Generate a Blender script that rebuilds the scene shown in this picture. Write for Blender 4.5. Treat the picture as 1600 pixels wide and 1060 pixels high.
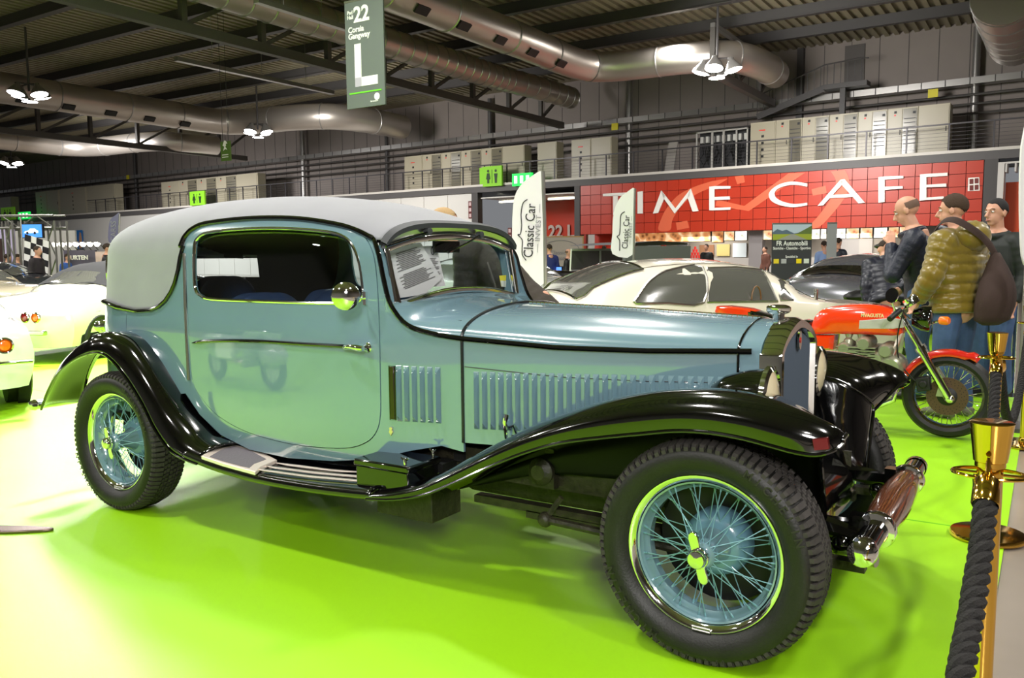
import bpy, bmesh, math, random
from math import sin, cos, pi, radians, sqrt
from mathutils import Vector as V, Matrix
from mathutils.geometry import delaunay_2d_cdt
random.seed(7)
for o in list(bpy.data.objects): bpy.data.objects.remove(o)
SC = bpy.context.scene
COL = SC.collection
# ------------------------------------------------------------------ camera
CF = 1304.094
CC = V((4.096, -2.5132, 1.3237))
CFW = V((-0.53832, 0.83692, -0.09887)); CR = V((0.84146, 0.54025, -0.00833)); CU = V((-0.04644, 0.08768, 0.99507))
cam = bpy.data.cameras.new('camera'); camo = bpy.data.objects.new('camera', cam); COL.objects.link(camo)
cam.sensor_width = 36; cam.sensor_fit = 'HORIZONTAL'; cam.lens = CF / 1600 * 36; cam.clip_start = 0.05; cam.clip_end = 400
camo.matrix_world = Matrix(((CR.x, CU.x, -CFW.x, CC.x), (CR.y, CU.y, -CFW.y, CC.y), (CR.z, CU.z, -CFW.z, CC.z), (0, 0, 0, 1)))
SC.camera = camo
# ------------------------------------------------------------------ world and exposure
SC.view_settings.view_transform = 'Standard'; SC.view_settings.look = 'None'
SC.view_settings.gamma = 1; SC.view_settings.exposure = 0.0; SC.view_settings.use_curve_mapping = False
wd = bpy.data.worlds.new('hall_air'); SC.world = wd; wd.use_nodes = True
wd.node_tree.nodes['Background'].inputs[0].default_value = (0.92, 0.95, 1.0, 1)
wd.node_tree.nodes['Background'].inputs[1].default_value = 0.22
def area(name, loc, size, power, color=(1, .96, .9), to=None, spread=180, shape='DISK'):
    l = bpy.data.lights.new(name, 'AREA'); l.shape = shape; l.size = size; l.energy = power; l.color = color
    l.spread = radians(spread)
    o = bpy.data.objects.new(name, l); COL.objects.link(o); o.location = loc
    if to is not None: o.rotation_euler = (V(to) - V(loc)).to_track_quat('-Z', 'Y').to_euler()
    return o
# the hall's high lamps as bare area lights, no fittings built; x, y, z
LAMPS = [(x, y, 8.6) for x in (-27, -18, -9, 0, 9) for y in (-9, -2.5, 4)] + [(9, 11, 8.6), (12, 20, 8.6), (15, 28, 8.6), (-9, 30, 9.8), (-2, 9.5, 9.5), (-11, 10.5, 9.5)]
for p in LAMPS: area('hall_lamp', p, 0.7, 420, (1, .97, .92))
area('added_carpet_light', (-7, 4.5, 7.0), 1.2, 380, (1, .98, .95), (-4.6, 2.6, 0), 70)  # both carpet lights are added to whiten the floor at the left
area('added_carpet_light', (-13, 7, 8.0), 1.6, 480, (1, .98, .95), (-8.5, 6.0, 0), 100)
area('added_fill_light', (7.5, -7.5, 4.5), 1.6, 260, (1, .98, .95), (2, 0, .6), 120)  # added soft fill from behind the camera for the dark car side
area('added_wall_light', (-6, 24, 7.5), 3, 850, (1, .97, .93), (-4, 36, 3.5), 120)  # all three wall lights are added to brighten the back wall
area('added_wall_light', (-48, 26, 8), 4, 1700, (1, .98, .96), (-50, 38, 2.5), 130)
area('added_wall_light', (-26, 24, 7.5), 3, 1000, (1, .97, .93), (-28, 36, 3.5), 120)
# ------------------------------------------------------------------ picking points on real planes
def ray(px, py): return CFW * CF + CR * (px - 800) + CU * (530 - py)
def pick(px, py, ax, v):
    q = ray(px, py); return CC + q * ((v - CC[ax]) / q[ax])
def PX(px, py, v): return pick(px, py, 0, v)
def PY(px, py, v): return pick(px, py, 1, v)
def PZ(px, py, v=0): return pick(px, py, 2, v)
def PD(px, py, depth): return CC + ray(px, py) * (depth / CF)
# ------------------------------------------------------------------ materials
MATS = {}
def mat(name, col=(.5, .5, .5), rough=.5, metal=0, coat=0, cior=1.5, spec=.5, emit=0, noise=0, nscale=8, bump=0, bscale=40, trans=0, alpha=1, ior=1.45, coatr=.03, sheen=0):
    if name in MATS: return MATS[name]
    m = bpy.data.materials.new(name); m.use_nodes = True; nt = m.node_tree; b = nt.nodes['Principled BSDF']
    def lin(c): return c / 12.92 if c <= .04045 else ((c + .055) / 1.055) ** 2.4
    c = tuple(lin(x) for x in col) + (1,)
    I = b.inputs
    I['Base Color'].default_value = c; I['Roughness'].default_value = rough; I['Metallic'].default_value = metal
    I['Coat Weight'].default_value = coat; I['Coat Roughness'].default_value = coatr; I['Specular IOR Level'].default_value = spec
    I['Transmission Weight'].default_value = trans; I['IOR'].default_value = ior; I['Alpha'].default_value = alpha
    I['Coat IOR'].default_value = cior
    I['Sheen Weight'].default_value = sheen
    if emit:
        I['Emission Color'].default_value = c; I['Emission Strength'].default_value = emit
    if noise or bump:
        tc = nt.nodes.new('ShaderNodeTexCoord')
    if noise:
        n = nt.nodes.new('ShaderNodeTexNoise'); n.inputs['Scale'].default_value = nscale; n.inputs['Detail'].default_value = 5
        nt.links.new(tc.outputs['Object'], n.inputs['Vector'])
        r = nt.nodes.new('ShaderNodeValToRGB'); r.color_ramp.elements[0].position = .3; r.color_ramp.elements[1].position = .7
        r.color_ramp.elements[0].color = tuple(x * (1 - noise) for x in c[:3]) + (1,)
        r.color_ramp.elements[1].color = tuple(min(1, x * (1 + noise)) for x in c[:3]) + (1,)
        nt.links.new(n.outputs['Fac'], r.inputs['Fac']); nt.links.new(r.outputs['Color'], I['Base Color'])
    if bump:
        n = nt.nodes.new('ShaderNodeTexNoise'); n.inputs['Scale'].default_value = bscale; n.inputs['Detail'].default_value = 4
        nt.links.new(tc.outputs['Object'], n.inputs['Vector'])
        k = nt.nodes.new('ShaderNodeBump'); k.inputs['Strength'].default_value = bump; k.inputs['Distance'].default_value = .01
        nt.links.new(n.outputs['Fac'], k.inputs['Height']); nt.links.new(k.outputs['Normal'], I['Normal'])
    MATS[name] = m; return m
TEAL = mat('teal_paint', (.415, .53, .575), .22, coat=1, cior=2.3, noise=.03, nscale=2)
BLACKP = mat('black_paint', (.015, .015, .017), .1, coat=1, spec=.6)
CHROME = mat('chrome', (.93, .93, .93), .06, 1)
DULLCHR = mat('satin_metal', (.75, .74, .72), .28, 1)
ALU = mat('polished_aluminium', (.93, .88, .84), .32, .9)
GOLD = mat('brass', (.93, .74, .33), .1, 1)
RUBBER = mat('tyre_rubber', (.085, .08, .075), .5, noise=.25, nscale=14, bump=.15, bscale=120)
TREAD = mat('dusty_tread_rubber', (.20, .185, .175), .75, noise=.3, nscale=30)
FABRIC = mat('grey_roof_fabric', (.51, .515, .535), .85, noise=.06, nscale=5, bump=.25, bscale=500, sheen=.3)
DARKFAB = mat('dark_grey_trim', (.20, .21, .22), .6)
LINING = mat('black_lining', (.045, .042, .045), .9)
BLUELEATHER = mat('navy_upholstery', (.20, .27, .42), .5, bump=.2, bscale=60)
RUST = mat('dirty_chassis_metal', (.16, .15, .10), .5, noise=.5, nscale=25, bump=.5, bscale=50)
WHITE = mat('white_paint', (.90, .90, .87), .3, coat=.5)
def glassmat(name, tint=(.9, .95, .95), rough=0, mix=.12):
    m = bpy.data.materials.new(name); m.use_nodes = True; nt = m.node_tree; nt.nodes.clear()
    out = nt.nodes.new('ShaderNodeOutputMaterial'); mx = nt.nodes.new('ShaderNodeMixShader'); t = nt.nodes.new('ShaderNodeBsdfTransparent')
    g = nt.nodes.new('ShaderNodeBsdfGlossy'); g.inputs['Roughness'].default_value = rough; t.inputs[0].default_value = tint + (1,)
    fr = nt.nodes.new('ShaderNodeLayerWeight'); fr.inputs[0].default_value = .5
    pw = nt.nodes.new('ShaderNodeMath'); pw.operation = 'POWER'; pw.inputs[1].default_value = 4
    ad = nt.nodes.new('ShaderNodeMath'); ad.operation = 'MULTIPLY_ADD'; ad.inputs[1].default_value = .8; ad.inputs[2].default_value = .035 + mix
    nt.links.new(fr.outputs['Facing'], pw.inputs[0]); nt.links.new(pw.outputs[0], ad.inputs[0]); nt.links.new(ad.outputs[0], mx.inputs[0])
    nt.links.new(t.outputs[0], mx.inputs[1]); nt.links.new(g.outputs[0], mx.inputs[2]); nt.links.new(mx.outputs[0], out.inputs[0])
    return m
GLASS = glassmat('clear_glass', mix=.0)
DGLASS = glassmat('smoked_glass', (.35, .38, .36), mix=.05)
# ------------------------------------------------------------------ mesh builder
def frame(d):
    d = V(d).normalized(); a = V((0, 0, 1)) if abs(d.z) < .9 else V((1, 0, 0))
    u = d.cross(a).normalized(); return u, d.cross(u).normalized()
class MB:
    def __init__(s): s.v = []; s.f = []; s.n = None
    def add(s, vs, fs):
        b = len(s.v); s.v += [V(p) for p in vs]; s.f += [tuple(i + b for i in f) for f in fs]; return s
    def box(s, a, b):
        (x0, y0, z0), (x1, y1, z1) = a, b
        s.add([(x0, y0, z0), (x1, y0, z0), (x1, y1, z0), (x0, y1, z0), (x0, y0, z1), (x1, y0, z1), (x1, y1, z1), (x0, y1, z1)],
              [(0, 3, 2, 1), (4, 5, 6, 7), (0, 1, 5, 4), (1, 2, 6, 5), (2, 3, 7, 6), (3, 0, 4, 7)]); return s
    def obox(s, c, u, v, w):   # centre and three half-axis vectors
        c, u, v, w = V(c), V(u), V(v), V(w)
        s.add([c + u * i + v * j + w * k for k in (-1, 1) for i, j in ((-1, -1), (1, -1), (1, 1), (-1, 1))],
              [(0, 3, 2, 1), (4, 5, 6, 7), (0, 1, 5, 4), (1, 2, 6, 5), (2, 3, 7, 6), (3, 0, 4, 7)]); return s
    def beam(s, a, b, w, h=None):
        a, b = V(a), V(b); h = h or w; u, v = frame(b - a); s.obox((a + b) / 2, u * w / 2, v * h / 2, (b - a) / 2); return s
    def tube(s, pts, r, n=8, closed=False, cap=True, flat=None):
        pts = [V(p) for p in pts]; m = len(pts); rs = r if isinstance(r, list) else [r] * m
        u = None; base = len(s.v)
        for i, p in enumerate(pts):
            d = (pts[(i + 1) % m] - pts[i - 1]) if closed else (pts[min(i + 1, m - 1)] - pts[max(i - 1, 0)])
            d = d.normalized() if d.length > 1e-9 else V((0, 0, 1))
            if u is None: u = frame(d)[0]
            u = (u - d * u.dot(d)); u = u.normalized() if u.length > 1e-6 else frame(d)[0]
            w = d.cross(u); R_ = rs[i]
            ra, rb = R_ if isinstance(R_, tuple) else (R_, R_)
            for k in range(n):
                a = 2 * pi * k / n; s.v.append(p + u * cos(a) * ra + w * sin(a) * rb)
        for i in range(m if closed else m - 1):
            for k in range(n):
                j = (i + 1) % m; k2 = (k + 1) % n
                s.f.append((base + i * n + k, base + i * n + k2, base + j * n + k2, base + j * n + k))
        if cap and not closed:
            s.f.append(tuple(base + k for k in range(n))[::-1]); s.f.append(tuple(base + (m - 1) * n + k for k in range(n)))
        return s
    def lathe(s, prof, org=(0, 0, 0), ax=(0, 0, 1), n=24, closed=False, a0=0, a1=2 * pi):
        org = V(org); ax = V(ax).normalized(); u, w = frame(ax); base = len(s.v); m = len(prof); full = abs(a1 - a0 - 2 * pi) < 1e-6
        N = n if full else n + 1
        for k in range(N):
            a = a0 + (a1 - a0) * k / n; e = u * cos(a) + w * sin(a)
            for (r, h) in prof: s.v.append(org + e * r + ax * h)
        for k in range(n):
            k2 = (k + 1) % N
            for i in range(m if closed else m - 1):
                j = (i + 1) % m
                s.f.append((base + k * m + i, base + k2 * m + i, base + k2 * m + j, base + k * m + j))
        return s
    def grid(s, rows, cu=False, cv=False):
        base = len(s.v); m = len(rows); n = len(rows[0])
        for r in rows: s.v += [V(p) for p in r]
        for i in range(m if cu else m - 1):
            for k in range(n if cv else n - 1):
                i2 = (i + 1) % m; k2 = (k + 1) % n
                s.f.append((base + i * n + k, base + i * n + k2, base + i2 * n + k2, base + i2 * n + k))
        return s
    def prism(s, poly, org, u, v, w):   # 2-D outline in u,v pushed along w
        org, u, v, w = V(org), V(u), V(v), V(w); n = len(poly); b = len(s.v)
        s.v += [org + u * p[0] + v * p[1] for p in poly] + [org + u * p[0] + v * p[1] + w for p in poly]
        s.f.append(tuple(b + i for i in range(n))); s.f.append(tuple(b + n + i for i in range(n))[::-1])
        for i in range(n):
            j = (i + 1) % n; s.f.append((b + i, b + n + i, b + n + j, b + j))
        return s
    def ball(s, c, rx, ry=None, rz=None, n=12, m=8, rot=None):
        ry = ry or rx; rz = rz or rx; c = V(c); base = len(s.v); rows = []
        for i in range(m + 1):
            t = pi * i / m
            row = []
            for k in range(n):
                a = 2 * pi * k / n; p = V((rx * sin(t) * cos(a), ry * sin(t) * sin(a), rz * cos(t)))
                if rot is not None: p = rot @ p
                row.append(c + p)
            rows.append(row)
        return s.grid(rows, cv=True)
    def merge(s, o, M=None):
        return s.add([(M @ p if M is not None else p) for p in o.v], o.f)
    def moved(s, M):
        r = MB(); r.v = [M @ p for p in s.v]; r.f = list(s.f); return r
    def text(s, t, org, u, v, size=1, depth=.01, bold=0, align='CENTER', sx=1):
        cu = bpy.data.curves.new('lettering', 'FONT'); cu.body = t; cu.size = 1; cu.align_x = align; cu.align_y = 'CENTER'
        cu.offset = bold; cu.extrude = 0; cu.resolution_u = 3
        ob = bpy.data.objects.new('lettering', cu); COL.objects.link(ob); dg = bpy.context.evaluated_depsgraph_get(); dg.update()
        me = bpy.data.meshes.new_from_object(ob.evaluated_get(dg)); org, u, v = V(org), V(u).normalized(), V(v).normalized(); w = u.cross(v)
        bm = bmesh.new(); bm.from_mesh(me)
        if depth:
            g = bmesh.ops.extrude_face_region(bm, geom=list(bm.faces))
            for e in g['geom']:
                if isinstance(e, bmesh.types.BMVert): e.co.z += 1
        bm.verts.index_update()
        vs = [org + u * (q.co.x * size * sx) + v * (q.co.y * size) + w * (q.co.z * depth) for q in bm.verts]
        fs = [tuple(q.index for q in f_.verts) for f_ in bm.faces]
        bm.free(); bpy.data.objects.remove(ob); bpy.data.curves.remove(cu); bpy.data.meshes.remove(me)
        return s.add(vs, fs)
ROOT = {}
def tag(o, label=None, cat=None, group=None, kind=None):
    if label: o['label'] = label
    if cat: o['category'] = cat
    if group: o['group'] = group
    if kind: o['kind'] = kind
    return o
def thing(name, label, cat, loc=(0, 0, 0), rz=0, group=None):
    o = bpy.data.objects.new(name, None); COL.objects.link(o); o.location = loc; o.rotation_euler = (0, 0, rz)
    o.empty_display_size = .2
    ROOT[o.name] = Matrix.Translation(V(loc)) @ Matrix.Rotation(rz, 4, 'Z')
    return tag(o, label, cat, group)
def obj(name, mb, m, parent=None, world=False, flat=False, ang=38, label=None, cat=None, group=None, kind=None, recalc=True, bevel=0):
    me = bpy.data.meshes.new(name); loc = V((0, 0, 0)); vs = mb.v
    if parent is not None:
        R0 = ROOT[parent.name]
        if world: Mi = R0.inverted(); vs = [Mi @ p for p in vs]
    elif cat or kind:
        xs = [p.x for p in vs]; ys = [p.y for p in vs]; zs = [p.z for p in vs]
        loc = V(((min(xs) + max(xs)) / 2, (min(ys) + max(ys)) / 2, min(zs))); vs = [p - loc for p in vs]
    me.from_pydata([tuple(p) for p in vs], [], mb.f); me.update()
    if recalc:
        bm = bmesh.new(); bm.from_mesh(me); bmesh.ops.remove_doubles(bm, verts=bm.verts, dist=1e-5)
        bmesh.ops.recalc_face_normals(bm, faces=bm.faces); bm.to_mesh(me); bm.free()
    if not flat:
        me.shade_smooth(); me.set_sharp_from_angle(angle=radians(ang))
    me.materials.append(m)
    o = bpy.data.objects.new(name, me); COL.objects.link(o); o.location = loc
    if parent is not None: o.parent = parent; ROOT[o.name] = ROOT[parent.name]
    else: ROOT[o.name] = Matrix.Translation(loc)
    if bevel:
        bv = o.modifiers.new('bevel', 'BEVEL'); bv.width = bevel; bv.segments = 2; bv.limit_method = 'ANGLE'
    return tag(o, label, cat, group, kind)
def dup(root, loc, rz=None, label=None, group=None):
    r = root.copy(); COL.objects.link(r); r.location = loc
    if rz is not None: r.rotation_euler = (0, 0, rz)
    ROOT[r.name] = Matrix.Translation(V(loc)) @ Matrix.Rotation(r.rotation_euler.z, 4, 'Z')
    if label: r['label'] = label
    if group: r['group'] = group
    for ch in list(root.children):
        c = ch.copy(); COL.objects.link(c); c.parent = r
        for g in ch.children:
            q = g.copy(); COL.objects.link(q); q.parent = c
    return r
def interp(tab, x):
    if x <= tab[0][0]: return tab[0][1]
    for (a, b), (c, d) in zip(tab, tab[1:]):
        if x <= c: return b + (d - b) * (x - a) / (c - a)
    return tab[-1][1]
def smooth_interp(tab, x):      # monotone-ish cubic through the table
    n = len(tab)
    if x <= tab[0][0]: return tab[0][1]
    if x >= tab[-1][0]: return tab[-1][1]
    i = max(k for k in range(n - 1) if tab[k][0] <= x)
    x0, y0 = tab[i]; x1, y1 = tab[i + 1]; h = x1 - x0
    def sl(k):
        if k == 0: return (tab[1][1] - tab[0][1]) / (tab[1][0] - tab[0][0])
        if k == n - 1: return (tab[-1][1] - tab[-2][1]) / (tab[-1][0] - tab[-2][0])
        return (tab[k + 1][1] - tab[k - 1][1]) / (tab[k + 1][0] - tab[k - 1][0])
    m0, m1 = sl(i), sl(i + 1); t = (x - x0) / h
    return y0 * (2 * t ** 3 - 3 * t * t + 1) + m0 * h * (t ** 3 - 2 * t * t + t) + y1 * (3 * t * t - 2 * t ** 3) + m1 * h * (t ** 3 - t * t)
def spline(pts, k=6, closed=False):    # Catmull-Rom through points of any dimension
    n = len(pts); out = []
    P = [tuple(p) for p in pts]
    for i in range(n if closed else n - 1):
        g = lambda j: P[j % n] if closed else P[min(max(j, 0), n - 1)]
        a, b, c, d = g(i - 1), g(i), g(i + 1), g(i + 2)
        for s in range(k):
            t = s / k
            out.append(tuple(.5 * (2 * b[q] + (c[q] - a[q]) * t + (2 * a[q] - 5 * b[q] + 4 * c[q] - d[q]) * t * t + (3 * b[q] - a[q] - 3 * c[q] + d[q]) * t ** 3) for q in range(len(b))))
    if not closed: out.append(P[-1])
    return out
def inside(p, poly):
    x, y = p; c = False; n = len(poly)
    for i in range(n):
        x0, y0 = poly[i]; x1, y1 = poly[i - 1]
        if (y0 > y) != (y1 > y) and x < (x1 - x0) * (y - y0) / (y1 - y0) + x0: c = not c
    return c
def panel(name, outer, holes, surf, m, parent=None, step=.03, thick=.012, tdir=(0, 1, 0), off=0, world=True, **kw):
    """A sheet cut to an outline (x,z) with holes, lying on the surface (x,z) -> point; real thickness along tdir."""
    loops = [outer] + holes; pts = []; edges = []
    for lp in loops:
        b = len(pts); pts += [V(p) for p in lp]; edges += [(b + i, b + (i + 1) % len(lp)) for i in range(len(lp))]
    x0 = min(p[0] for p in outer); x1 = max(p[0] for p in outer); z0 = min(p[1] for p in outer); z1 = max(p[1] for p in outer)
    nx = int((x1 - x0) / step) + 1; nz = int((z1 - z0) / step) + 1
    bpts = [tuple(p) for p in pts]
    for i in range(nx + 1):
        for k in range(nz + 1):
            q = (x0 + i * step + .003, z0 + k * step + .003)
            if inside(q, outer) and not any(inside(q, h) for h in holes) and min((q[0] - a) ** 2 + (q[1] - b) ** 2 for a, b in bpts) > (step * .45) ** 2:
                pts.append(V(q))
    vo, eo, fo, _, _, _ = delaunay_2d_cdt(pts, edges, [], 0, 1e-6)
    faces = []
    for f in fo:
        c = sum((vo[i] for i in f), V((0, 0))) / len(f)
        if inside((c.x, c.y), outer) and not any(inside((c.x, c.y), h) for h in holes): faces.append(tuple(f))
    S = [V(surf(p.x, p.y)) for p in vo]; td = V(tdir)
    e = 1e-3; N = []
    for p in vo:
        a = V(surf(p.x + e, p.y)) - V(surf(p.x - e, p.y)); b = V(surf(p.x, p.y + e)) - V(surf(p.x, p.y - e)); n = a.cross(b).normalized()
        N.append(-n if n.dot(td) > 0 else n)
    if off: S = [s_ + n * off for s_, n in zip(S, N)]
    n0 = len(S); mb = MB(); verts = S + [s_ + td * thick for s_ in S]
    F = []; ori = {}
    for f in faces:
        nn = (S[f[1]] - S[f[0]]).cross(S[f[2]] - S[f[0]])
        if nn.dot(N[f[0]]) < 0: f = f[::-1]
        F.append(f); 
        for i in range(len(f)): ori[(f[i], f[(i + 1) % len(f)])] = 1
    allf = list(F) + [tuple(i + n0 for i in f)[::-1] for f in F]
    for (a, b) in list(ori):
        if (b, a) not in ori: allf.append((b, a, a + n0, b + n0))
    Mi = ROOT[parent.name].inverted() if (world and parent is not None) else Matrix()
    me = bpy.data.meshes.new(name); me.from_pydata([tuple(Mi @ v_) for v_ in verts], [], allf); me.update(); me.shade_smooth()
    R3 = Mi.to_3x3(); ln = []
    nF = len(F)
    for pi_, p in enumerate(me.polygons):
        for li in p.loop_indices:
            vi = me.loops[li].vertex_index
            ln.append(tuple(R3 @ N[vi]) if pi_ < nF else (tuple(R3 @ -N[vi - n0]) if pi_ < 2 * nF else tuple(p.normal)))
    me.normals_split_custom_set(ln); me.materials.append(m)
    o = bpy.data.objects.new(name, me); COL.objects.link(o)
    if parent is not None: o.parent = parent; ROOT[o.name] = ROOT[parent.name]
    else: ROOT[o.name] = Matrix()
    return tag(o, kw.get('label'), kw.get('cat'), kw.get('group'), kw.get('kind'))
# =================================================================== the hall
WA = V((1.717, 36.163, 0)); WU = V((.99843, -.05602, 0)); WN = V((.05602, .99843, 0)); WANG = math.atan2(WU.y, WU.x)
def WP(px, py, off=0):      # point of the photograph on the wall plane moved back by off
    q = ray(px, py); P0 = WA + WN * off; return CC + q * ((P0 - CC).dot(WN) / q.dot(WN))
def WL(px, py, off=0): p = WP(px, py, off); return ((p - WA).dot(WU), p.z)
def wthing(name, label, cat, s, off, z=0, group=None): return thing(name, label, cat, WA + WU * s + WN * off + V((0, 0, z)), WANG, group)
def w2(s, off, z): return WA + WU * s + WN * off + V((0, 0, z))
def wbox(mb, s0, s1, o0, o1, z0, z1):
    mb.obox(w2((s0 + s1) / 2, (o0 + o1) / 2, (z0 + z1) / 2), WU * (s1 - s0) / 2, WN * (o1 - o0) / 2, V((0, 0, (z1 - z0) / 2))); return mb
STEEL = mat('dark_grey_steel', (.27, .26, .26), .5); WALLG = mat('taupe_wall_panel', (.52, .485, .465), .7, noise=.05, nscale=.6)
WPAN = mat('white_wall_panel', (.80, .79, .77), .5); RED = mat('red_tile', (.72, .20, .10), .35, noise=.05, nscale=.5); GALV = mat('galvanised_metal', (.62, .61, .60), .3, .7)
ZM = 5.0
ST = dict(kind='structure')
# floor and carpet
fl = mat('polished_concrete', (.53, .495, .455), .22, noise=.12, nscale=1.2)
obj('floor', MB().box((-135, -22, -.1), (30, 48, -.008)), fl, **ST)
gm = mat('green_carpet', (.57, .80, .05), .45, noise=.05, nscale=.5, bump=.12, bscale=350, coat=.25, coatr=.38)
carpet = obj('green_carpet', MB().box((-19, -6.5, -.007), (3.98, 15, 0)), gm, cat='carpet', label='bright green exhibition carpet under the cars')
obj('carpet_seam', MB().box((-19, 1.95, 0), (3.98, 1.962, .0008)), mat('carpet_seam', (.33, .66, .08), .5), carpet, world=True)
# ceiling: deck with ribs and dark beams
CZ = 11.3
dk = mat('beige_roof_deck', (.56, .53, .44), .6)
cm = MB().box((-135, -22, CZ + .12), (30, 50, CZ + .3))
obj('ceiling', cm, dk, **ST)
rb_ = MB()
for k in range(240):
    x = -78 + k * .42; rb_.box((x, -4, CZ), (x + .2, 40.5, CZ + .13))
obj('ceiling_rib', rb_, dk, kind='stuff', flat=True, cat='roof ribs', label='beige corrugated ribs of the hall roof')
kk = 0
for y in [-1 + 3.4 * k for k in range(12)]:
    b = MB().box((-130, y, CZ - .42), (28, y + .06, CZ)).box((-130, y - .12, CZ - .46), (28, y + .18, CZ - .42)); kk += 1
    obj('trim_%d' % kk, b, STEEL, **ST)
# walls
s0, s1 = -135, 22
obj('wall_back', wbox(MB(), s0, s1, 4.0, 4.3, ZM, CZ + .3), WALLG, **ST)
wb_ = bpy.data.objects['wall_back']
jm = mat('panel_joint', (.30, .28, .275), .7)
g = MB()
for k in range(124): s = s0 + k * 1.25; wbox(g, s, s + .03, 3.985, 4.0, ZM, CZ)
obj('panel_joint', g, jm, wb_, world=True, kind='stuff', flat=True)
obj('wall_right', MB().box((24, -22, 0), (24.3, 38, CZ + .3)), WALLG, **ST)
obj('wall_front', MB().box((-95, -22.3, 0), (24.3, -22, CZ + .3)), mat('pale_wall', (.55, .54, .52), .7), **ST)
# mezzanine
obj('trim_20', wbox(MB(), s0, s1, -.0, 4.0, ZM + .02, ZM + .33), STEEL, **ST)
obj('trim_21', wbox(MB(), s0, s1, -.05, .12, ZM, ZM + .33), mat('mid_grey_beam', (.33, .32, .32), .5), **ST)
obj('trim_22', wbox(MB(), s0, s1, -.08, .3, ZM + .33, ZM + .45), mat('pale_ledge', (.80, .78, .75), .5), **ST)
ZD = ZM + .45
sR = WL(1538, 249)[0]; sL = WL(907, 291)[0]; sC = WL(748, 300)[0]
zr = WL(1500, 352)[1]
# lower white panelled wall, left of the corridor
lw = obj('wall_left', wbox(MB(), s0, sC - .5, .1, .3, 0, ZM), WPAN, **ST)
n = int((sC - .5 + 60) / 1.9)
for k in range(n):
    a = sC - .5 - (k + 1) * 1.9
    p_ = obj('wall_panel', wbox(MB(), a + .02, a + 1.88, .05, .1, .1, ZM - .05), WPAN, lw, world=True, flat=True)
obj('trim_1b' if False else 'column_steel', wbox(MB(), sC - .5, sC - .05, -.05, .4, 0, ZM), STEEL, **ST)
obj('column_steel', wbox(MB(), sL - .35, sL - .02, -.05, .4, 0, ZM), STEEL, **ST)
obj('column_steel', wbox(MB(), sR + .02, sR + .5, -.05, .4, 0, ZM), STEEL, **ST)
# corridor recess: white side, red back wall with 22 L
rc = obj('wall_corridor', wbox(MB(), sC, sL, 5.0, 5.2, 0, ZM), WPAN, **ST)
rw0 = WL(853, 320, 4.9)[0]; rw1 = WL(903, 320, 4.9)[0] + .6
rz = WL(880, 308, 4.9)[1]
rwl = obj('red_wall', wbox(MB(), rw0 - 1, rw1, 4.8, 5.0, 0, rz), RED, **ST)
cl = MB(); wbox(cl, sC, sL, .2, 5.0, ZM - .35, ZM - .28); obj('corridor_ceiling', cl, WPAN, **ST)
for px in (800, 878):
    p = WL(px, 300, 2.5); obj('tube_lamp', wbox(MB(), p[0] - .9, p[0] + .9, 2.4, 2.6, ZM - .45, ZM - .38), mat('lit_tube', (1, .97, .85), .5, emit=6), cat='lamp', label='lit ceiling tube over the corridor beside the red wall, %s one' % ('left' if px == 800 else 'right'), flat=True)
def wtext(t, px, py, hpx, off, m, depth=.04, sx=1, bold=.0, parent=None, name='lettering', **k):
    p = WP(px, py, off); q0 = WL(px, py - hpx / 2, off)[1]; q1 = WL(px, py + hpx / 2, off)[1]; h = q0 - q1
    return obj(name, MB().text(t, p, WU, (0, 0, 1), h * 1.38, depth, bold=bold, sx=sx), m, parent, world=True, flat=True, **k)
PALE = mat('pale_grey_letters', (.72, .66, .63), .5)
wtext('22 L', 877, 363, 20, 4.72, PALE, parent=rwl, bold=.03)
# white door panels right of the corridor column and small dark sign
for (x, y) in ((735, 328), (797, 370)):
    p = WL(x, y, 0.0)
    sg = obj('wall_notice', wbox(MB(), p[0] - .13, p[0] + .13, -.03, 0.04, p[1] - .5, p[1] + .5), mat('maroon_sign', (.36, .13, .12), .5), cat='sign', label='small maroon notice plate on the white wall %s' % ('left of the dark column' if x == 735 else 'behind the feather flag'), flat=True)
    for q in (-.33, 0, .33): obj('pictogram', MB().add([w2(p[0] - .08, -.035, p[1] + q - .1), w2(p[0] + .08, -.035, p[1] + q - .1), w2(p[0] + .08, -.035, p[1] + q + .1), w2(p[0] - .08, -.035, p[1] + q + .1)], [(0, 1, 2, 3)]), mat('notice_white', (.75, .65, .65), .5), sg, world=True, flat=True)
# ---- TIME CAFE fascia
fas = wthing('cafe_fascia', 'red tiled cafe fascia with large white letters TIME CAFE', 'sign', (sL + sR) / 2, 0, zr)
W_ = sR - sL; H_ = ZM - zr
obj('backing', MB().box((-W_ / 2, .04, 0), (W_ / 2, .3, H_)), mat('dark_red_backing', (.42, .08, .04), .6), fas)
nx, nz = 30, 5; tm = MB().box((0, 0, 0), (W_ / nx - .025, .05, H_ / nz - .025)); t0 = None
RED2 = mat('orange_clock_print', (.86, .40, .27), .4)
for i in range(nx):
    for j in range(nz):
        if t0 is None: t0 = obj('tile', tm, RED, fas, flat=True); o = t0
        else: o = t0.copy(); COL.objects.link(o); o.parent = fas
        o.location = (-W_ / 2 + i * W_ / nx + .0125, -.01, j * H_ / nz + .0125)
def fl_(px, py): s, z = WL(px, py, -.02); return (s - (sL + sR) / 2, z - zr)
def flat_poly(name, pts, m, par, y0=-.02, th=.012):
    return obj(name, MB().prism(pts, (0, y0, 0), (1, 0, 0), (0, 0, 1), (0, th, 0)), m, par, flat=True)
cc = fl_(1167, 318); 
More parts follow.
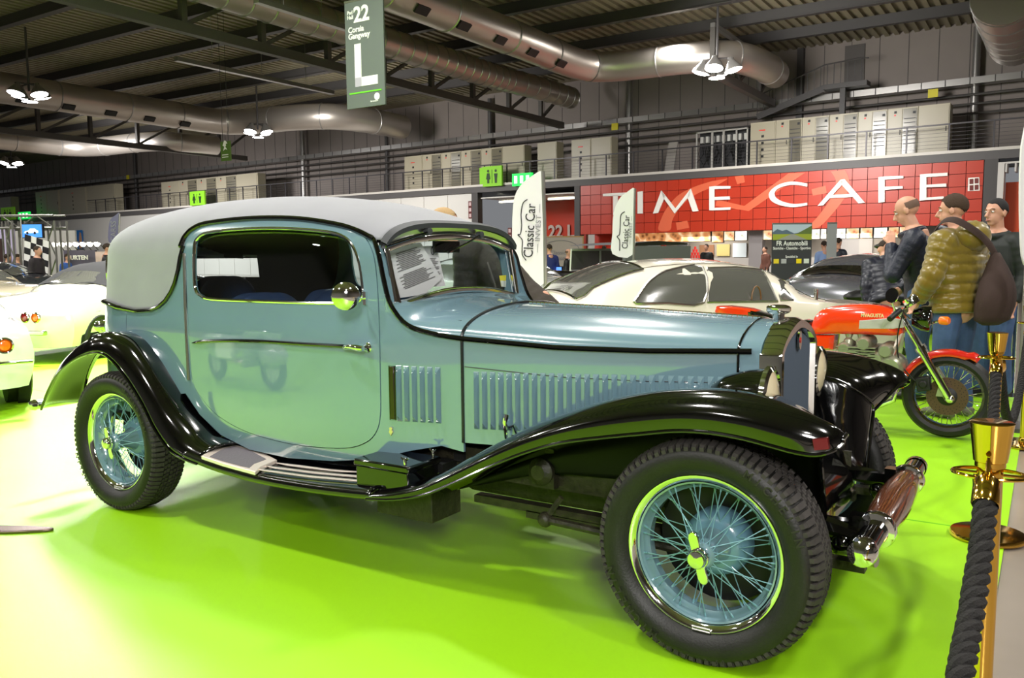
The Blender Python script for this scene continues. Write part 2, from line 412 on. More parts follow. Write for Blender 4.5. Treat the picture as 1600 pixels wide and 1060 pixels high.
def ringpts(c, r0, r1, a0, a1, n=24, sx=1.0):
    o_ = [(c[0] + r1 * cos(radians(a0 + (a1 - a0) * k / n)) * sx, c[1] + r1 * sin(radians(a0 + (a1 - a0) * k / n))) for k in range(n + 1)]
    return o_ + [(c[0] + r0 * cos(radians(a0 + (a1 - a0) * k / n)) * sx, c[1] + r0 * sin(radians(a0 + (a1 - a0) * k / n))) for k in range(n, -1, -1)]
def clip(pts, lo=.02, hi=None):
    hi = hi or H_ - .02; return [(x, min(max(z, lo), hi)) for x, z in pts]
def seg(a, b, w):
    a, b = V(a), V(b); d = (b - a).normalized(); n_ = V((-d.y, d.x)) * w / 2; return [tuple(a + n_), tuple(b + n_), tuple(b - n_), tuple(a - n_)]
# clock face: ring pieces, hands, hour marks traced on the fascia plane
flat_poly('clock_ring', [fl_(*p) for p in spline([(1113, 283), (1085, 292), (1060, 305), (1042, 325), (1032, 345), (1029, 360), (1047, 360), (1050, 345), (1060, 328), (1075, 312), (1095, 300), (1120, 290), (1138, 279)], 3)], RED2, fas)
flat_poly('clock_ring', [fl_(*p) for p in spline([(1298, 268), (1306, 282), (1303, 300), (1292, 320), (1275, 342), (1262, 356), (1280, 355), (1300, 335), (1318, 312), (1327, 292), (1325, 275), (1320, 266)], 3)], RED2, fas)
flat_poly('clock_hand', [fl_(*p) for p in [(1120, 312), (1163, 322), (1232, 271), (1258, 270), (1170, 330), (1118, 322)]], RED2, fas)
flat_poly('hour_mark', [fl_(*p) for p in [(1056, 348), (1074, 345), (1077, 356), (1058, 360)]], RED2, fas)
flat_poly('hour_mark', [fl_(*p) for p in [(1148, 276), (1162, 274), (1164, 285), (1152, 288)]], RED2, fas)
flat_poly('hour_mark', [fl_(*p) for p in [(1268, 296), (1290, 290), (1292, 302), (1270, 306)]], RED2, fas)
LW = mat('white_letters', (.95, .94, .91), .4)
def strokes(name, segs, px_w): 
    m = MB()
    for pts in segs: m.prism([fl_(*p) for p in pts], (0, -.09, 0), (1, 0, 0), (0, 0, 1), (0, .06, 0))
    return obj(name, m, LW, fas, flat=True)
strokes('letter_t', [[(943, 303), (978, 301), (978, 306), (943, 307)], [(959, 305), (966, 305), (966, 336), (959, 336)]], 0)
strokes('letter_i', [[(997, 300), (1005, 299), (1005, 334), (997, 334)]], 0)
strokes('letter_m', [[(1021, 334), (1034, 298), (1040, 306), (1029, 333)], [(1034, 298), (1056, 326), (1055, 334), (1037, 309)], [(1056, 326), (1080, 295), (1078, 306), (1055, 334)], [(1080, 295), (1092, 330), (1083, 331), (1075, 309)]], 0)
strokes('letter_e', [[(1109, 292), (1117, 291), (1117, 329), (1109, 329)], [(1117, 291), (1142, 291), (1142, 295), (1117, 296)], [(1117, 308), (1141, 307), (1141, 312), (1117, 313)], [(1117, 325), (1142, 324), (1142, 328), (1117, 329)]], 0)
carc = [(1262, 287), (1240, 284), (1222, 287), (1208, 295), (1202, 304), (1206, 314), (1220, 321), (1240, 324), (1262, 321)]
cin = [(1262, 317), (1243, 319), (1226, 316), (1214, 310), (1211, 303), (1215, 296), (1227, 291), (1243, 289), (1262, 292)]
strokes('letter_c', [[tuple(q) for q in spline(carc, 4)] + [tuple(q) for q in spline(cin, 4)]], 0)
strokes('letter_a', [[(1278, 322), (1314, 281), (1320, 285), (1287, 321)], [(1314, 281), (1320, 280), (1352, 317), (1342, 318), (1314, 287)], [(1300, 305), (1330, 303), (1333, 308), (1297, 310)]], 0)
strokes('letter_f', [[(1373, 277), (1383, 276), (1383, 316), (1373, 317)], [(1383, 276), (1412, 275), (1412, 279), (1383, 281)], [(1383, 292), (1411, 291), (1411, 295), (1383, 297)]], 0)
strokes('letter_e', [[(1438, 273), (1448, 272), (1448, 313), (1437, 314)], [(1448, 272), (1481, 270), (1481, 275), (1448, 277)], [(1448, 289), (1479, 287), (1479, 292), (1448, 293)], [(1447, 309), (1475, 307), (1475, 311), (1447, 313)]], 0)
em = [fl_(*p) for p in [(1513, 278), (1530, 277), (1531, 298), (1512, 299)]]
e_ = flat_poly('emblem', em, LW, fas, -.03, .015)
for (a, b) in ((1515, 280), (1523, 279), (1515, 290), (1523, 289)):
    flat_poly('emblem_field', [fl_(a, b), fl_(a + 6, b - .5), fl_(a + 6, b + 7.5), fl_(a, b + 8)], mat('maroon_emblem', (.42, .10, .08), .5), fas, -.04, .008)
# right part: white frame and orange wall
obj('white_jamb', wbox(MB(), sR + .5, sR + .72, -.1, .5, 0, ZM - .15), WPAN, **ST)
obj('wall_orange', wbox(MB(), sR + .72, s1, .6, .8, WL(1570, 366, .6)[1], ZM - .9), mat('orange_wall', (.80, .27, .06), .4), **ST)
obj('wall_grey', wbox(MB(), sR + .72, s1, .62, .82, 0, WL(1570, 366, .6)[1]), mat('pale_grey_wall', (.72, .71, .70), .5), **ST)
gr = MB()
for k in range(9):
    a = sR + .75 + k * .32; wbox(gr, a, a + .06, -.1, .6, ZM - .55, ZM - .2)
wbox(gr, sR + .7, sR + 4, -.1, -.05, ZM - .22, ZM - .15); obj('grille_bars', gr, WPAN, cat='grille', label='white slatted grille above the orange wall panel', kind='stuff')
# cafe interior behind the fascia
CO = 3.2
obj('cafe_back_wall', wbox(MB(), sL, sR, CO, CO + .2, 0, ZM), mat('cafe_wall', (.62, .60, .58), .5), **ST)
obj('cafe_ceiling', wbox(MB(), sL, sR, .3, CO, zr + .05, zr + .15), mat('cafe_soffit', (.5, .48, .46), .5), **ST)
area('cafe_light', w2((sL + sR) / 2 - 3, 1.6, zr - .1), 2.5, 160, (1, .9, .75), w2((sL + sR) / 2 - 3, 2.0, 0), 170)
area('cafe_light', w2((sL + sR) / 2 + 4, 1.6, zr - .1), 2.5, 160, (1, .9, .75), w2((sL + sR) / 2 + 4, 2.0, 0), 170)
obj('red_wall', wbox(MB(), sL, WL(995, 380, 1.5)[0], 1.5, 1.6, 0, zr + .1), mat('lit_red_wall', (.85, .20, .08), .4), **ST)
obj('cafe_counter', wbox(MB(), WL(1000, 380, .8)[0], WL(1530, 380, .8)[0], 1.15, 1.5, 0, 1.15), mat('counter_front', (.70, .68, .66), .4), cat='counter', label='long pale cafe counter below the red fascia')
random.seed(3)
def printed(name, cols, scale, emit):
    m = mat(name, cols[0], .4); nt = m.node_tree; b = nt.nodes['Principled BSDF']; tc = nt.nodes.new('ShaderNodeTexCoord'); n = nt.nodes.new('ShaderNodeTexVoronoi'); n.inputs['Scale'].default_value = scale
    r = nt.nodes.new('ShaderNodeValToRGB'); r.color_ramp.interpolation = 'EASE'
    while len(r.color_ramp.elements) < len(cols): r.color_ramp.elements.new(.5)
    for i, c in enumerate(cols):
        r.color_ramp.elements[i].position = i / (len(cols) - 1) * .9; r.color_ramp.elements[i].color = tuple(((x + .055) / 1.055) ** 2.4 for x in c) + (1,)
    nt.links.new(tc.outputs['Object'], n.inputs['Vector']); nt.links.new(n.outputs['Distance'], r.inputs[0]); nt.links.new(r.outputs[0], b.inputs['Base Color']); nt.links.new(r.outputs[0], b.inputs['Emission Color']); b.inputs['Emission Strength'].default_value = emit
    return m
MB1 = printed('lit_coffee_photo', [(.35, .17, .08), (.75, .5, .3), (.95, .82, .65)], 3, 1.0); MB2 = printed('lit_food_photo', [(.75, .3, .2), (.9, .75, .55), (.97, .93, .85)], 4, 1.1); MB3 = printed('lit_white_menu', [(.6, .65, .5), (.95, .93, .88), (.98, .98, .95)], 5, 1.3)
boards = [(993, 1110, MB1, 'wide lit coffee bean picture board'), (1113, 1130, MB1, 'lit menu picture right of the coffee picture'), (1132, 1147, MB2, 'second lit menu picture right of the coffee picture'), (1149, 1167, MB3, 'white lit menu picture with green ring'), (1193, 1206, MB2, 'lit menu picture left of the roll-up banner'), (1268, 1281, MB3, 'lit menu board right of the roll-up banner'), (1283, 1291, MB3, 'narrow lit menu board'), (1307, 1321, MB3, 'lit menu board right of the grey banner'), (1323, 1342, MB2, 'orange lit menu board'), (1345, 1363, MB2, 'second orange lit menu board'), (1366, 1386, MB3, 'white lit menu board with red dish'), (1389, 1404, MB2, 'lit menu board beside the bald man'), (1406, 1425, MB2, 'lit menu board behind the bald man')]
for (a, b, m, l) in boards:
    pa = WL(a, 362, .9); pb = WL(b, 362, .9); zt = zr - .0; zb_ = zr - .43
    if a < 1120: zt, zb_ = WL(a, 361, .9)[1], WL(a, 379, .9)[1]
    t = wthing('menu_board', l + ' over the cafe counter', 'menu board', (pa[0] + pb[0]) / 2, .9, zb_, 'lit menu boards over the counter'); w = (pb[0] - pa[0]) / 2
    obj('board_frame', MB().box((-w - .03, .0, -.03), (w + .03, .1, zt - zb_ + .03)), STEEL, t); obj('printed_face', MB().box((-w, -.02, 0), (w, 0, zt - zb_)), m, t)
# cup stacks, machines and posters behind the counter
ORD = ('first', 'second', 'third', 'fourth', 'fifth', 'sixth')
RC = mat('red_paper_cup', (.75, .12, .10), .5)
for (px, n) in ((1037, 6), (1086, 4)):
    c = WL(px, 400, 1.1)
    for r in range(n):
        for i in range(n - r):
            k = MB().lathe([(0, 0), (.05, 0), (.065, .14), (0, .14)], w2(c[0] + (i - (n - r - 1) / 2) * .15, 1.1, 1.15 + r * .145), n=8); obj('paper_cup', k, RC, cat='cup', label='red paper cup, %s in row %s up of the %s cup pyramid' % (ORD[i], ORD[r], 'taller left' if n == 6 else 'smaller right'), group='red cups in the %s pyramid' % ('taller' if n == 6 else 'smaller'))
for (a, b, y0, y1, c, l) in ((1012, 1030, 382, 400, (.55, .55, .55), 'steel coffee machine left of the cups'), (1048, 1060, 385, 400, (.9, .9, .9), 'white machine behind the cup pyramid'), (1060, 1075, 380, 400, (.35, .35, .36), 'dark coffee grinder right of the taller pyramid'), (1093, 1115, 383, 402, (.55, .40, .30), 'brown framed picture behind the counter'), (1120, 1140, 382, 400, (.72, .68, .45), 'olive framed picture behind the counter'), (1145, 1166, 380, 402, (.80, .86, .92), 'white and blue poster behind the counter'), (1173, 1186, 386, 400, (.90, .75, .25), 'yellow poster on the grey pillar'), (1314, 1341, 372, 420, (.62, .62, .64), 'grey cabinet door left of the pale panel'), (1342, 1362, 372, 420, (.68, .68, .69), 'pale grey cabinet door under the boards')):
    mach = 'machine' in l or 'grinder' in l; of = 1.32 if mach else CO - .10; p = WL(a, y0, of); q = list(WL(b, y1, of)); q[1] = 1.15 if mach else 0.0 if 'door' in l else q[1]
    obj('poster' if 'poster' in l or 'picture' in l else 'machine' if 'cabinet' not in l else 'cabinet_door', wbox(MB(), p[0], q[0], of - (.12 if mach else 0), of + (.12 if mach else .06), q[1], p[1]), mat('c_' + l[:12].replace(' ', '_'), c, .5), cat='poster' if 'poster' in l or 'picture' in l else 'machine' if 'cabinet' not in l else 'panel', label=l, flat=True)
pl_ = WL(1170, 380, .7); pr_ = WL(1191, 380, .7); obj('grey_pillar', wbox(MB(), pl_[0], pr_[0], .7, 1.1, 0, zr), mat('grey_pillar', (.52, .50, .50), .5), **ST)
# ---- railing on the mezzanine
post = MB().box((-.03, -.03, 0), (.03, .03, 1.1)); RL = mat('rail_grey', (.25, .24, .25), .4, .3)
sp0 = WL(0, 330)[0]
rt_ = wthing('mezzanine_railing', 'grey steel railing with wire infill along the mezzanine edge', 'railing', 0, .15, ZD)
a = WL(1560, 240)[0] + 3; lo = -70; first = None; k = 0
while a > lo and k < 70:
    if first is None: first = obj('post', post, RL, rt_, flat=True); o = first
    else: o = first.copy(); COL.objects.link(o); o.parent = rt_
    o.location = (a, 0, 0); a -= 1.6; k += 1
obj('handrail', MB().box((lo, -.03, 1.06), (22, .03, 1.12)), RL, rt_)
for z in [.15 + .15 * i for i in range(6)]: obj('wire', MB().box((lo, -.006, z), (22, .006, z + .012)), RL, rt_)
# ---- electrical cabinets
CB = mat('cream_cabinet', (.70, .67, .58), .45); CBD = mat('cream_cabinet_door', (.66, .63, .55), .35); CBW = mat('cabinet_window', (.44, .42, .36), .2); BLK = mat('matt_black', (.05, .05, .05), .5); LEDR = mat('red_indicator', (.9, .12, .1), .4)
def cabinet(s, w, h, kind, label, group, off=1.0, d=.7):
    t = wthing('electrical_cabinet', label, 'cabinet', s + w / 2, off, ZD, group)
    obj('body', MB().box((-w / 2, 0, 0), (w / 2, d, h)), CB, t, flat=True)
    dw = w * .94
    if kind == 'w':    # narrow column and a glazed column of breakers
        obj('door', MB().box((-dw / 2, -.03, .06), (-.02, 0, h - .06)), CBD, t, flat=True); obj('glazed_door', MB().box((.02, -.03, .06), (dw / 2, 0, h - .06)), CBW, t, flat=True)
        m = MB()
        for i in range(7):
            z = h * .25 + i * h * .085; m.box((.06, -.045, z), (dw / 2 - .05, -.03, z + .035))
        obj('breaker_rows', m, mat('breaker_grey', (.20, .19, .18), .5), t, kind='stuff', flat=True); obj('meter', MB().box((dw / 2 - .16, -.05, h * .86), (dw / 2 - .05, -.03, h * .91)), BLK, t, flat=True)
        obj('indicator', MB().box((-dw * .3, -.045, h * .84), (-dw * .3 + .07, -.03, h * .87)), LEDR, t, flat=True); obj('meter', MB().box((-dw * .3, -.05, h * .89), (-dw * .3 + .1, -.03, h * .94)), BLK, t, flat=True)
        obj('door_handle', MB().box((-.1, -.06, h * .45), (-.07, -.03, h * .55)), BLK, t, flat=True)
    elif kind == 's':
        obj('door', MB().box((-dw / 2, -.03, .06), (dw / 2, 0, h - .06)), CBD, t, flat=True)
        for i in range(4): obj('meter', MB().box((-.06, -.05, h * (.2 + .15 * i)), (.06, -.03, h * (.2 + .15 * i) + .11)), BLK, t, flat=True)
        obj('red_lettering', MB().box((-.18, -.04, h * .80), (.12, -.03, h * .825)), LEDR, t, flat=True)
    else:
        obj('door', MB().box((-dw / 2, -.03, .06), (dw / 2, 0, h - .06)), CBD, t, flat=True); obj('door_handle', MB().box((dw / 2 - .1, -.06, h * .45), (dw / 2 - .07, -.03, h * .55)), BLK, t, flat=True)
    return t
def row(px0, px1, ytop, n, where, off=1.0, last='p'):
    a = WL(px0, 250, off)[0]; b = WL(px1, 250, off)[0]; h = WL(px1, ytop, off)[1] - ZD; w = (b - a) / n
    for i in range(n):
        kd = 's' if i == 0 else last if i == n - 1 else 'w'
        nm = {'s': 'first cream cabinet with black meters', 'w': 'cream switch cabinet with glazed breaker door', 'p': 'plain-doored cream cabinet ending'}[kd]
        cabinet(a + i * w, w - .02, h, kd, ('%s %s' % (nm, 'of' if kd != 'p' else '') + ' the %s row' % where).replace('  ', ' ') if kd != 'w' else 'cream switch cabinet, number %s from the left of the %s row' % (('', 'two', 'three', 'four', 'five', 'six', 'seven', 'eight')[i], where), 'electrical cabinets of the %s row' % where, off)
row(1172, 1482, 161, 7, 'long right-hand'); row(632, 820, 226, 6, 'middle'); row(250, 402, 270, 5, 'left'); row(893, 956, 213, 2, 'short two-door')
row(90, 178, 287, 2, 'far left grey'); row(52, 88, 297, 2, 'far left slim')
a = WL(840, 250, 1)[0]; cabinet(a, WL(870, 250, 1)[0] - a, WL(850, 223, 1)[1] - ZD, 'p', 'single plain cream cabinet standing between the rows', None)
a = WL(0, 300, 1)[0]; cabinet(a - .3, WL(17, 300, 1)[0] - a + .3, WL(10, 308, 1)[1] - ZD, 'p', 'cream cabinet at the far left end above the toilet sign', None)
# open wiring rack
a = WL(1087, 250, 1)[0]; b = WL(1168, 250, 1)[0]; h = WL(1168, 199, 1)[1] - ZD
t = wthing('open_switch_rack', 'open switch rack with bare wiring in a pale metal frame', 'rack', (a + b) / 2, 1, ZD); w = b - a
obj('rack_frame', MB().box((-w / 2, 0, 0), (-w / 2 + .07, .07, h)).box((w / 2 - .07, 0, 0), (w / 2, .07, h)).box((-w / 2, 0, h - .07), (w / 2, .07, h)).box((-w / 2, 0, 0), (w / 2, .07, .1)).box((-w * .2, 0, 0), (-w * .2 + .1, .07, h)).box((w * .02, 0, 0), (w * .02 + .1, .07, h)).box((w * .27, 0, 0), (w * .27 + .07, .07, h)), mat('pale_frame', (.70, .69, .67), .4, .3), t, flat=True)
obj('rack_back', MB().box((-w / 2, .5, 0), (w / 2, .55, h)), mat('dark_backplate', (.16, .16, .17), .6), t)
for i in range(9):
    x = -w / 2 + .15 + i * w / 9.5; obj('switch_unit', MB().box((x, .2, h * .72), (x + .14, .4, h * .88)), mat('switch_white', (.72, .72, .70), .4), t, flat=True)
random.seed(5); m = MB()
for i in range(45):
    x = random.uniform(-w / 2 + .1, w / 2 - .1); m.tube([(x, .3, h * random.uniform(.6, .75)), (x + random.uniform(-.2, .2), .25, h * .45), (x + random.uniform(-.3, .3), .3, h * random.uniform(.1, .3))], .012, 4)
obj('wiring', m, BLK, t, kind='stuff')
obj('leaning_board', MB().obox(w2(WL(1050, 250, 1.0)[0], .9, ZD + .75), WU * .25 + V((0, 0, .0)), WN * .03, WU * .12 + V((0, 0, .75))), mat('grey_board', (.55, .53, .51), .6), cat='board', label='grey board leaning on the mezzanine left of the open rack', flat=True)
# cable tray, pipes and wall columns
tz = WL(1300, 157, 3.0)[1]; tr = MB(); wbox(tr, s0, s1, 2.8, 3.4, tz, tz + .05); wbox(tr, s0, s1, 2.75, 2.8, tz, tz + .28); ct = obj('cable_tray', tr, GALV, cat='cable tray', label='long galvanised cable tray running along the upper wall', flat=True)
m = MB()
for k in range(163): s = s0 + k * .95; wbox(m, s, s + .04, 2.73, 2.76, tz, tz + .28)
obj('tray_rib', m, STEEL, ct, world=True, kind='stuff', flat=True)
for i, (z, r) in enumerate(((tz - .35, .06), (tz - .75, .05), (tz - 1.15, .05))): obj('wall_pipe', MB().tube([w2(s0, 3.4, z), w2(s1, 3.4, z)], r, 8), mat('pipe_grey', (.42, .41, .40), .35, .6), cat='pipe', label='%s horizontal pipe along the wall under the cable tray' % ('upper', 'middle', 'lower')[i])
for k, (px, l, r) in enumerate(((983, 'corrugated duct pipe left of the lamp', .17), (1523, 'corrugated vent pipe at the right end of the cabinets', .16), (470, 'tall pale wall column left of the banner', .16), (602, 'wall column below the banner', .12), (765, 'dark column left of the middle truss end', .14), (205, 'column above the far left grey cabinets', .14))):
    p = WL(px, 150, 3.6); pr2 = [w2(p[0], 3.6, ZD + i * .16) for i in range(int((CZ - ZD) / .16))]
    obj('vent_pipe' if k < 2 else 'wall_column', MB().tube(pr2, [r * (1 + .06 * (i % 2) * (k < 2)) for i in range(len(pr2))], 10), GALV if k < 3 else STEEL, cat='pipe' if k < 2 else 'column', label=l)
p = WL(1251, 100, 3.8); obj('wall_column', wbox(MB(), p[0] - .15, p[0] + .15, 3.7, 4.0, ZD, CZ), STEEL, cat='column', label='flat steel wall column left of the upper stairs')
for px, py, l in ((961, 198, 'left'), (1458, 146, 'right'), (200, 277, 'far left')):
    p = WL(px, py, 2.7); obj('yellow_tag', wbox(MB(), p[0] - .2, p[0] + .2, 2.66, 2.7, p[1] - .18, p[1] + .18), mat('yellow_tag', (.85, .80, .10), .5), cat='tag', label='yellow marker plate on the cable tray, %s one' % l, flat=True)
# upper stairs with landing and door
t = wthing('steel_stairs', 'dark steel stairs climbing to a small landing and door on the upper wall', 'stairs', 0, 2.1, 0)
A, B = WL(1183, 183, 2.1), WL(1288, 138, 2.1); C_ = WL(1345, 135, 2.1)
obj('stringer', MB().beam((A[0], 0, A[1]), (B[0], 0, B[1]), .08, .3), STEEL, t); obj('landing', MB().box((B[0], -.2, B[1] - .1), (C_[0] + .3, .5, B[1] + .12)), STEEL, t); obj('landing_leg', MB().box((WL(1317, 150, 2.1)[0] - .12, -.1, ZD), (WL(1317, 150, 2.1)[0] + .12, .1, B[1])), STEEL, t)
for k in range(12): x = A[0] + (B[0] - A[0]) * (k + .5) / 12; z = A[1] + (B[1] - A[1]) * (k + .5) / 12; obj('stair_tread', MB().box((x - .15, 0, z), (x + .15, .5, z + .04)), STEEL, t, flat=True)
obj('handrail', MB().tube([(A[0], 0, A[1] + 1.0), (B[0], 0, B[1] + 1.05), (C_[0], 0, B[1] + 1.15), (C_[0] + .3, .0, B[1] + 1.1)], .035, 6), STEEL, t)
for k in range(17):
    u = k / 16; x = A[0] + (C_[0] - A[0]) * u; z = A[1] + (B[1] - A[1]) * min(1, (x - A[0]) / (B[0] - A[0])); obj('baluster', MB().box((x - .015, -.015, z), (x + .015, .015, z + 1.05)), STEEL, t, flat=True)
p0, p1 = WL(1319, 135, 3.95), WL(1352, 68, 3.95); obj('door_1', wbox(MB(), p0[0], p1[0], 3.9, 4.0, B[1], p1[1]), mat('dark_door', (.30, .28, .27), .5), **ST)
# ---- trusses along y
TR = mat('truss_steel', (.30, .285, .27), .5)
def truss(px, py, zb, label, y0=2, y1=38.5):
    P = PZ(px, py, zb); x = P.x; t = thing('roof_truss', label, 'truss', (x, y0, zb)); L = y1 - y0; zt = 1.32 + (zb - 1.32) / .79 - zb
    obj('bottom_chord', MB().box((-.14, 0, 0), (.14, L, .32)), TR, t); obj('top_chord', MB().box((-.09, 0, zt), (.09, L, zt + .16)), GALV, t)
    k = 0; y = 0
    while y < L - .5:
        obj('web_post', MB().box((-.1, y, .3), (.1, y + .2, zt)), TR, t, flat=True); obj('web_diagonal', MB().beam((0, y + .2, .3), (0, min(L, y + 2.9), zt), .13), TR, t, flat=True); y += 3.1
    return t
truss(0, 208, 8.3, 'dark roof truss crossing the lower left of the ceiling'); truss(430, 88, 8.3, 'dark roof truss passing behind the hanging banner'); truss(1000, 60, 8.3, 'roof truss hidden partly by the right duct', y0=30)
# ---- ducts
DU = mat('spiral_duct_metal', (.74, .71, .68), .36, .8, bump=0)
def duct(pts, r, label, rings=1.2, bri=None):
    t = thing('air_duct', label, 'duct', pts[0]); sp_ = [V(p) for p in spline([tuple(p) for p in pts], 8)]
    obj('duct_tube', MB().tube(sp_, r, 28), DU, t, world=True, ang=60)
    d = 0; last = sp_[0]
    for a, b in zip(sp_, sp_[1:]):
        d += (b - a).length
        if d > rings:
            d = 0; u, v = frame(b - a); obj('joint_ring', MB().tube([b + u * r * cos(q) + v * r * sin(q) for q in [2 * pi * k / 24 for k in range(24)]], .035, 5, closed=True), GALV, t, world=True)
    return t, sp_
def ductline(p0, p1, z, r, label, tail, rings=3.0, vents=0):
    A = PZ(p0[0], p0[1], z); B = PZ(p1[0], p1[1], z); A.x = B.x = (A.x + B.x) / 2 if abs(A.x - B.x) < 6 else B.x
    A.y -= 6
    pts = [A, A.lerp(B, .35), A.lerp(B, .7), B - V((0, .8, 0))]
    for dx, dy, dz in tail: pts.append(B + V((dx, dy, dz)))
    t, sp_ = duct(pts, r, label, rings)
    for k in range(vents):
        c = A.lerp(B, .15 + .8 * k / vents); obj('duct_outlet', MB().obox(c + V((r * .72, 0, -r * .72)), V((.10, 0, .10)), V((0, .3, 0)), V((.03, 0, -.03))), BLK, t, world=True)
    return t
ductline((60, 150), (360, 190), 9.3, .72, 'large shiny air duct crossing the left of the ceiling', [(1.2, .6, 0), (4.5, 1.2, 0), (6.6, 2.2, 0), (7.3, 4.5, 0), (7.3, 7.5, 0)], vents=6)
ductline((690, 12), (912, 106), 9.3, .62, 'large shiny air duct right of the banner with an S bend', [(1.0, .5, 0), (4.2, .9, 0), (5.8, 1.8, 0), (6.3, 4, 0), (6.3, 6, 0)], vents=6)
ductline((470, 20), (780, 125), 9.6, .55, 'spiral air duct behind the hanging banner', [(.3, 3.0, 0), (.3, 6.0, 0)], rings=.5)
ductline((10, 218), (110, 232), 9.0, .62, 'short shiny air duct at the far left', [(1.5, .6, 0), (6, 1.0, 0), (8, 2.2, 0), (8.6, 5, 0)])
P = PZ(1575, 20, 9.3); duct([P + V((0, 6, .3)), P + V((0, 3, .2)), P, P + V((0, -2.5, 0))], .95, 'dark end of an air duct in the top right corner')
P = PZ(380, 108, 8.6); 
for (a, b, l) in (((275, 92), (520, 145), 'slim lit cable duct under the roof left of the banner'), ((400, 0), (590, 60), 'slim pale cable duct above the banner')):
    A = PZ(a[0], a[1], 8.8); B = PZ(b[0], b[1], 8.8); mm = MB().beam(A, B, .22, .16)
    for q_ in (.2, .5, .8): mm.tube([A.lerp(B, q_), A.lerp(B, q_) + V((0, 0, CZ - A.z))], .012, 4)
    obj('cable_duct', mm, GALV, cat='cable duct', label=l)
# ---- lamps
LE = mat('lamp_glow', (1, .99, .96), .5, emit=25)
def lamp(px, py, z, label, power=500):
    P = PZ(px, py, z); t = thing('hall_pendant', label, 'lamp', P, 0, 'four-headed pendant lamps')
    obj('rod', MB().tube([(0, 0, .2), (0, 0, CZ - P.z)], .05, 8), STEEL, t)
    for i, (dx, dy) in enumerate(((.62, .1), (-.1, .62), (-.62, -.1), (.1, -.62))):
        h = obj('lamp_head', MB().lathe([(.10, .5), (.12, .4), (.34, .08), (.36, 0), (.33, 0), (.12, .34), (0, .36)], (dx, dy, 0), (-dx * .45, -dy * .45, 1), n=20), GALV, t); obj('lamp_glass', MB().lathe([(0, -.06), (.22, -.05), (.34, .0)], (dx, dy, 0), (-dx * .45, -dy * .45, 1), n=20), LE, h)
        obj('arm', MB().tube([(0, 0, .5), (dx, dy, .45)], .03, 6), STEEL, t)
    area('hall_lamp', P + V((0, 0, -.25)), .6, power, (1, .98, .95)).visible_camera = True
lamp(1120, 112, 8.4, 'bright four-headed lamp right of the S bend duct'); lamp(403, 208, 8.4, 'four-headed lamp below the end of the large left duct'); lamp(46, 150, 8.4, 'four-headed lamp in front of the large left duct'); lamp(18, 256, 8.4, 'small distant four-headed lamp at the far left')
# ---- hanging banner
Pb = PD(571, 85, 22); yb = Pb.y; c0_, c1_, c2_, c3_ = PY(538, 16, yb), PY(597, 2, yb), PY(603, 162, yb), PY(543, 172, yb)
cx = (c0_.x + c1_.x + c2_.x + c3_.x) / 4; w = ((c1_.x - c0_.x) + (c2_.x - c3_.x)) / 2; z1_, z0_ = PY(571, -2, yb).z, PY(573, 167, yb).z
bn = thing('hanging_banner', 'grey hanging banner reading 22 and a large white letter L', 'banner', (cx, yb, z0_)); hh = z1_ - z0_
obj('banner_sheet', MB().box((-w / 2, 0, 0), (w / 2, .05, hh)), mat('slate_banner', (.44, .47, .46), .6), bn)
obj('banner_rod', MB().tube([(-w / 2, .02, hh + .02), (w / 2, .02, hh + .02)], .04, 8), GALV, bn); obj('cord', MB().tube([(-w * .3, .02, hh), (-w * .3, .02, CZ - z0_)], .012, 5), LW, bn); obj('cord', MB().tube([(w * .3, .02, hh), (w * .3, .02, CZ - z0_)], .012, 5), LW, bn)
BT = mat('banner_white', (.97, .97, .96), .5, emit=.15)
def btext(t, u, v, h, bold=.02, sx=1, al='LEFT'): return obj('lettering', MB().text(t, (-w / 2 + u * w, -.004, hh * v), (1, 0, 0), (0, 0, 1), h, .01, bold=bold, align=al, sx=sx), BT, bn, flat=True)
btext('22', .24, .865, hh * .20, .03); btext('Pad', .07, .90, hh * .05); btext('Hall', .07, .855, hh * .05); btext('Corsia', .09, .735, hh * .075, .025); btext('Gangway', .09, .675, hh * .075, .025); 
obj('letter_l', MB().box((-w * .26, -.012, hh * .20), (-w * .09, 0, hh * .60)).box((-w * .26, -.012, hh * .20), (w * .33, 0, hh * .285)), BT, bn, flat=True)
obj('green_line', MB().box((-w * .42, -.012, hh * .135), (w * .42, 0, hh * .148)), mat('lime_line', (.45, .85, .2), .5, emit=.2), bn, flat=True)
obj('round_logo', MB().lathe([(0, 0), (w * .07, 0), (w * .07, .01), (0, .01)], (w * .3, -.012, hh * .085), (0, 1, 0), 20), BT, bn); btext('fieramilano', .63, .045, hh * .022, .01)
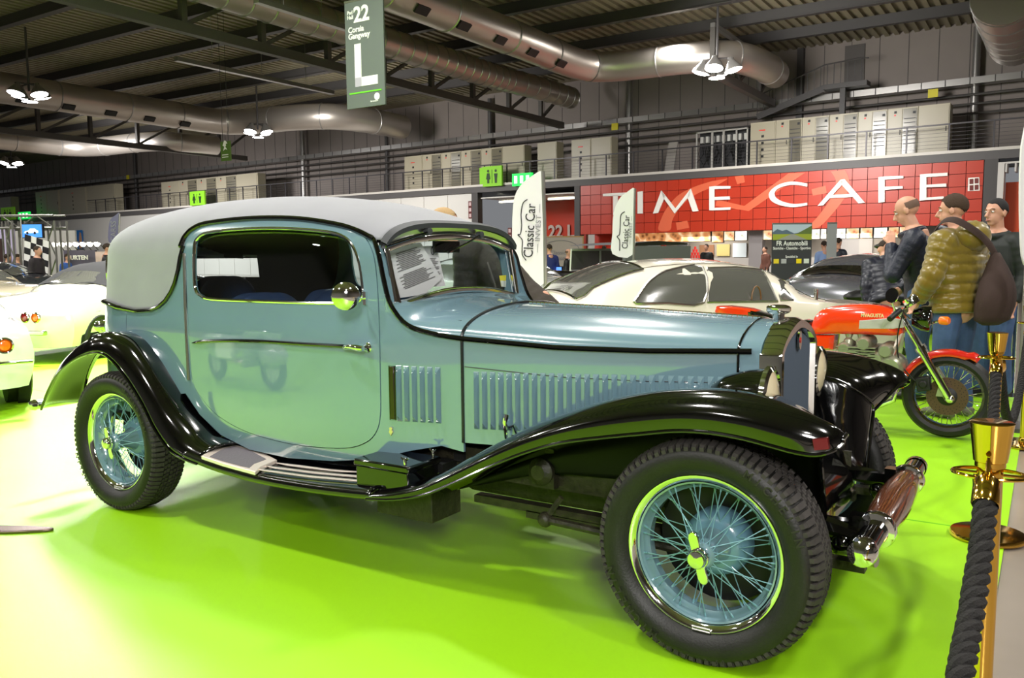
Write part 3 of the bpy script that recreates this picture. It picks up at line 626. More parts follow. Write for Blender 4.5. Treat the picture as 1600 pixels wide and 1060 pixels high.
# ---- green signs on the mezzanine edge
GS = mat('lime_sign', (.50, .76, .14), .5, emit=.12)
def toilet(px0, px1, y0, y1, label, off=-.3, fold=True):
    a, b = WL(px0, y0, off), WL(px1, y1, off); t = wthing('toilet_sign', label, 'sign', (a[0] + b[0]) / 2, off, b[1]); w = b[0] - a[0]; h = a[1] - b[1]
    obj('sign_box', MB().box((-w / 2, 0, 0), (w / 2, .12, h)), GS, t, flat=True)
    if fold: obj('sign_side', MB().box((-w / 2 - .5, .35, 0), (-w / 2 - .04, .4, h)), GS, t, flat=True)
    for sx_, sk in ((-w * .2, 1), (w * .2, 0)):
        m = MB().ball((sx_, -.02, h * .76), h * .07, .015, h * .07); m.prism([(-.09 * w, .62 * h), (.09 * w, .62 * h), (.06 * w, .36 * h), (.05 * w, .15 * h), (-.05 * w, .15 * h), (-.06 * w, .36 * h)] if not sk else [(-.06 * w, .66 * h), (.06 * w, .66 * h), (.11 * w, .36 * h), (.05 * w, .34 * h), (.05 * w, .15 * h), (-.05 * w, .15 * h), (-.05 * w, .34 * h), (-.11 * w, .36 * h)], (sx_, -.02, 0), (1, 0, 0), (0, 0, 1), (0, .015, 0)); obj('pictogram', m, mat('dark_green_print', (.10, .22, .08), .5), t, flat=True)
    obj('divider_line', MB().box((-.012, -.02, h * .15), (.012, 0, h * .82)), mat('dark_green_print', (.1, .2, .1), .5), t, flat=True)
toilet(754, 784, 261, 290, 'lime green toilet sign on the mezzanine in front of the middle cabinets'); toilet(1, 23, 325, 343, 'lime green toilet sign at the far left under the mezzanine', fold=False); toilet(296, 320, 300, 320, 'lime green toilet sign above the roof of the coupe', fold=False)
EX = mat('lit_exit_green', (.08, .80, .30), .5, emit=1.2)
for (a, b, y0, y1, l) in ((800, 831, 272, 289, 'lit green exit sign behind the feather flag'), (28, 46, 332, 342, 'lit green exit sign beside the far left toilet sign')):
    p, q = WL(a, y0, -.35), WL(b, y1, -.35); t = wthing('exit_sign', l, 'sign', (p[0] + q[0]) / 2, -.35, q[1]); w = q[0] - p[0]; h = p[1] - q[1]
    obj('sign_box', MB().box((-w / 2, 0, 0), (w / 2, .15, h)), EX, t, flat=True)
    for u in (-.3, 0, .3): obj('pictogram', MB().box((-.08 * w + u * w, -.02, h * .2), (.06 * w + u * w, 0, h * .8)), mat('lit_white', (1, 1, 1), .5, emit=1.5), t, flat=True)
p, q = PD(343, 222, 30), PD(362, 252, 30); t = thing('escape_sign', 'green hanging escape route sign with a running man', 'sign', (p.x + .3, p.y, q.z)); h = p.z - q.z
obj('sign_board', MB().box((-.26, 0, 0), (.26, .05, h)), mat('escape_green', (.33, .45, .15), .5), t, flat=True); obj('pictogram', MB().ball((.02, -.02, h * .8), .05, .01, .05).prism([(-.12, .55), (-.02, .72), (.06, .7), (.14, .6), (.05, .6), (.02, .5), (.12, .38), (.02, .42), (-.1, .36), (-.03, .5)], (0, -.02, 0), (1, 0, 0), (0, 0, 1), (0, .01, 0)), LW, t, flat=True); obj('text_lines', MB().box((-.17, -.015, .12), (.15, 0, .15)).box((-.17, -.015, .2), (.15, 0, .23)), LW, t, flat=True, kind='stuff')
obj('cord', MB().tube([(.15, .02, h), (.15, .02, CZ - q.z)], .01, 4), BLK, t); obj('cord', MB().tube([(-.15, .02, h), (-.15, .02, CZ - q.z)], .01, 4), BLK, t)
# =================================================================== the vintage coupe
CAR = thing('vintage_coupe', 'large teal vintage coupe with grey fabric roof, black wings and wire wheels', 'car', (1.6, .7, 0))
YC = .7
def cobj(name, mb, m, parent=None, **k): return obj(name, mb, m, parent or CAR, world=True, **k)
def mir(mb):
    r = MB(); r.v = [V((p.x, 2 * YC - p.y, p.z)) for p in mb.v]; r.f = [f[::-1] for f in mb.f]; return r
HW = [(-.05, .585), (.5, .60), (1.0, .60), (1.5, .588), (1.75, .562), (2.08, .482), (2.6, .385), (3.0, .31), (3.3, .262)]
ZC = [(-.54, 1.40), (-.5, 1.475), (-.4, 1.54), (-.25, 1.585), (0, 1.625), (.4, 1.648), (.9, 1.64), (1.35, 1.585), (1.72, 1.475)]
Z1 = [(-.54, 1.36), (-.4, 1.34), (0, 1.30), (1.2, 1.29), (1.72, 1.26)]
NN = [(-.66, 2.2), (.5, 2.3), (1.2, 2.5), (1.72, 3.2)]
REAR = .49
def hw(x):
    if x < -.05:
        t = min(1, (-.05 - x) / REAR); return .585 * max(0, 1 - t ** 2.7) ** (1 / 2.7)
    return smooth_interp(HW, x)
def inset(x, z):
    w = 1 if x < 1.7 else max(0, 1 - (x - 1.7) / .38)
    i = 0
    if z > .95: i += .10 * (z - .95) ** 1.0 * min(1, (z - .95) / .1) * w
    if z < .62: i += .5 * (.62 - z) ** 2 * w
    return i
def S(x, z):
    z1 = interp(Z1, x); zc = smooth_interp(ZC, x); n = interp(NN, x)
    if z <= z1 or x > 1.78: return V((x, YC - hw(x) + inset(x, z), z))
    t = min(1, (z - z1) / (zc - z1)); h = hw(x) - inset(x, z1)
    return V((x, YC - h * max(0, 1 - t ** n) ** (1 / n), z))
def sp(px, py, dx=0):
    y = .15
    for _ in range(25):
        p = PY(px, py, y); y = .5 * y + .5 * S(p.x, min(p.z, 1.56)).y
    return (p.x, p.z)
def sps(l): return [sp(*p) for p in l]
# ---- traced outlines, dropped on to the body surface
DOOR = sps(spline([(290, 378), (302, 362), (330, 351), (400, 344), (470, 345), (530, 354), (562, 366), (578, 385), (587, 420), (592, 500), (594, 600), (594, 648), (588, 674), (572, 691), (540, 700), (480, 697), (430, 688), (380, 672), (342, 650), (318, 625), (302, 596), (297, 540), (293, 460)], 4, True))
WIN = sps(spline([(303, 390), (309, 372), (328, 363), (380, 358), (440, 357), (500, 361), (533, 368), (551, 384), (561, 410), (566, 440), (566, 462), (554, 473), (500, 474), (400, 471), (332, 468), (314, 462), (304, 448)], 4, True))
def offs(poly, d):
    n = len(poly); A = sum(poly[i - 1][0] * poly[i][1] - poly[i][0] * poly[i - 1][1] for i in range(n)); s = 1 if A > 0 else -1; out = []
    for i in range(n):
        a = V(poly[i - 1]); b = V(poly[(i + 1) % n]); t = (b - a).normalized(); out.append((poly[i][0] + t.y * d * s, poly[i][1] - t.x * d * s))
    return out
FABL = [(-.66, 1.09), (-.3, 1.09), (-.2, 1.083), (-.1, 1.064), (.038, 1.052), (.178, 1.062), (.25, 1.083), (.3, 1.111), (.345, 1.155), (.375, 1.20), (.40, 1.27), (.415, 1.33), (.43, 1.39)]
DRIP = sps(spline([(283, 388), (290, 372), (304, 358), (330, 349), (400, 342), (470, 343), (530, 352), (562, 362), (585, 374)], 5))
DRIP = [p for p in DRIP]
def fab_low(x):
    if x <= .43: return interp(FABL, x)
    return interp([(a, b) for a, b in DRIP if a > .43], x)
PIL = sps(spline([(585, 374), (593, 400), (601, 440), (612, 478), (638, 508), (680, 522), (722, 529)], 4))
XS = sp(722, 529)[0]           # cowl seam
ZB = PIL[-1][1]
# body side below the mouldings: from x=-.05 to the seam
side = [(-.05, .62), (-.05, interp(FABL, -.05))] + [(a, b) for a, b in FABL if a > -.05] + [p for p in DRIP if p[0] > .44] + [p for p in PIL if p[0] > DRIP[-1][0] + .005]
side += [(XS, .52)] + sps([(690, 697), (640, 705), (590, 717), (520, 721), (450, 716), (390, 703), (345, 680), (312, 648), (290, 615)]) + [(.28, .62)]
tub = panel('body_side', side, [offs(DOOR, .004)], lambda x, z: S(x, z), TEAL, CAR, step=.05)
L_ = lambda x, z: V((x, 2 * YC - S(x, z).y, z))
panel('body_side', side, [WIN], L_, TEAL, CAR, step=.06, tdir=(0, -1, 0))
door = panel('door', DOOR, [WIN], lambda x, z: S(x, z), TEAL, CAR, step=.04, off=.002, thick=.02)
# rear of the tub, round the back
mb = MB(); rows = []
def plan(ph, side_=1):
    c = max(0, cos(ph)) ** (2 / 2.7); s_ = sin(ph) ** (2 / 2.7); return -.05 - REAR * s_, .585 * c
angs = [pi / 2 * (k / 22) for k in range(23)]
for z in [.5, .6, .7, .8, .9, 1.0, 1.06, 1.1]:
    row = []
    for a in angs:
        x, h = plan(a); row.append(V((x, YC - max(0, h - inset(x, z) * (h > .01)), min(z, interp(FABL, x)))))
    row += [V((p.x, 2 * YC - p.y, p.z)) for p in row[-2::-1]]
    rows.append(row)
mb.grid(rows); cobj('rear_panel', mb, TEAL, ang=60)
# ---- the dome: fabric outside, lining inside
def dome(scale_in, low, nz=6, nc=16, win=True, xend=1.70):
    st = []
    for a in angs[::-1]: st.append(plan(a))
    x = 0.0
    for x in [0, .06, .12, .18, .22, .26, .30, .33, .36, .38, .40, .415, .43, .46, .52, .6, .7, .8, .9, 1.0, 1.1, 1.2, 1.3, 1.4, 1.48, 1.55, 1.62, 1.67, xend]: st.append((x, hw(x)))
    rows = []
    for (x, h) in st:
        z1 = interp(Z1, x); zc = smooth_interp(ZC, x); n = interp(NN, x); zl = low(x)
        col = []
        if zl < z1 - .004:
            for k in range(nz): 
                z = zl + (z1 - zl) * k / nz; col.append((h - inset(x, z) if h > .05 else h, z))
            t0 = 0.0
        else:
            for k in range(nz): col.append(None)
            t0 = min(1, (zl - z1) / (zc - z1)); t0 = math.asin(min(1, t0 ** (n / 2)))
        hh = (h - inset(x, z1)) if h > .05 else h
        cap = []
        for k in range(nc + 1):
            th = t0 + (pi / 2 - t0) * k / nc; cap.append((hh * max(0, cos(th)) ** (2 / n), z1 + (zc - z1) * sin(th) ** (2 / n)))
        col = [cap[0] if c is None else c for c in col] + cap
        half = [V((x, YC - a * scale_in, b - (1 - scale_in) * .6)) for a, b in col]
        rows.append(half + [V((p.x, 2 * YC - p.y, p.z)) for p in half[-2::-1]])
    m = MB(); m.grid(rows)
    if win:
        def out(f):
            c = sum((m.v[i] for i in f), V((0, 0, 0))) / 4
            return not (c.x < (-.28 if c.y > YC else -.38) and .30 < c.y < 1.245 and 1.19 < c.z < 1.335)
        m.f = [f for f in m.f if out(f)]
    return m
roof = cobj('fabric_roof', dome(1, fab_low, nz=12), FABRIC, ang=70)
roof.modifiers.new('s', 'SOLIDIFY').thickness = .006
cobj('roof_lining', dome(.975, lambda x: 1.05 if x < .3 else min(fab_low(x), 1.6), nz=12, xend=1.66), LINING, ang=70)
# rear window frame and glass
def rear_x(y):
    t = min(.999, abs(y - YC) / .585); return -.05 - REAR * (1 - t ** 2.7) ** (1 / 2.7)
rwf = [V((rear_x(y) + .006, y, z)) for y, z in [(.28 + .97 * k / 24, 1.335) for k in range(25)] + [(1.26, 1.30), (1.265, 1.26), (1.26, 1.22)] + [(1.25 - .97 * k / 24, 1.19) for k in range(25)] + [(.27, 1.22), (.265, 1.26), (.27, 1.30)]]
rw = cobj('rear_window', MB().tube(rwf, .012, 6, closed=True), CHROME)
# ---- roof visor and mouldings
def capcurve(x, z0, dz=0, n=40, k=1.0):
    z1 = interp(Z1, x); zc = smooth_interp(ZC, x); nn = interp(NN, x); h = hw(x) - inset(x, z1); t0 = math.asin(min(1, max(0, (z0 - z1) / (zc - z1)) ** (nn / 2)))
    half = [V((x, YC - k * h * max(0, cos(t)) ** (2 / nn), z1 + (zc - z1) * sin(t) ** (2 / nn) + dz)) for t in [t0 + (pi / 2 - t0) * i / n for i in range(n + 1)]]
    return half + [V((p.x, 2 * YC - p.y, p.z)) for p in half[-2::-1]]
z_end = DRIP[-1][1]
c0 = capcurve(1.62, z_end, .012); c1 = capcurve(1.70, z_end - .02, .012); c2 = [p + V((.034, 0, -.014)) for p in c1]; c3 = [p + V((.030, 0, -.036)) for p in c1]; c4 = [p + V((0, 0, -.03)) for p in c1]
cobj('roof_visor', MB().grid([c1, c2, c3, c4, c1]), DARKFAB, ang=50)
def onS(pts, lift=.004): return [S(x, z) + V((0, -lift, 0)) for x, z in pts]
def both(name, mb, m, **k): cobj(name, mb, m, **k); cobj(name, mir(mb), m, **k)
dripw = [S(x, z) for x, z in DRIP]
both('drip_moulding', MB().tube([p + V((0, -.008, .002)) for p in dripw], [.006] + [.013] * (len(dripw) - 2) + [.01], 8), BLACKP)
fb = [(-.05, interp(FABL, -.05))] + [(a, b) for a, b in FABL if a > -.05]
fl = [S(x, z) + V((0, -.004, 0)) for x, z in fb]
bk = [V((x - .004, YC - h - .002, interp(FABL, x))) for x, h in [plan(a) for a in angs[1:]]]
both('belt_moulding', MB().tube([p for p in bk[::-1]] + fl, .011, 8), BLACKP)
pilw = [S(x, z) + V((0, -.004, 0)) for x, z in PIL]
HZ = lambda x: interp([(XS, ZB), (2.5, .968), (2.85, .968), (3.22, .98)], x)
def hoodside(x, z): return V((x, YC - hw(x), z))
hb = [hoodside(x, HZ(x)) + V((0, -.004, 0)) for x in [XS + .02 + (3.2 - XS) * k / 12 for k in range(13)]]
both('side_moulding', MB().tube([pilw[0] + V((0, 0, .0))] + pilw + hb, .0105, 8), BLACKP)
# ---- cowl between windscreen and bonnet
def sect(x, z0, zc, h, n, y0=YC, N=14):
    half = [V((x, y0 - h * max(0, cos(t)) ** (2 / n), z0 + (zc - z0) * sin(t) ** (2 / n))) for t in [pi / 2 * i / N for i in range(N + 1)]]
    return half + [V((p.x, 2 * y0 - p.y, p.z)) for p in half[-2::-1]]
rows = []
for k in range(13):
    x = 1.735 + (XS - 1.735) * k / 12
    zm = interp([(a, b) for a, b in PIL], max(x, 1.775)); zc = interp([(1.735, 1.158), (1.85, 1.135), (2.0, 1.118), (XS, 1.112)], x)
    rows.append(sect(x, zm, max(zc, zm + .02), YC - S(x, zm).y, interp([(1.735, 1.2), (1.9, 1.75), (XS, 2.1)], x)))
cobj('cowl', MB().grid(rows), TEAL, ang=60)
# ---- bonnet
HC = lambda x: interp([(XS, 1.112), (2.6, 1.10), (3.25, 1.075)], x)
HNn = lambda x: interp([(XS, 2.1), (3.25, 1.65)], x)
rows = [sect(x, HZ(x), HC(x), hw(x), HNn(x)) for x in [XS + .004 + (3.17 - XS) * k / 16 for k in range(17)]]
cobj('bonnet_top', MB().grid(rows), TEAL, ang=60)
bs = MB().grid([[V((x, YC - hw(x) - .0, z)) for x in [XS + .004 + (3.17 - XS) * k / 16 for k in range(17)]] for z in (.56, .7, .85, .968)])
for i, p in enumerate(bs.v):
    if abs(p.z - .968) < 1e-6: p.z = HZ(p.x)
bonnet = cobj('bonnet_side', bs, TEAL); bonnet2 = cobj('bonnet_side', mir(bs), TEAL)
both('seam_strip', MB().tube([hoodside(x, HZ(x) - .115) + V((0, -.001, 0)) for x in [XS + .01 + (3.16 - XS) * k / 10 for k in range(11)]], .0018, 5), DARKFAB)
rows = [sect(x, HZ(x), HC(x), hw(x), HNn(x)) for x in (3.176, 3.21, 3.25)]
rows = [[V((r[0].x, r[0].y, .60))] + r + [V((r[-1].x, r[-1].y, .60))] for r in rows]
cobj('radiator_cowl', MB().grid(rows), TEAL, ang=50)
sm = sect(XS, ZB, 1.114, hw(XS) + .002, 2.1); cobj('cowl_band', MB().tube([V((XS, YC - hw(XS) - .001, z)) for z in (.56, .7, .85)] + [p + V((0, 0, .001)) for p in sm] + [V((XS, YC + hw(XS) + .001, z)) for z in (.85, .7, .56)], .007, 6), mat('worn_black_trim', (.10, .11, .11), .25))
sm = sect(3.173, HZ(3.17), HC(3.17), hw(3.17) + .001, 1.7); cobj('bonnet_band', MB().tube([V((3.173, YC - hw(3.17) - .001, .65))] + sm + [V((3.173, YC + hw(3.17) + .001, .65))], .005, 6), BLACKP)
hin = MB()
for k in range(52):
    x = XS + .03 + k * .0203; hin.tube([(x, YC, HC(x) + .004), (x + .017, YC, HC(x + .017) + .004)], .0055, 6)
cobj('bonnet_hinge', hin, CHROME, kind='stuff')
# ---- radiator shell
def rsh(x, k=1.0, zb=.55, dz=0):
    s_ = sect(x, .965, 1.082 * 1.0 + dz, .272 * k, 1.55, N=16); return [V((x, YC - .272 * k, zb))] + s_ + [V((x, YC + .272 * k, zb))]
o1 = rsh(3.245, 1.0, dz=.004); o2 = rsh(3.30, 1.0, dz=.004); o3 = rsh(3.322, .965, dz=-.006); i3 = rsh(3.322, .86, dz=-.035); i2 = rsh(3.30, .83, dz=-.042)
cobj('radiator_shell', MB().grid([o1, o2, o3, i3, i2]), CHROME, ang=35)
core = rsh(3.297, .85, dz=-.04); cobj('radiator_core', MB().add(core, [tuple(range(len(core)))]), mat('radiator_core', (.06, .08, .11), .4, .3))
sl = MB(); N = 26
for k in range(N):
    y = YC - .225 + .45 * (k + .5) / N; u = abs(y - YC) / .24; zt = .965 + (.076) * (1 - u ** 1.55) ** (1 / 1.55) - .01
    sl.prism([(-.0038, 3.298), (0, 3.304), (.0038, 3.298)], (0, y, .56), (0, 1, 0), (1, 0, 0), (0, 0, zt - .56))
cobj('radiator_shutters', sl, mat('blue_grey_shutter', (.27, .31, .36), .5, .2), kind='stuff', flat=True)
bd = cobj('radiator_badge', MB().prism([(.020 * cos(a), .036 * sin(a)) for a in [2 * pi * k / 20 for k in range(20)]], (3.312, YC, 1.0), (0, 1, 0), (0, 0, 1), (.008, 0, 0)), CHROME)
obj('badge_enamel', MB().prism([(.011 * cos(a), .011 * sin(a)) for a in [2 * pi * k / 16 for k in range(16)]], (3.318, YC, 1.0), (0, 1, 0), (0, 0, 1), (.004, 0, 0)), mat('red_enamel', (.65, .06, .05), .2, coat=1), bd, world=True)
capm = MB().lathe([(0, 0), (.02, 0), (.024, .02), (.04, .026), (.046, .034), (.046, .046), (.040, .052), (.03, .056), (0, .058)], (3.235, YC, 1.075), n=20)
cobj('radiator_cap', capm, CHROME)
# ---- louvres, one piece each
lv = MB(); h_ = .118
lv.grid([[V((0, 0, -h_)), V((.006, -.004, -h_ + .012)), V((.010, -.011, -h_ + .03)), V((.010, -.011, h_ - .03)), V((.006, -.004, h_ - .012)), V((0, 0, h_))],
         [V((.022, 0, -h_))] + [V((.022, 0.0, z)) for z in (-h_ + .012, -h_ + .03, h_ - .03, h_ - .012)] + [V((.022, 0, h_))]])
lv.grid([[V((0, .0, z)) for z in (-h_, -h_ + .012, -h_ + .03, h_ - .03, h_ - .012, h_)], [V((0.0, 0, -h_)), V((.006, -.004, -h_ + .012)), V((.010, -.011, -h_ + .03)), V((.010, -.011, h_ - .03)), V((.006, -.004, h_ - .012)), V((0, 0, h_))]])
lv.v = [V((-p.x * 1.05 + .012, p.y * 2.5, p.z)) for p in lv.v]
base = None
def place_louvre(x, y, z, ang, par):
    global base
    if base is None:
        base = obj('louvre', lv, TEAL, par, ang=50); o = base
    else:
        o = base.copy(); COL.objects.link(o); o.parent = par
    o.location = V((x, y, z)) - CAR.location; o.rotation_euler = (0, 0, ang)
    return o
for k in range(28):
    x = 2.155 + k * .0355
    a = math.atan2(-(hw(x + .05) - hw(x - .05)), .1); place_louvre(x, YC - hw(x) - .001, interp([(2.1, .738), (3.1, .765)], x), -a * -1, bonnet)
for k in range(6):
    x = 1.815 + k * .0345
    p = S(x, .75); place_louvre(x, p.y - .001, .752, math.atan2(S(x + .05, .75).y - S(x - .05, .75).y, .1), tub)
tl = S(1.782, .75); cobj('trafficator', MB().box((1.772, tl.y - .004, .64), (1.796, tl.y + .01, .865)), mat('dark_amber', (.14, .08, .04), .3, coat=.6), bevel=.003)
cobj('trafficator_frame', MB().tube([(1.770, tl.y - .002, .637), (1.770, tl.y - .002, .868), (1.798, tl.y - .002 + .004, .868), (1.798, tl.y + .002, .637)], .003, 6, closed=True), BLACKP)
bp = S(1.772, .58); cobj('side_emblem', MB().prism([(.011, 0), (.005, .008), (.009, .016), (0, .022), (-.009, .016), (-.005, .008), (-.011, 0), (-.004, -.009), (0, -.016), (.004, -.009)], (1.775, bp.y - .006, .585), (1, 0, 0), (0, 0, 1), (0, .006, 0)), mat('pale_gold', (.90, .84, .62), .25, .6))
# ---- side window: frame, glass and mouldings
wf = [S(x, z) + V((0, -.003, 0)) for x, z in WIN]
wfr = cobj('window_frame', MB().tube([p + V((0, .004, 0)) for p in wf], .008, 8, closed=True), CHROME)
panel('side_glass', offs(WIN, .004), [], lambda x, z: S(x, z) + V((0, .012, 0)), GLASS, CAR, step=.2, thick=.003)
panel('side_glass', offs(WIN, .004), [], lambda x, z: L_(x, z) + V((0, -.012, 0)), GLASS, CAR, step=.2, thick=.003, tdir=(0, -1, 0))
dm = sps(spline([(301, 536), (330, 533), (400, 533), (480, 538), (556, 542)], 5))
dmb = MB().tube([S(x, z) + V((0, -.006, 0)) for x, z in dm], [.001, .004, .007] + [.0085] * (len(dm) - 4) + [.006], 8)
obj('door_moulding', dmb, BLACKP, door, world=True)
hp = sp(576, 543); h0 = S(*hp)
hd = MB().lathe([(0, 0), (.022, 0), (.022, .008), (.013, .018), (.010, .05), (0, .05)], h0, (0, -1, 0), 16)
hd.tube([h0 + V((.012, -.048, 0)), h0 + V((-.02, -.05, .002)), h0 + V((-.06, -.046, .004)), h0 + V((-.095, -.042, 0)), h0 + V((-.11, -.036, -.002))], [.012, .014, .012, .012, .006], 10)
obj('door_handle', hd, CHROME, door, world=True)
hx = sp(292, 396); hx2 = sp(299, 594)
cobj('hinge_rod', MB().tube([S(*hx) + V((-.012, -.008, 0)), S(*sp(294, 480)) + V((-.012, -.008, 0)), S(*hx2) + V((-.012, -.008, 0))], .0075, 8), DULLCHR)
# ---- wing mirror on the pillar
m0 = S(*sp(572, 466)); mc = PY(540, 463, m0.y - .16)
mr = cobj('wing_mirror', MB().lathe([(0, -.02), (.04, -.016), (.058, -.006), (.058, .0), (.045, .012), (.025, .02), (0, .023)], mc, (V((.62, -.78, .02))), 24), CHROME)
obj('mirror_arm', MB().tube([m0 + V((0, .01, 0)), m0 + V((-.0, -.05, 0)), mc + V((.03, .03, 0))], .005, 8).box(m0 + V((-.008, -.012, -.028)), m0 + V((.008, .006, .028))), CHROME, mr, world=True)
# ---- windscreen
wb = spline([(1.757, YC - .475, 1.105), (1.757, YC - .40, 1.128), (1.755, YC - .2, 1.158), (1.754, YC, 1.168), (1.755, YC + .2, 1.158), (1.757, YC + .40, 1.128), (1.757, YC + .475, 1.105)], 6)
wt = spline([(1.70, YC + .49, 1.362), (1.70, YC + .3, 1.404), (1.70, YC, 1.425), (1.70, YC - .3, 1.404), (1.70, YC - .49, 1.362)], 8)
loop = wb + wt
wsf = cobj('windscreen_frame', MB().tube(loop, (.016, .023), 10, closed=True), CHROME)
gl = MB().grid([[V(p) for p in spline(wb[::1], 1)], [V(a) for a in [tuple(V(wt[::-1][0]).lerp(V(wt[::-1][-1]), i / (len(wb) - 1))) for i in range(len(wb))]]])
top = wt[::-1]
gl = MB().grid([[V(p) for p in wb], [V(top[min(len(top) - 1, round(i * (len(top) - 1) / (len(wb) - 1)))]) for i in range(len(wb))]])
obj('windscreen_glass', gl, GLASS, wsf, world=True)
for sgn in (1, -1):
    def q(y): return y if sgn == 1 else 2 * YC - y
    mb = MB(); r0 = []; r1 = []
    for k in range(9):
        z = 1.10 + (1.375 - 1.10) * k / 8; xp = 1.757 - .057 * k / 8
        xs_ = min(p[0] for p in PIL if p[1] <= z + .03) if k < 8 else 1.70
        r0.append(V((xp - .005, q(S(1.70, min(z, 1.37)).y + .004), z))); r1.append(V((xp, q(YC - .475 - .015 * k / 8 - .008), z)))
    r2 = [p + V((-.06, (.02) * sgn, 0)) for p in r1]
    cobj('windscreen_pillar', MB().grid([r0, r1, r2]), TEAL)
hdr = [V(p) + V((0, 0, .010)) for p in wt]; cobj('header_rail', MB().grid([hdr, [p + V((.012, 0, .03)) for p in hdr], [p + V((-.03, 0, .035)) for p in hdr], [p + V((-.03, 0, 0)) for p in hdr]]), DULLCHR)
for (a, b, pv) in (((670, 362), (603, 386), 0), ((751, 367), (700, 395), 0)):
    A = PX(a[0], a[1], 1.735); B = PX(b[0], b[1], 1.745)
    w_ = cobj('wiper', MB().tube([A, A.lerp(B, .5) + V((.01, 0, 0)), B], .005, 6), BLACKP)
    obj('wiper_motor', MB().lathe([(0, -.02), (.016, -.02), (.016, .01), (0, .014)], A, (1, 0, 0), 12), DARKFAB, w_, world=True)
# ---- wings
def sweep(rows, name, m, par=None, th=.008):
    o = cobj(name, MB().grid(rows), m, par, ang=50); s_ = o.modifiers.new('s', 'SOLIDIFY'); s_.thickness = th; s_.offset = -1; return o
def wing_rows(E, J, ye, yj, crown, n=14):
    rows = []
    for i, ((ex, ez), (jx, jz)) in enumerate(zip(E, J)):
        a, b = E[max(i - 1, 0)], E[min(i + 1, len(E) - 1)]; t = V((b[0] - a[0], b[1] - a[1])).normalized(); nn = V((-t.y, t.x))
        if nn.y < 0 and abs(t.x) > .3: nn = -nn
        c = crown[i] if isinstance(crown, list) else crown
        y0 = ye[i] if isinstance(ye, list) else ye; y1 = yj[i] if isinstance(yj, list) else yj
        d = V((jx - ex, jz - ez)); rows.append((V((ex, y0, ez)), V((jx, y1, jz)), V((nn.x, 0, nn.y)), c))
    out = []
    for A, B, N_, c in rows:
        r = []
        for k in range(n + 1):
            u = k / n; f = sin(u * pi / 2); g = 1 - cos(u * pi / 2)
            # leaves the edge upright, arrives at the body flat
            P = V((0, 0, 0)); P = A + (B - A) * (.35 * u + .65 * g); P.y = A.y + (B.y - A.y) * (u * .55 + .45 * g) - .018 * sin(pi * u)
            dd = B - A; dd.y = 0; P += dd * (f - (.35 * u + .65 * g)) * .55
            P += N_ * c * sin(pi * min(1, u * 1.0)) * (1 - .35 * u)
            r.append(P)
        out.append(r)
    return out
rfE = spline([(-.70, .475), (-.585, .60), (-.43, .715), (-.25, .80), (-.05, .84), (.08, .80), (.20, .71), (.31, .60), (.40, .485), (.50, .40), (.60, .365), (.72, .350)], 4)
rfJ = spline([(-.80, .47), (-.70, .62), (-.56, .76), (-.36, .88), (-.10, .935), (.08, .915), (.22, .825), (.35, .70), (.46, .59), (.59, .50), (.68, .455), (.80, .43)], 4)
nr = len(rfE); 
rr_ = wing_rows(rfE, rfJ, -.05, [.25 if i < 14 else .14 for i in range(nr)], [.035 + .02 * sin(pi * i / nr) for i in range(nr)])
for i in range(nr):
    f = max(0, 1 - i / 8)
    for k, p in enumerate(rr_[i]): p.y += f * .03
rfm = rr_
wing = sweep(rfm, 'rear_wing', BLACKP); sweep([[V((p.x, 2 * YC - p.y, p.z)) for p in r] for r in rfm], 'rear_wing', BLACKP)
both('wing_bead', MB().tube([r[0] for r in rfm], .006, 6), BLACKP)
# front wing: explicit ribs from the running board to the nose
ffE = [(1.80, .345), (1.95, .366), (2.10, .408), (2.25, .478), (2.40, .555), (2.55, .625), (2.70, .68), (2.85, .715), (3.0, .745), (3.12, .768), (3.23, .775), (3.34, .768), (3.42, .755), (3.49, .742), (3.545, .738), (3.59, .752), (3.612, .772)]
ffC = [.375, .41, .47, .55, .635, .712, .775, .83, .868, .885, .893, .888, .875, .857, .838, .815, .79]
ffIy = [.18, .19, .20, .22, .245, .27, .295, .32, .335, .345, .35, .34, .33, .32, .30, .265, .225]
rowsF = []
for i, ((x, ze), zc, yi) in enumerate(zip(ffE, ffC, ffIy)):
    tip = max(0, (i - 11) / 5); ye = -.05 + .075 * tip ** 2.2
    ym = .10 + .0 * i
    K = [(x, ye, ze), (x - .002, ye - .004 + .004 * tip, ze + (zc - ze) * .45), (x, ye + .03 * (1 - .5 * tip), ze + (zc - ze) * .82), (x, ye + .085 * (1 - .6 * tip), zc), (x - .035 * tip, ye + .17 * (1 - .55 * tip), zc - .003 - .028 * tip ** 1.5), (x - .075 * tip, yi - .06 * (1 - tip) - .06 * tip, zc - .03 - .02 * (i < 8) - .050 * tip ** 1.3), (x - .105 * tip, yi, zc - .07 - .02 * (i < 8) - .048 * tip ** 1.3)]
    rowsF.append([V(p) for p in spline(K, 4)])
rowsS = [[V(p) for p in c] for c in zip(*[spline([r[k] for r in rowsF], 4) for k in range(len(rowsF[0]))])]
fw_ = sweep(rowsS, 'front_wing', BLACKP); sweep([[V((p.x, 2 * YC - p.y, p.z)) for p in r] for r in rowsS], 'front_wing', BLACKP)
edge = [r[0] for r in rowsS]; both('wing_bead', MB().tube(edge, .006, 6), BLACKP)
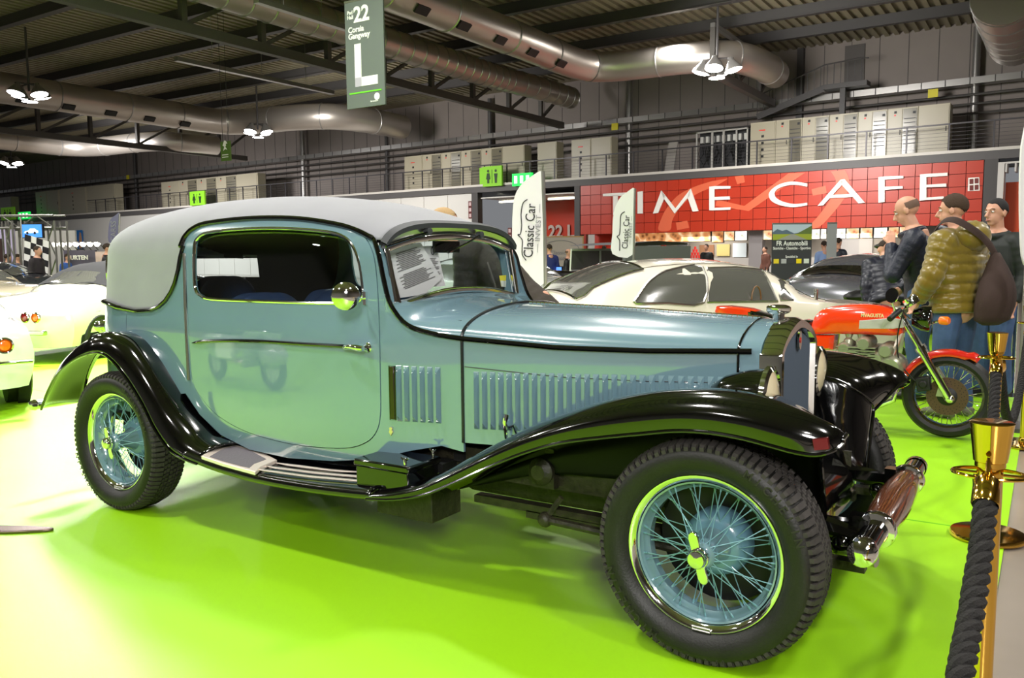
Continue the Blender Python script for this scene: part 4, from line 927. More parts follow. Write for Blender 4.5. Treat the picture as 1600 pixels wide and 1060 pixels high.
# apron going down from the inner edge of the wing to the frame
apr = []
ie = [r[-1] for r in rowsF]
lowp = [(1.8, .19, .34), (1.95, .20, .36), (2.1, .21, .38), (2.25, .23, .42), (2.4, .25, .46), (2.55, .275, .48), (2.7, .30, .48), (2.85, .325, .48), (3.0, .345, .48), (3.12, .36, .47), (3.22, .385, .45), (3.30, .38, .44), (3.36, .375, .43), (3.41, .37, .42), (3.45, .36, .41), (3.485, .35, .40), (3.505, .345, .39)]
for a, b in zip(ie, lowp):
    b = V(b); mid = a.lerp(b, .5) + V((.0, -.015, .0)); 
    if a.x > 3.3: mid += V((.0, 0.02, -.0))
    apr.append([V(q) for q in spline([tuple(a), tuple(a.lerp(b, .25) + V((0, .0, .0))), tuple(mid), tuple(b)], 4)])
sweep(apr, 'wing_apron', mat('satin_black', (.02, .02, .02), .45, spec=.25)); sweep([[V((p.x, 2 * YC - p.y, p.z)) for p in r] for r in apr], 'wing_apron', BLACKP)
front_edge = rowsS[-1] + apr[-1][1:]
both('wing_bead', MB().tube(front_edge, .007, 6), BLACKP)
# red side marker under the nose of the near wing
mk_ = PY(1283, 694, -.030)
both('marker_lamp', MB().obox(mk_ + V((0, .004, 0)), (.019, .006, .003), (0, .010, 0), (-.003, 0, .016)), mat('red_lens', (.38, .08, .09), .15, coat=1))
# ---- running board
RB = [(.62, .365), (.72, .350), (.872, .332), (1.136, .318), (1.422, .322), (1.686, .336), (1.82, .347)]
rb = []
for x, z in spline(RB, 4): rb.append([V((x, -.05, z - .0)), V((x, -.055, z + .018)), V((x, -.045, z + .034)), V((x, -.02, z + .042)), V((x, .10, z + .046)), V((x, .17, z + .07)), V((x, .19, z + .13))])
board = sweep(rb, 'running_board', BLACKP, th=.01); sweep([[V((p.x, 2 * YC - p.y, p.z)) for p in r] for r in rb], 'running_board', BLACKP)
def rbz(x): return interp(RB, x) + .047
for (l_, r_) in (((432, 723), (613, 746)), ((415, 728), (604, 752)), ((398, 732), (576, 756))):
    A, B = PZ(l_[0], l_[1], .375), PZ(r_[0], r_[1], .385)
    pts = [A.lerp(B, t / 10) for t in range(11)]
    for p in pts: p.z = rbz(p.x) + .006
    obj('tread_strip', MB().tube(pts, [(.004, .003)] + [(.0075, .0065)] * 9 + [(.004, .003)], 8), ALU, board, world=True)
pz = [PZ(x, y, .392) for x, y in ((307, 716), (340, 705), (366, 698), (401, 703), (433, 716), (406, 727), (377, 736), (339, 738), (323, 727))]
pc = sum(pz, V((0, 0, 0))) / len(pz)
def plate(sc, dz):
    o = []
    for p in pz: q_ = pc + (p - pc) * sc; q_.y = max(q_.y, -.056 + .05 * (1 - sc)); q_.z = rbz(q_.x) + (.006 if q_.y > -.03 else -.004) + dz; o.append(q_)
    return o
def slab(a_, b_): n_ = len(a_); return MB().add(a_ + b_, [tuple(range(n_)), tuple(range(2 * n_ - 1, n_ - 1, -1))] + [(i, n_ + i, n_ + (i + 1) % n_, (i + 1) % n_) for i in range(n_)])
PLM = mat('cream_aluminium', (.93, .87, .82), .3, .3, coat=.4)
step = obj('step_plate', slab(plate(1, .010), plate(1, -.008)), PLM, board, world=True, bevel=.003)
obj('step_mat', slab([p + V((.0, 0, .004)) for p in plate(.74, .010)], plate(.74, .006)), mat('grey_ribbed_rubber', (.42, .40, .42), .55, bump=.3, bscale=90), board, world=True)
# ---- battery box on the board
bx = cobj('battery_box', MB().box((1.70, .0, .375), (1.98, .20, .465)), BLACKP, bevel=.006)
obj('box_lid', MB().box((1.692, -.008, .462), (1.99, .21, .492)), BLACKP, bx, world=True, bevel=.008)
for (x, y) in ((1.72, .19), (1.955, .015), (1.96, .19)):
    obj('wing_nut', MB().lathe([(0, 0), (.007, 0), (.007, .02), (.004, .03), (0, .032)], (x, y, .492), n=10).tube([(x - .018, y, .522), (x, y, .508), (x + .018, y, .522)], .005, 6), CHROME, bx, world=True)
# bonnet catch
lt = V(PY(795, 668, YC - hw(2.28) - .02)); cobj('bonnet_catch', MB().tube([lt + V((-.01, 0, .05)), lt + V((-.012, -.01, .02)), lt + V((-.012, 0, -.05))], [.012, .009, .006], 8).tube([lt + V((.0, 0, .0)), lt + V((.03, -.012, .012)), lt + V((.035, 0, -.02))], .006, 6).tube([lt + V((.01, 0, -.05)), lt + V((.022, -.01, -.06)), lt + V((.02, 0, -.03))], .007, 6), CHROME)
# ---- chassis below
cobj('chassis_rail', MB().box((-.6, .30, .40), (3.45, .36, .52)), RUST); cobj('chassis_rail', MB().box((-.6, 1.04, .40), (3.45, 1.10, .52)), RUST)
cobj('engine_sump', MB().box((1.9, .5, .26), (3.0, .9, .55)), RUST, bevel=.03)
cobj('floor_pan', MB().box((-.55, .2, .42), (2.0, 1.2, .46)), mat('underseal_black', (.04, .04, .035), .6)); cobj('firewall', MB().box((2.0, .28, .46), (2.05, 1.12, 1.06)), LINING)
cobj('tool_locker', MB().box((1.72, .10, .235), (2.02, .30, .37)), RUST, bevel=.006)
sh = V(PY(850, 735, .26)); cobj('damper', MB().lathe([(0, 0), (.05, 0), (.055, .03), (.03, .05), (0, .05)], sh, (0, -1, 0), 16).box(sh + V((-.05, -.01, -.07)), sh + V((.05, .03, .09))), RUST)
lsp = [PY(790, 778, .2), PY(850, 792, .2), PY(940, 812, .2)]
cobj('leaf_spring', MB().beam((2.15, .24, .335), (3.65, .24, .335), .05, .03).beam((2.4, .24, .31), (3.45, .24, .30), .05, .03), RUST)
cobj('leaf_spring', MB().beam((2.15, 1.16, .335), (3.65, 1.16, .335), .05, .03).beam((2.4, 1.16, .31), (3.45, 1.16, .30), .05, .03), RUST)
a_, b_ = PY(852, 812, .15), PY(940, 832, .15)
cobj('track_rod', MB().tube([a_, a_ + (b_ - a_) * 3], .016, 8).ball(a_, .03).tube([a_, a_ + V((.06, .02, .09))], .012, 6), RUST)
cobj('front_axle', MB().tube([(3.203, .05, .368), (3.203, .25, .30), (3.203, 1.15, .30), (3.203, 1.35, .368)], .035, 8), RUST)
cobj('rear_axle', MB().tube([(0, .05, .368), (0, 1.35, .368)], .045, 8).ball((0, YC, .368), .15), RUST)
for y in (.33, 1.07): cobj('frame_horn', MB().tube([(3.35, y, .46), (3.5, y, .42), (3.62, y, .40)], [.045, .035, .03], 8).ball((3.56, y, .37), .045), BLACKP)
cobj('front_valance', MB().grid([[V((3.30, y, .58)), V((3.38, y, .52)), V((3.46, y, .44)), V((3.48, y, .36))] for y in [.40 + .60 * k / 8 for k in range(9)]]), BLACKP)
cobj('cross_tube', MB().tube([(3.60, .3, .40), (3.60, 1.1, .40)], .018, 8), BLACKP)
# ---- headlamps
for y in (YC - .365, YC + .365):
    c = V((3.30, y, .838))
    hl = cobj('headlamp', MB().lathe([(0, -.20), (.03, -.19), (.065, -.14), (.088, -.06), (.096, -.01), (.102, 0), (.102, .014), (.092, .02)], c, (1, 0, 0), 32), BLACKP)
    obj('headlamp_rim', MB().lathe([(.096, -.004), (.105, 0), (.105, .016), (.092, .024), (.088, .016)], c, (1, 0, 0), 32), CHROME, hl, world=True)
    obj('headlamp_lens', MB().lathe([(.093, .014), (.06, .028), (.03, .034), (0, .036)], c, (1, 0, 0), 32), mat('cream_lens_glass', (.85, .80, .66), .12, coat=1, bump=.15, bscale=40), hl, world=True)
    obj('lamp_bracket', MB().tube([c + V((-.05, 0, -.09)), c + V((-.05, .06 if y < YC else -.06, -.3))], .02, 8), BLACKP, hl, world=True)
# ---- front bumper with wooden grip
B0 = V((3.661, YC - .625, .428)); B1 = V((3.661, YC + .625, .428)); c_ = PZ(1345, 868, .428)
bar = MB().tube([(3.661, YC - .60, .428), (3.661, YC + .60, .428)], .040, 20)
bum = cobj('front_bumper', bar, BLACKP)
for s_ in (-1, 1):
    obj('bumper_cap', MB().lathe([(.043, -.03), (.045, 0), (.040, .022), (.02, .034), (0, .038)], (3.661, YC + s_ * .60, .428), (0, s_, 0), 24), CHROME, bum, world=True)
    obj('bumper_collar', MB().lathe([(.040, -.025), (.058, -.022), (.063, 0), (.058, .022), (.040, .025)], (3.661, YC + s_ * .355, .428), (0, 1, 0), 28), CHROME, bum, world=True)
    obj('bumper_bracket', MB().box((3.42, YC + s_ * .35 - .02, .41), (3.65, YC + s_ * .35 + .02, .445)).box((3.58, YC + s_ * .35 - .028, .38), (3.62, YC + s_ * .35 + .028, .47)), BLACKP, bum, world=True)
wood = mat('varnished_walnut', (.30, .12, .05), .22, coat=1)
nt = wood.node_tree; wv = nt.nodes.new('ShaderNodeTexWave'); wv.bands_direction = 'X'; wv.inputs['Scale'].default_value = 9; wv.inputs['Distortion'].default_value = 5; wv.inputs['Detail'].default_value = 3
tc = nt.nodes.new('ShaderNodeTexCoord'); mp = nt.nodes.new('ShaderNodeMapping'); mp.inputs['Scale'].default_value = (4, .6, 4); nt.links.new(tc.outputs['Object'], mp.inputs[0]); nt.links.new(mp.outputs[0], wv.inputs[0])
cr = nt.nodes.new('ShaderNodeValToRGB'); cr.color_ramp.elements[0].color = (.045, .012, .005, 1); cr.color_ramp.elements[1].color = (.16, .05, .018, 1); nt.links.new(wv.outputs['Fac'], cr.inputs[0]); nt.links.new(cr.outputs[0], nt.nodes['Principled BSDF'].inputs['Base Color'])
obj('wooden_grip', MB().tube([(3.661, YC + t, .428) for t in (-.335, -.28, -.15, 0, .15, .28, .335)], [.046, .052, .060, .063, .060, .052, .046], 24), wood, bum, world=True)
obj('tow_eye', MB().lathe([(.0, 0), (.018, 0), (.018, .04), (.0, .04)], (3.65, YC - .50, .375), (1, -.3, 0), 12), DULLCHR, bum, world=True)
# ---- rear bumper end, tail lamp and spare fittings
rbp = PY(62, 634, .12)
rbm = cobj('rear_bumper', MB().tube([(rbp.x, .10, .46), (rbp.x, 1.3, .46)], .028, 14), CHROME)
obj('bumper_cap', MB().lathe([(.03, 0), (.034, .01), (.026, .035), (0, .045)], (rbp.x, .10, .46), (0, -1, 0), 16), CHROME, rbm, world=True)
obj('bumper_bracket', MB().beam((rbp.x, .45, .46), (-.5, .45, .46), .04), BLACKP, rbm, world=True)
t_ = V((-.72, .42, .0))
cobj('luggage_rack', MB().tube([(-.50, .42, .96), (-.66, .40, .94), (-.72, .42, .80), (-.70, .62, .78), (-.62, .64, .94), (-.50, .62, .96)], .014, 8), CHROME)
cobj('tail_lamp', MB().lathe([(0, 0), (.035, .0), (.04, .05), (.03, .08), (0, .085)], (-.58, .34, .93), (-1, -.3, 0), 18), CHROME)
# spare wheel cover low at the back
# ---- interior
def pleated(name, cx, y0, y1, z0, z1, lean, n=9):
    rows = []
    for i in range(13):
        a = pi * i / 12; row = []
        for k in range(n * 4 + 1):
            u = k / (n * 4); y = y0 + (y1 - y0) * u; e = 1 - abs(2 * u - 1) ** 4; pl_ = .008 * abs(sin(u * n * pi))
            zz = z0 + (z1 - z0) * (.75 + .25 * e) * (i / 12 if i <= 12 else 1); row.append(V((cx + lean * (i / 12) + (.05 + pl_) * sin(a) , y, z0 + (z1 - z0) * (.72 + .28 * e) * (1 - cos(a)) / 2)))
        rows.append(row)
    m = MB().grid(rows); m.grid([[p + V((-.09, 0, 0)) for p in r] for r in rows[::-1]]); return cobj(name, m, BLUELEATHER, ang=60)
pleated('rear_seat', -.12, .24, .68, .62, 1.215, -.12, 7); pleated('rear_seat', -.12, .70, 1.16, .62, 1.215, -.12, 7)
pleated('front_seat', .82, .20, .68, .60, 1.145, -.12, 7); pleated('front_seat', .82, .72, 1.20, .60, 1.145, -.12, 7)
cobj('seat_cushion', MB().box((.85, .22, .5), (1.3, 1.18, .66)), BLUELEATHER, bevel=.04)
cobj('dashboard', MB().box((1.66, .2, .92), (1.76, 1.2, 1.08)), LINING, bevel=.02)
sw = V((1.50, .42, 1.06)); ax = V((-.85, 0, .5)).normalized()
swh = cobj('steering_wheel', MB().tube([sw + frame(ax)[0] * .20 * cos(a) + frame(ax)[1] * .20 * sin(a) for a in [2 * pi * k / 36 for k in range(36)]], .013, 8, closed=True), BLACKP)
obj('wheel_spokes', MB().beam(sw - frame(ax)[0] * .2, sw + frame(ax)[0] * .2, .03, .008).beam(sw, sw + frame(ax)[1] * .2, .03, .008).tube([sw, sw - ax * .35], .018, 8), BLACKP, swh, world=True)
cobj('interior_mirror', MB().obox((1.66, YC, 1.37), (.008, 0, 0), (0, .10, 0), (0, 0, .028)), BLACKP, bevel=.004)
# ---- wire wheels
def tyre_letters():
    m = MB()
    for (t, a0, R_) in (('MICHELIN', radians(62), .325), ('MICHELIN', radians(242), .325)):
        for i, ch in enumerate(t):
            a = a0 - i * radians(6.2); u = V((sin(a), 0, -cos(a))); w = V((cos(a), 0, sin(a)))
            m.text(ch, w * R_ + V((0, -.0465, 0)) + V((0, .0, 0)), u, w, .038, .0015, bold=.01)
    a = radians(262)
    for i, ch in enumerate('CONFORT 17x50'):
        aa = radians(244) + i * radians(3.4); w = V((cos(aa), 0, sin(aa))); u = V((-sin(aa), 0, cos(aa)))
        m.text(ch, w * .335 + V((0, -.0465, 0)), u, -w, .02, .0012, bold=.01)
    return m
WH = {}
def wheel(loc, rz, first=False, flip=1):
    # rim plane at local y=0, tyre bulges to y=-.035 .. .16 ; axle along y
    w = bpy.data.objects.new('wheel', None); COL.objects.link(w); w.parent = CAR; ROOT[w.name] = ROOT[CAR.name]; w.empty_display_size = .1
    w.location = V(loc) - CAR.location; w.rotation_euler = (0, 0, rz)
    def part(n, mb, m, **k):
        if n in WH: o = WH[n].copy(); COL.objects.link(o); o.parent = w; return o
        o = obj(n, mb(), m, w, **k); WH[n] = o; return o
    T = .368
    prof = [(.250, .012), (.262, -.012), (.285, -.034), (.315, -.042), (.338, -.034), (.352, -.015), (.357, .0), (.361, .03), (.361, .10), (.357, .13), (.352, .145), (.338, .164), (.315, .172), (.285, .164), (.262, .142), (.250, .118)]
    part('tyre', lambda: MB().lathe(prof, (0, 0, 0), (0, 1, 0), 96, closed=False), RUBBER, ang=60)
    def tread():
        m = MB(); n = 84
        for k in range(n):
            a = 2 * pi * k / n; e = V((cos(a), 0, sin(a))); t = V((-sin(a), 0, cos(a))); 
            for j, (y0, y1, sh_) in enumerate(((-.022, .022, 0), (.028, .062, .4), (.068, .102, 0), (.108, .152, .4))):
                c = e * (.3625 if 0 < j < 3 else .3595) + t * (sh_ * .024) + V((0, (y0 + y1) / 2, 0)); tl = .0095 if j in (0, 3) else .0088
                tilt = V((0, -.006 if j == 0 else .006 if j == 3 else 0, 0))
                if j in (1, 2):
                    for q_ in (-1, 1): m.obox(c + V((0, q_ * .009, 0)) + t * q_ * .003, e * .0055, t * .009, V((0, .0072, 0)))
                else:
                    m.obox(c, e * .0065 + tilt * 0, t * tl, V((0, (y1 - y0) / 2, 0)) + e * (.006 if j == 0 else -.006))
            m.obox(e * .346 + V((0, -.027, 0)), e * .010, t * .0075, V((0, .005, 0)) + e * .004)
        return m
    part('tread', tread, TREAD, flat=True, kind='stuff')
    part('rim_band', lambda: MB().lathe([(.232, .018), (.233, .008), (.238, .0), (.245, -.005), (.251, -.010), (.256, -.011), (.260, -.007), (.261, .0), (.258, .008), (.250, .02)], ax=(0, 1, 0), n=72), CHROME)
    part('rim', lambda: MB().lathe([(.232, .006), (.226, .010), (.222, .03), (.206, .05), (.206, .085), (.222, .105), (.232, .13), (.25, .14), (.25, .012)], ax=(0, 1, 0), n=72), TEAL)
    def spokes():
        m = MB(); n = 15
        for k in range(n):
            a = 2 * pi * k / n
            for (rh, yh, rr2, yr, da) in ((.042, -.02, .222, .03, .42), (.042, -.02, .222, .03, -.42), (.060, .10, .207, .062, .36), (.060, .10, .207, .075, -.36)):
                b = a + (pi / n if yh > 0 else 0) + (da > 0) * pi / n * .5
                p = V((cos(b) * rh, yh, sin(b) * rh)); q2 = V((cos(b + da) * rr2, yr, sin(b + da) * rr2)); m.tube([p, q2], .0018, 5, cap=False); m.tube([q2 + (p - q2).normalized() * .014, q2], .0036, 5)
        return m
    part('wire_spokes', spokes, mat('spoke_paint', (.42, .58, .63), .3, .2, coat=.5), kind='stuff')
    part('hub', lambda: MB().lathe([(0, -.035), (.036, -.035), (.044, -.025), (.045, -.01), (.038, 0), (.040, .04), (.062, .085), (.068, .10), (.068, .12), (0, .12)], ax=(0, 1, 0), n=32), TEAL)
    part('brake_drum', lambda: MB().lathe([(0, .085), (.075, .086), (.10, .10), (.112, .125), (.115, .17), (0, .17)], ax=(0, 1, 0), n=32), mat('drum_blue', (.36, .50, .58), .25, coat=.8))
    part('back_plate', lambda: MB().lathe([(.05, .172), (.21, .165), (.215, .175), (.05, .18)], ax=(0, 1, 0), n=40), mat('back_plate_black', (.05, .05, .045), .5))
    sp_ = part('knock_off_nut', lambda: MB().prism([(.034 * cos(a), .034 * sin(a)) if min(abs(((a - b0 + pi) % (2 * pi)) - pi) for b0 in (radians(105), radians(285))) > .42 else ((.034 + .052 * max(0, 1 - (min(abs(((a - b0 + pi) % (2 * pi)) - pi) for b0 in (radians(105), radians(285))) / .42) ** 2.2)) * cos(a), (.034 + .052 * max(0, 1 - (min(abs(((a - b0 + pi) % (2 * pi)) - pi) for b0 in (radians(105), radians(285))) / .42) ** 2.2)) * sin(a)) for a in [2 * pi * k / 60 for k in range(60)]], (0, -.052, 0), (1, 0, 0), (0, 0, 1), (0, .016, 0)), CHROME, bevel=.003)
    part('hub_cap', lambda: MB().lathe([(.031, -.05), (.031, -.066), (.026, -.073), (.010, -.077), (0, -.078)], ax=(0, 1, 0), n=28), CHROME)
    part('rim_clip', lambda: MB().tube([(-.03, -.012, -.243), (-.03, -.012, -.253), (.03, -.012, -.253), (.03, -.012, -.243)], .004, 6, closed=True), DULLCHR)
    part('tyre_lettering', tyre_letters, mat('raised_rubber', (.15, .14, .13), .5), flat=True, kind='stuff')
    return w
RT = .368
wheel((3.203, 0, RT), .0); wheel((0, 0, RT), 0); wheel((3.203, 1.4, RT), pi); wheel((0, 1.4, RT), pi)
# =================================================================== stanchions and ropes
SPOS = [(4.007, -.464), (3.91, 1.86), (4.0, 4.106), (3.98, 6.6)]
st0 = thing('brass_stanchion', 'nearest brass stanchion post, in front at the right edge', 'stanchion', (SPOS[0][0], SPOS[0][1], 0), 0, 'brass stanchions along the carpet edge')
obj('base', MB().lathe([(0, 0), (.155, 0), (.16, .006), (.16, .018), (.155, .026), (.03, .034), (0, .034)], n=48), GOLD, st0)
obj('pole', MB().lathe([(.025, .03), (.0255, .80), (.0255, .87)], n=28), GOLD, st0); obj('base_collar', MB().lathe([(.034, .032), (.034, .045), (.027, .06)], n=28), GOLD, st0)
obj('cap', MB().lathe([(.0255, .86), (.030, .862), (.030, .872), (.033, .874), (.043, .955), (.044, .958), (.040, .960), (0, .957)], n=36), GOLD, st0)
obj('ring', MB().tube([(.072 * cos(a) , .050 * sin(a), .845) for a in [2 * pi * k / 40 for k in range(40)]], .0042, 8, closed=True).tube([(-.07, 0, .845), (.07, 0, .845)], .004, 6), GOLD, st0)
for p, l in zip(SPOS[1:], ('second brass stanchion post from the front, right of the bumper', 'third brass stanchion, cut by the right edge beside the motorcycle wheel', 'far brass stanchion behind the third one')): dup(st0, (p[0], p[1], 0), label=l)
ROPE = mat('black_twisted_rope', (.085, .075, .07), .85, noise=.4, nscale=60, bump=.6, bscale=260)
def rope(pts, label, r=.0125, pitch=.085):
    P = [V(p) for p in spline([tuple(p) for p in pts], 14)]; t = thing('rope', label, 'rope', P[0], 0, 'black twisted ropes between the stanchions')
    L = [0]
    for a, b in zip(P, P[1:]): L.append(L[-1] + (b - a).length)
    N = max(30, int(L[-1] / .008))
    def at(d):
        for i in range(len(L) - 1):
            if d <= L[i + 1]: f = (d - L[i]) / (L[i + 1] - L[i]); return P[i].lerp(P[i + 1], f), (P[i + 1] - P[i]).normalized()
        return P[-1], (P[-1] - P[-2]).normalized()
    for s in range(3):
        q = []
        for k in range(N + 1):
            c, d = at(L[-1] * k / N); a = 2 * pi * (L[-1] * k / N / pitch + s / 3); u, v = frame(d); q.append(c + u * cos(a) * r * .95 + v * sin(a) * r * .95)
        obj('strand', MB().tube(q, r, 7), ROPE, t, world=True)
    for c, d in (at(0), at(L[-1])):
        d = d if c == P[0] else -d
        obj('rope_ferrule', MB().lathe([(0, -.045), (.012, -.045), (.018, -.035), (.026, -.025), (.027, .03), (.025, .034)], c, d, 20), GOLD, t, world=True)
        obj('hook', MB().tube([c - d * .045, c - d * .06 + V((0, 0, .01)), c - d * .07 + V((0, 0, .035)), c - d * .05 + V((0, 0, .04))], .005, 6), GOLD, t, world=True)
    return t
rp = [PY(x, y, v) for x, y, v in ((1541, 770, -.545), (1536, 830, -.62), (1527, 900, -.71), (1514, 980, -.82), (1498, 1070, -.95))]
d_ = rp[-1] - rp[-2]
rope(rp + [rp[-1] + d_.normalized() * .25 + V((0, 0, -.03)), V((3.99, -1.75, .36)), V((4.0, -2.3, .45)), V((4.03, -2.95, .80))], 'thick black twisted rope hanging from the nearest brass stanchion towards the camera')
def sag(a, b, dz=.42, n=8): a, b = V(a), V(b); return [a.lerp(b, k / n) - V((0, 0, dz * (1 - (2 * k / n - 1) ** 2))) for k in range(n + 1)]
rope(sag((3.995, -.36, .80), (3.915, 1.76, .80)), 'black twisted rope between the first and the second brass stanchion', pitch=.085)
rope(sag((3.92, 1.96, .80), (3.995, 4.0, .80)), 'black twisted rope between the second and the third brass stanchion')
for i, (px, py) in enumerate(((1583, 456), (1597, 452))):
    P = PZ(px, 622 - i * 14, 0); P = CC + (P - CC) * 1.0; P.z = 0
    obj('belt_post', MB().lathe([(0, 0), (.17, 0), (.17, .03), (.035, .05), (.035, .92), (.045, .93), (.045, .99), (0, .99)], P, n=24), CHROME, cat='stanchion', label='chrome belt barrier post behind the brass stanchions, %s one' % ('left' if i == 0 else 'right'))
# display disc at the left edge
dl = thing('display_foot', 'flat dark metal display foot at the lower left edge', 'stand', (-.24, -.44, 0))
u_ = V((CR.x, CR.y, 0)).normalized(); v_ = V((-u_.y, u_.x, 0)); pe = PZ(84, 827, .01) - V((-.24, -.44, 0))
obj('foot_bar', MB().prism([(.34 * cos(a) * (1 if cos(a) > 0 else 1), .05 * sin(a)) for a in [2 * pi * k / 32 for k in range(32)]], V((pe.x, pe.y, 0)) - u_ * .34, u_, v_, (0, 0, .016)), mat('bronze_metal', (.45, .38, .36), .25, .9), dl, bevel=.005); obj('foot_knob', MB().lathe([(.03, .01), (.03, .05), (.018, .07), (.016, .5), (0, .5)], V((pe.x, pe.y, 0)) - u_ * .36, n=20), mat('brown_metal', (.4, .3, .3), .3, .9), dl)

# =================================================================== motorcycle
YM = 4.13
MO = thing('red_motorcycle', 'red and silver vintage sports motorcycle parked behind the coupe', 'motorcycle', (2.85, YM, 0))
def mobj(n, mb, m, p=None, **k): return obj(n, mb, m, p or MO, world=True, **k)
ORG = mat('orange_red_paint', (.93, .23, .06), .2, coat=1); RED_F = mat('red_fender_paint', (.80, .13, .07), .2, coat=1); ENG = mat('cast_aluminium', (.66, .66, .58), .35, .7); STR = mat('silver_stripe', (.78, .76, .75), .35, .3)
def mp_(px, py, y=YM): return PY(px, py, y)
hub = mp_(1481, 620); Rw = .305
hub.z = Rw + .002
wh_ = mobj('front_wheel', MB().lathe([(Rw - .075, -.035), (Rw - .05, -.052), (Rw - .02, -.045), (Rw, 0), (Rw - .02, .045), (Rw - .05, .052), (Rw - .075, .035)], hub, (0, 1, 0), 64), RUBBER)
obj('wheel_rim', MB().lathe([(Rw - .068, -.03), (Rw - .074, -.036), (Rw - .09, -.02), (Rw - .092, .02), (Rw - .074, .036), (Rw - .068, .03)], hub, (0, 1, 0), 64), CHROME, wh_, world=True)
m = MB()
for k in range(40):
    a = 2 * pi * k / 40; s = -1 if k % 2 else 1; b = a + s * .5; m.tube([hub + V((cos(b) * .04, s * .03, sin(b) * .04)), hub + V((cos(a) * (Rw - .09), 0, sin(a) * (Rw - .09)))], .0025, 4, cap=False)
obj('wire_spokes', m, CHROME, wh_, world=True, kind='stuff')
obj('wheel_hub', MB().lathe([(0, -.05), (.05, -.05), (.055, -.02), (.055, .02), (.05, .05), (0, .05)], hub, (0, 1, 0), 24), ENG, wh_, world=True)
dsk = MB().lathe([(.065, -.055), (.135, -.055), (.135, -.049), (.065, -.049)], hub, (0, 1, 0), 48, closed=True)
br = mat('drilled_brown_steel', (.36, .27, .22), .4, .5); br_ = obj('brake_disc', dsk, br, wh_, world=True)
m = MB()
for k in range(72):
    a = 2 * pi * k / 24 + (k // 24) * .09; r = .092 + .016 * (k // 24); m.lathe([(0, 0), (.0032, 0), (.0032, -.0015), (0, -.0015)], hub + V((cos(a) * r, -.0555, sin(a) * r)), (0, 1, 0), 6)
mobj('disc_holes', m, BLK, kind='stuff')
mobj('disc_carrier', MB().lathe([(.03, -.062), (.062, -.058), (.07, -.052), (.03, -.05)], hub, (0, 1, 0), 24), BLK)
rows = []
for k in range(25):
    a = radians(55 + 118 * k / 24); r = Rw + .03 + (.02 if k < 3 else 0)
    rows.append([hub + V((cos(a) * (r - (.03 if abs(q) == 3 else .0) - .004 * q * q * .5), q * .022, sin(a) * (r - (.03 if abs(q) == 3 else 0) - .004 * q * q * .5))) for q in range(-3, 4)])
fe = mobj('front_mudguard', MB().grid(rows), RED_F); fe.modifiers.new('s', 'SOLIDIFY').thickness = .006
for s in (-1, 1):
    y = YM + s * .095
    a, b = PY(1405, 490, y), hub + V((.02, s * .095, -.01)); a.y = y
    f = mobj('fork_leg', MB().tube([a, a.lerp(b, .45)], .020, 14).tube([a.lerp(b, .42), b], .028, 14).tube([a.lerp(b, .40), a.lerp(b, .45)], .034, 14).ball(b, .034, .03, .034), CHROME if s < 0 else ENG)
cal = mp_(1443, 600, YM - .08); mobj('brake_caliper', MB().obox(cal, (.045, 0, .01), (0, .035, 0), (-.01, 0, .05)).lathe([(0, -.05), (.028, -.05), (.028, .03), (0, .03)], cal, (0, 1, 0), 14), BLK, bevel=.008); mobj('caliper_plate', MB().prism([(0, 0), (-.05, .0), (-.03, .09), (0, .07)], hub + V((-.02, -.085, .0)), (1, 0, 0), (0, 0, 1), (0, .01, 0)), ENG)
tp = spline([(1271, 520), (1273, 500), (1283, 486), (1300, 479), (1340, 475), (1375, 476), (1400, 484), (1415, 496), (1413, 510), (1410, 523), (1360, 522), (1300, 521)], 3, True)
tc_ = [mp_(*p) for p in tp]
def puffed(pts, wid, n=5, y=YM, infl=.06):
    c = sum(pts, V((0, 0, 0))) / len(pts); rows = []
    for k in range(-n, n + 1):
        u = k / n; s = (1 - abs(u) ** 2.6) ** (1 / 2.6) if abs(u) < 1 else 0.0; s = max(.0, s); f = 1 - infl * 3 * (1 - s) if abs(u) < 1 else .72
        rows.append([V((c.x + (p.x - c.x) * f, y + u * wid, c.z + (p.z - c.z) * (f if f > .6 else .6))) for p in pts])
    m = MB().grid(rows, cv=True); b = len(m.v); nn = len(pts); m.f.append(tuple(range(nn))); m.f.append(tuple(range(b - nn, b))[::-1]); return m
tk = mobj('fuel_tank', puffed(tc_, .14), ORG, ang=60)
st_ = [mp_(*p, YM - .136) for p in [(1343, 501), (1395, 497), (1411, 500), (1412, 512), (1395, 514), (1342, 514)]]
obj('tank_stripe', MB().prism([(p.x, p.z) for p in st_], (0, YM - .143, 0), (1, 0, 0), (0, 0, 1), (0, .03, 0)), STR, tk, world=True, bevel=.003)
obj('tank_lettering', MB().text('MVAGUSTA', mp_(1363, 493.5, YM - .142), (1, 0, .01), (0, 0, 1), .036, .004, bold=.03, sx=.82), mat('pale_gold_letters', (.93, .85, .62), .4), tk, world=True, flat=True)
obj('filler_cap', MB().lathe([(0, 0), (.05, 0), (.052, .012), (.03, .022), (0, .024)], mp_(1367, 479), n=24), CHROME, tk, world=True)
sp2 = [mp_(*p) for p in [(1262, 545), (1265, 522), (1309, 522), (1306, 545)]]
mobj('side_panel', puffed(sp2, .13, infl=.03), ORG)
se = [mp_(*p) for p in spline([(1235, 520), (1240, 503), (1262, 499), (1273, 505), (1268, 527), (1250, 530)], 2, True)]
mobj('seat', puffed(se, .12), BLACKP)
tl_ = [mp_(*p) for p in spline([(1123, 478), (1160, 480), (1185, 485), (1192, 497), (1130, 495)], 2, True)]
mobj('seat_cowl', puffed(tl_[:], .10), ORG)
mobj('seat_pad', puffed([mp_(*p) for p in spline([(1168, 484), (1190, 487), (1245, 505), (1240, 520), (1180, 505)], 2, True)], .11), BLACKP)
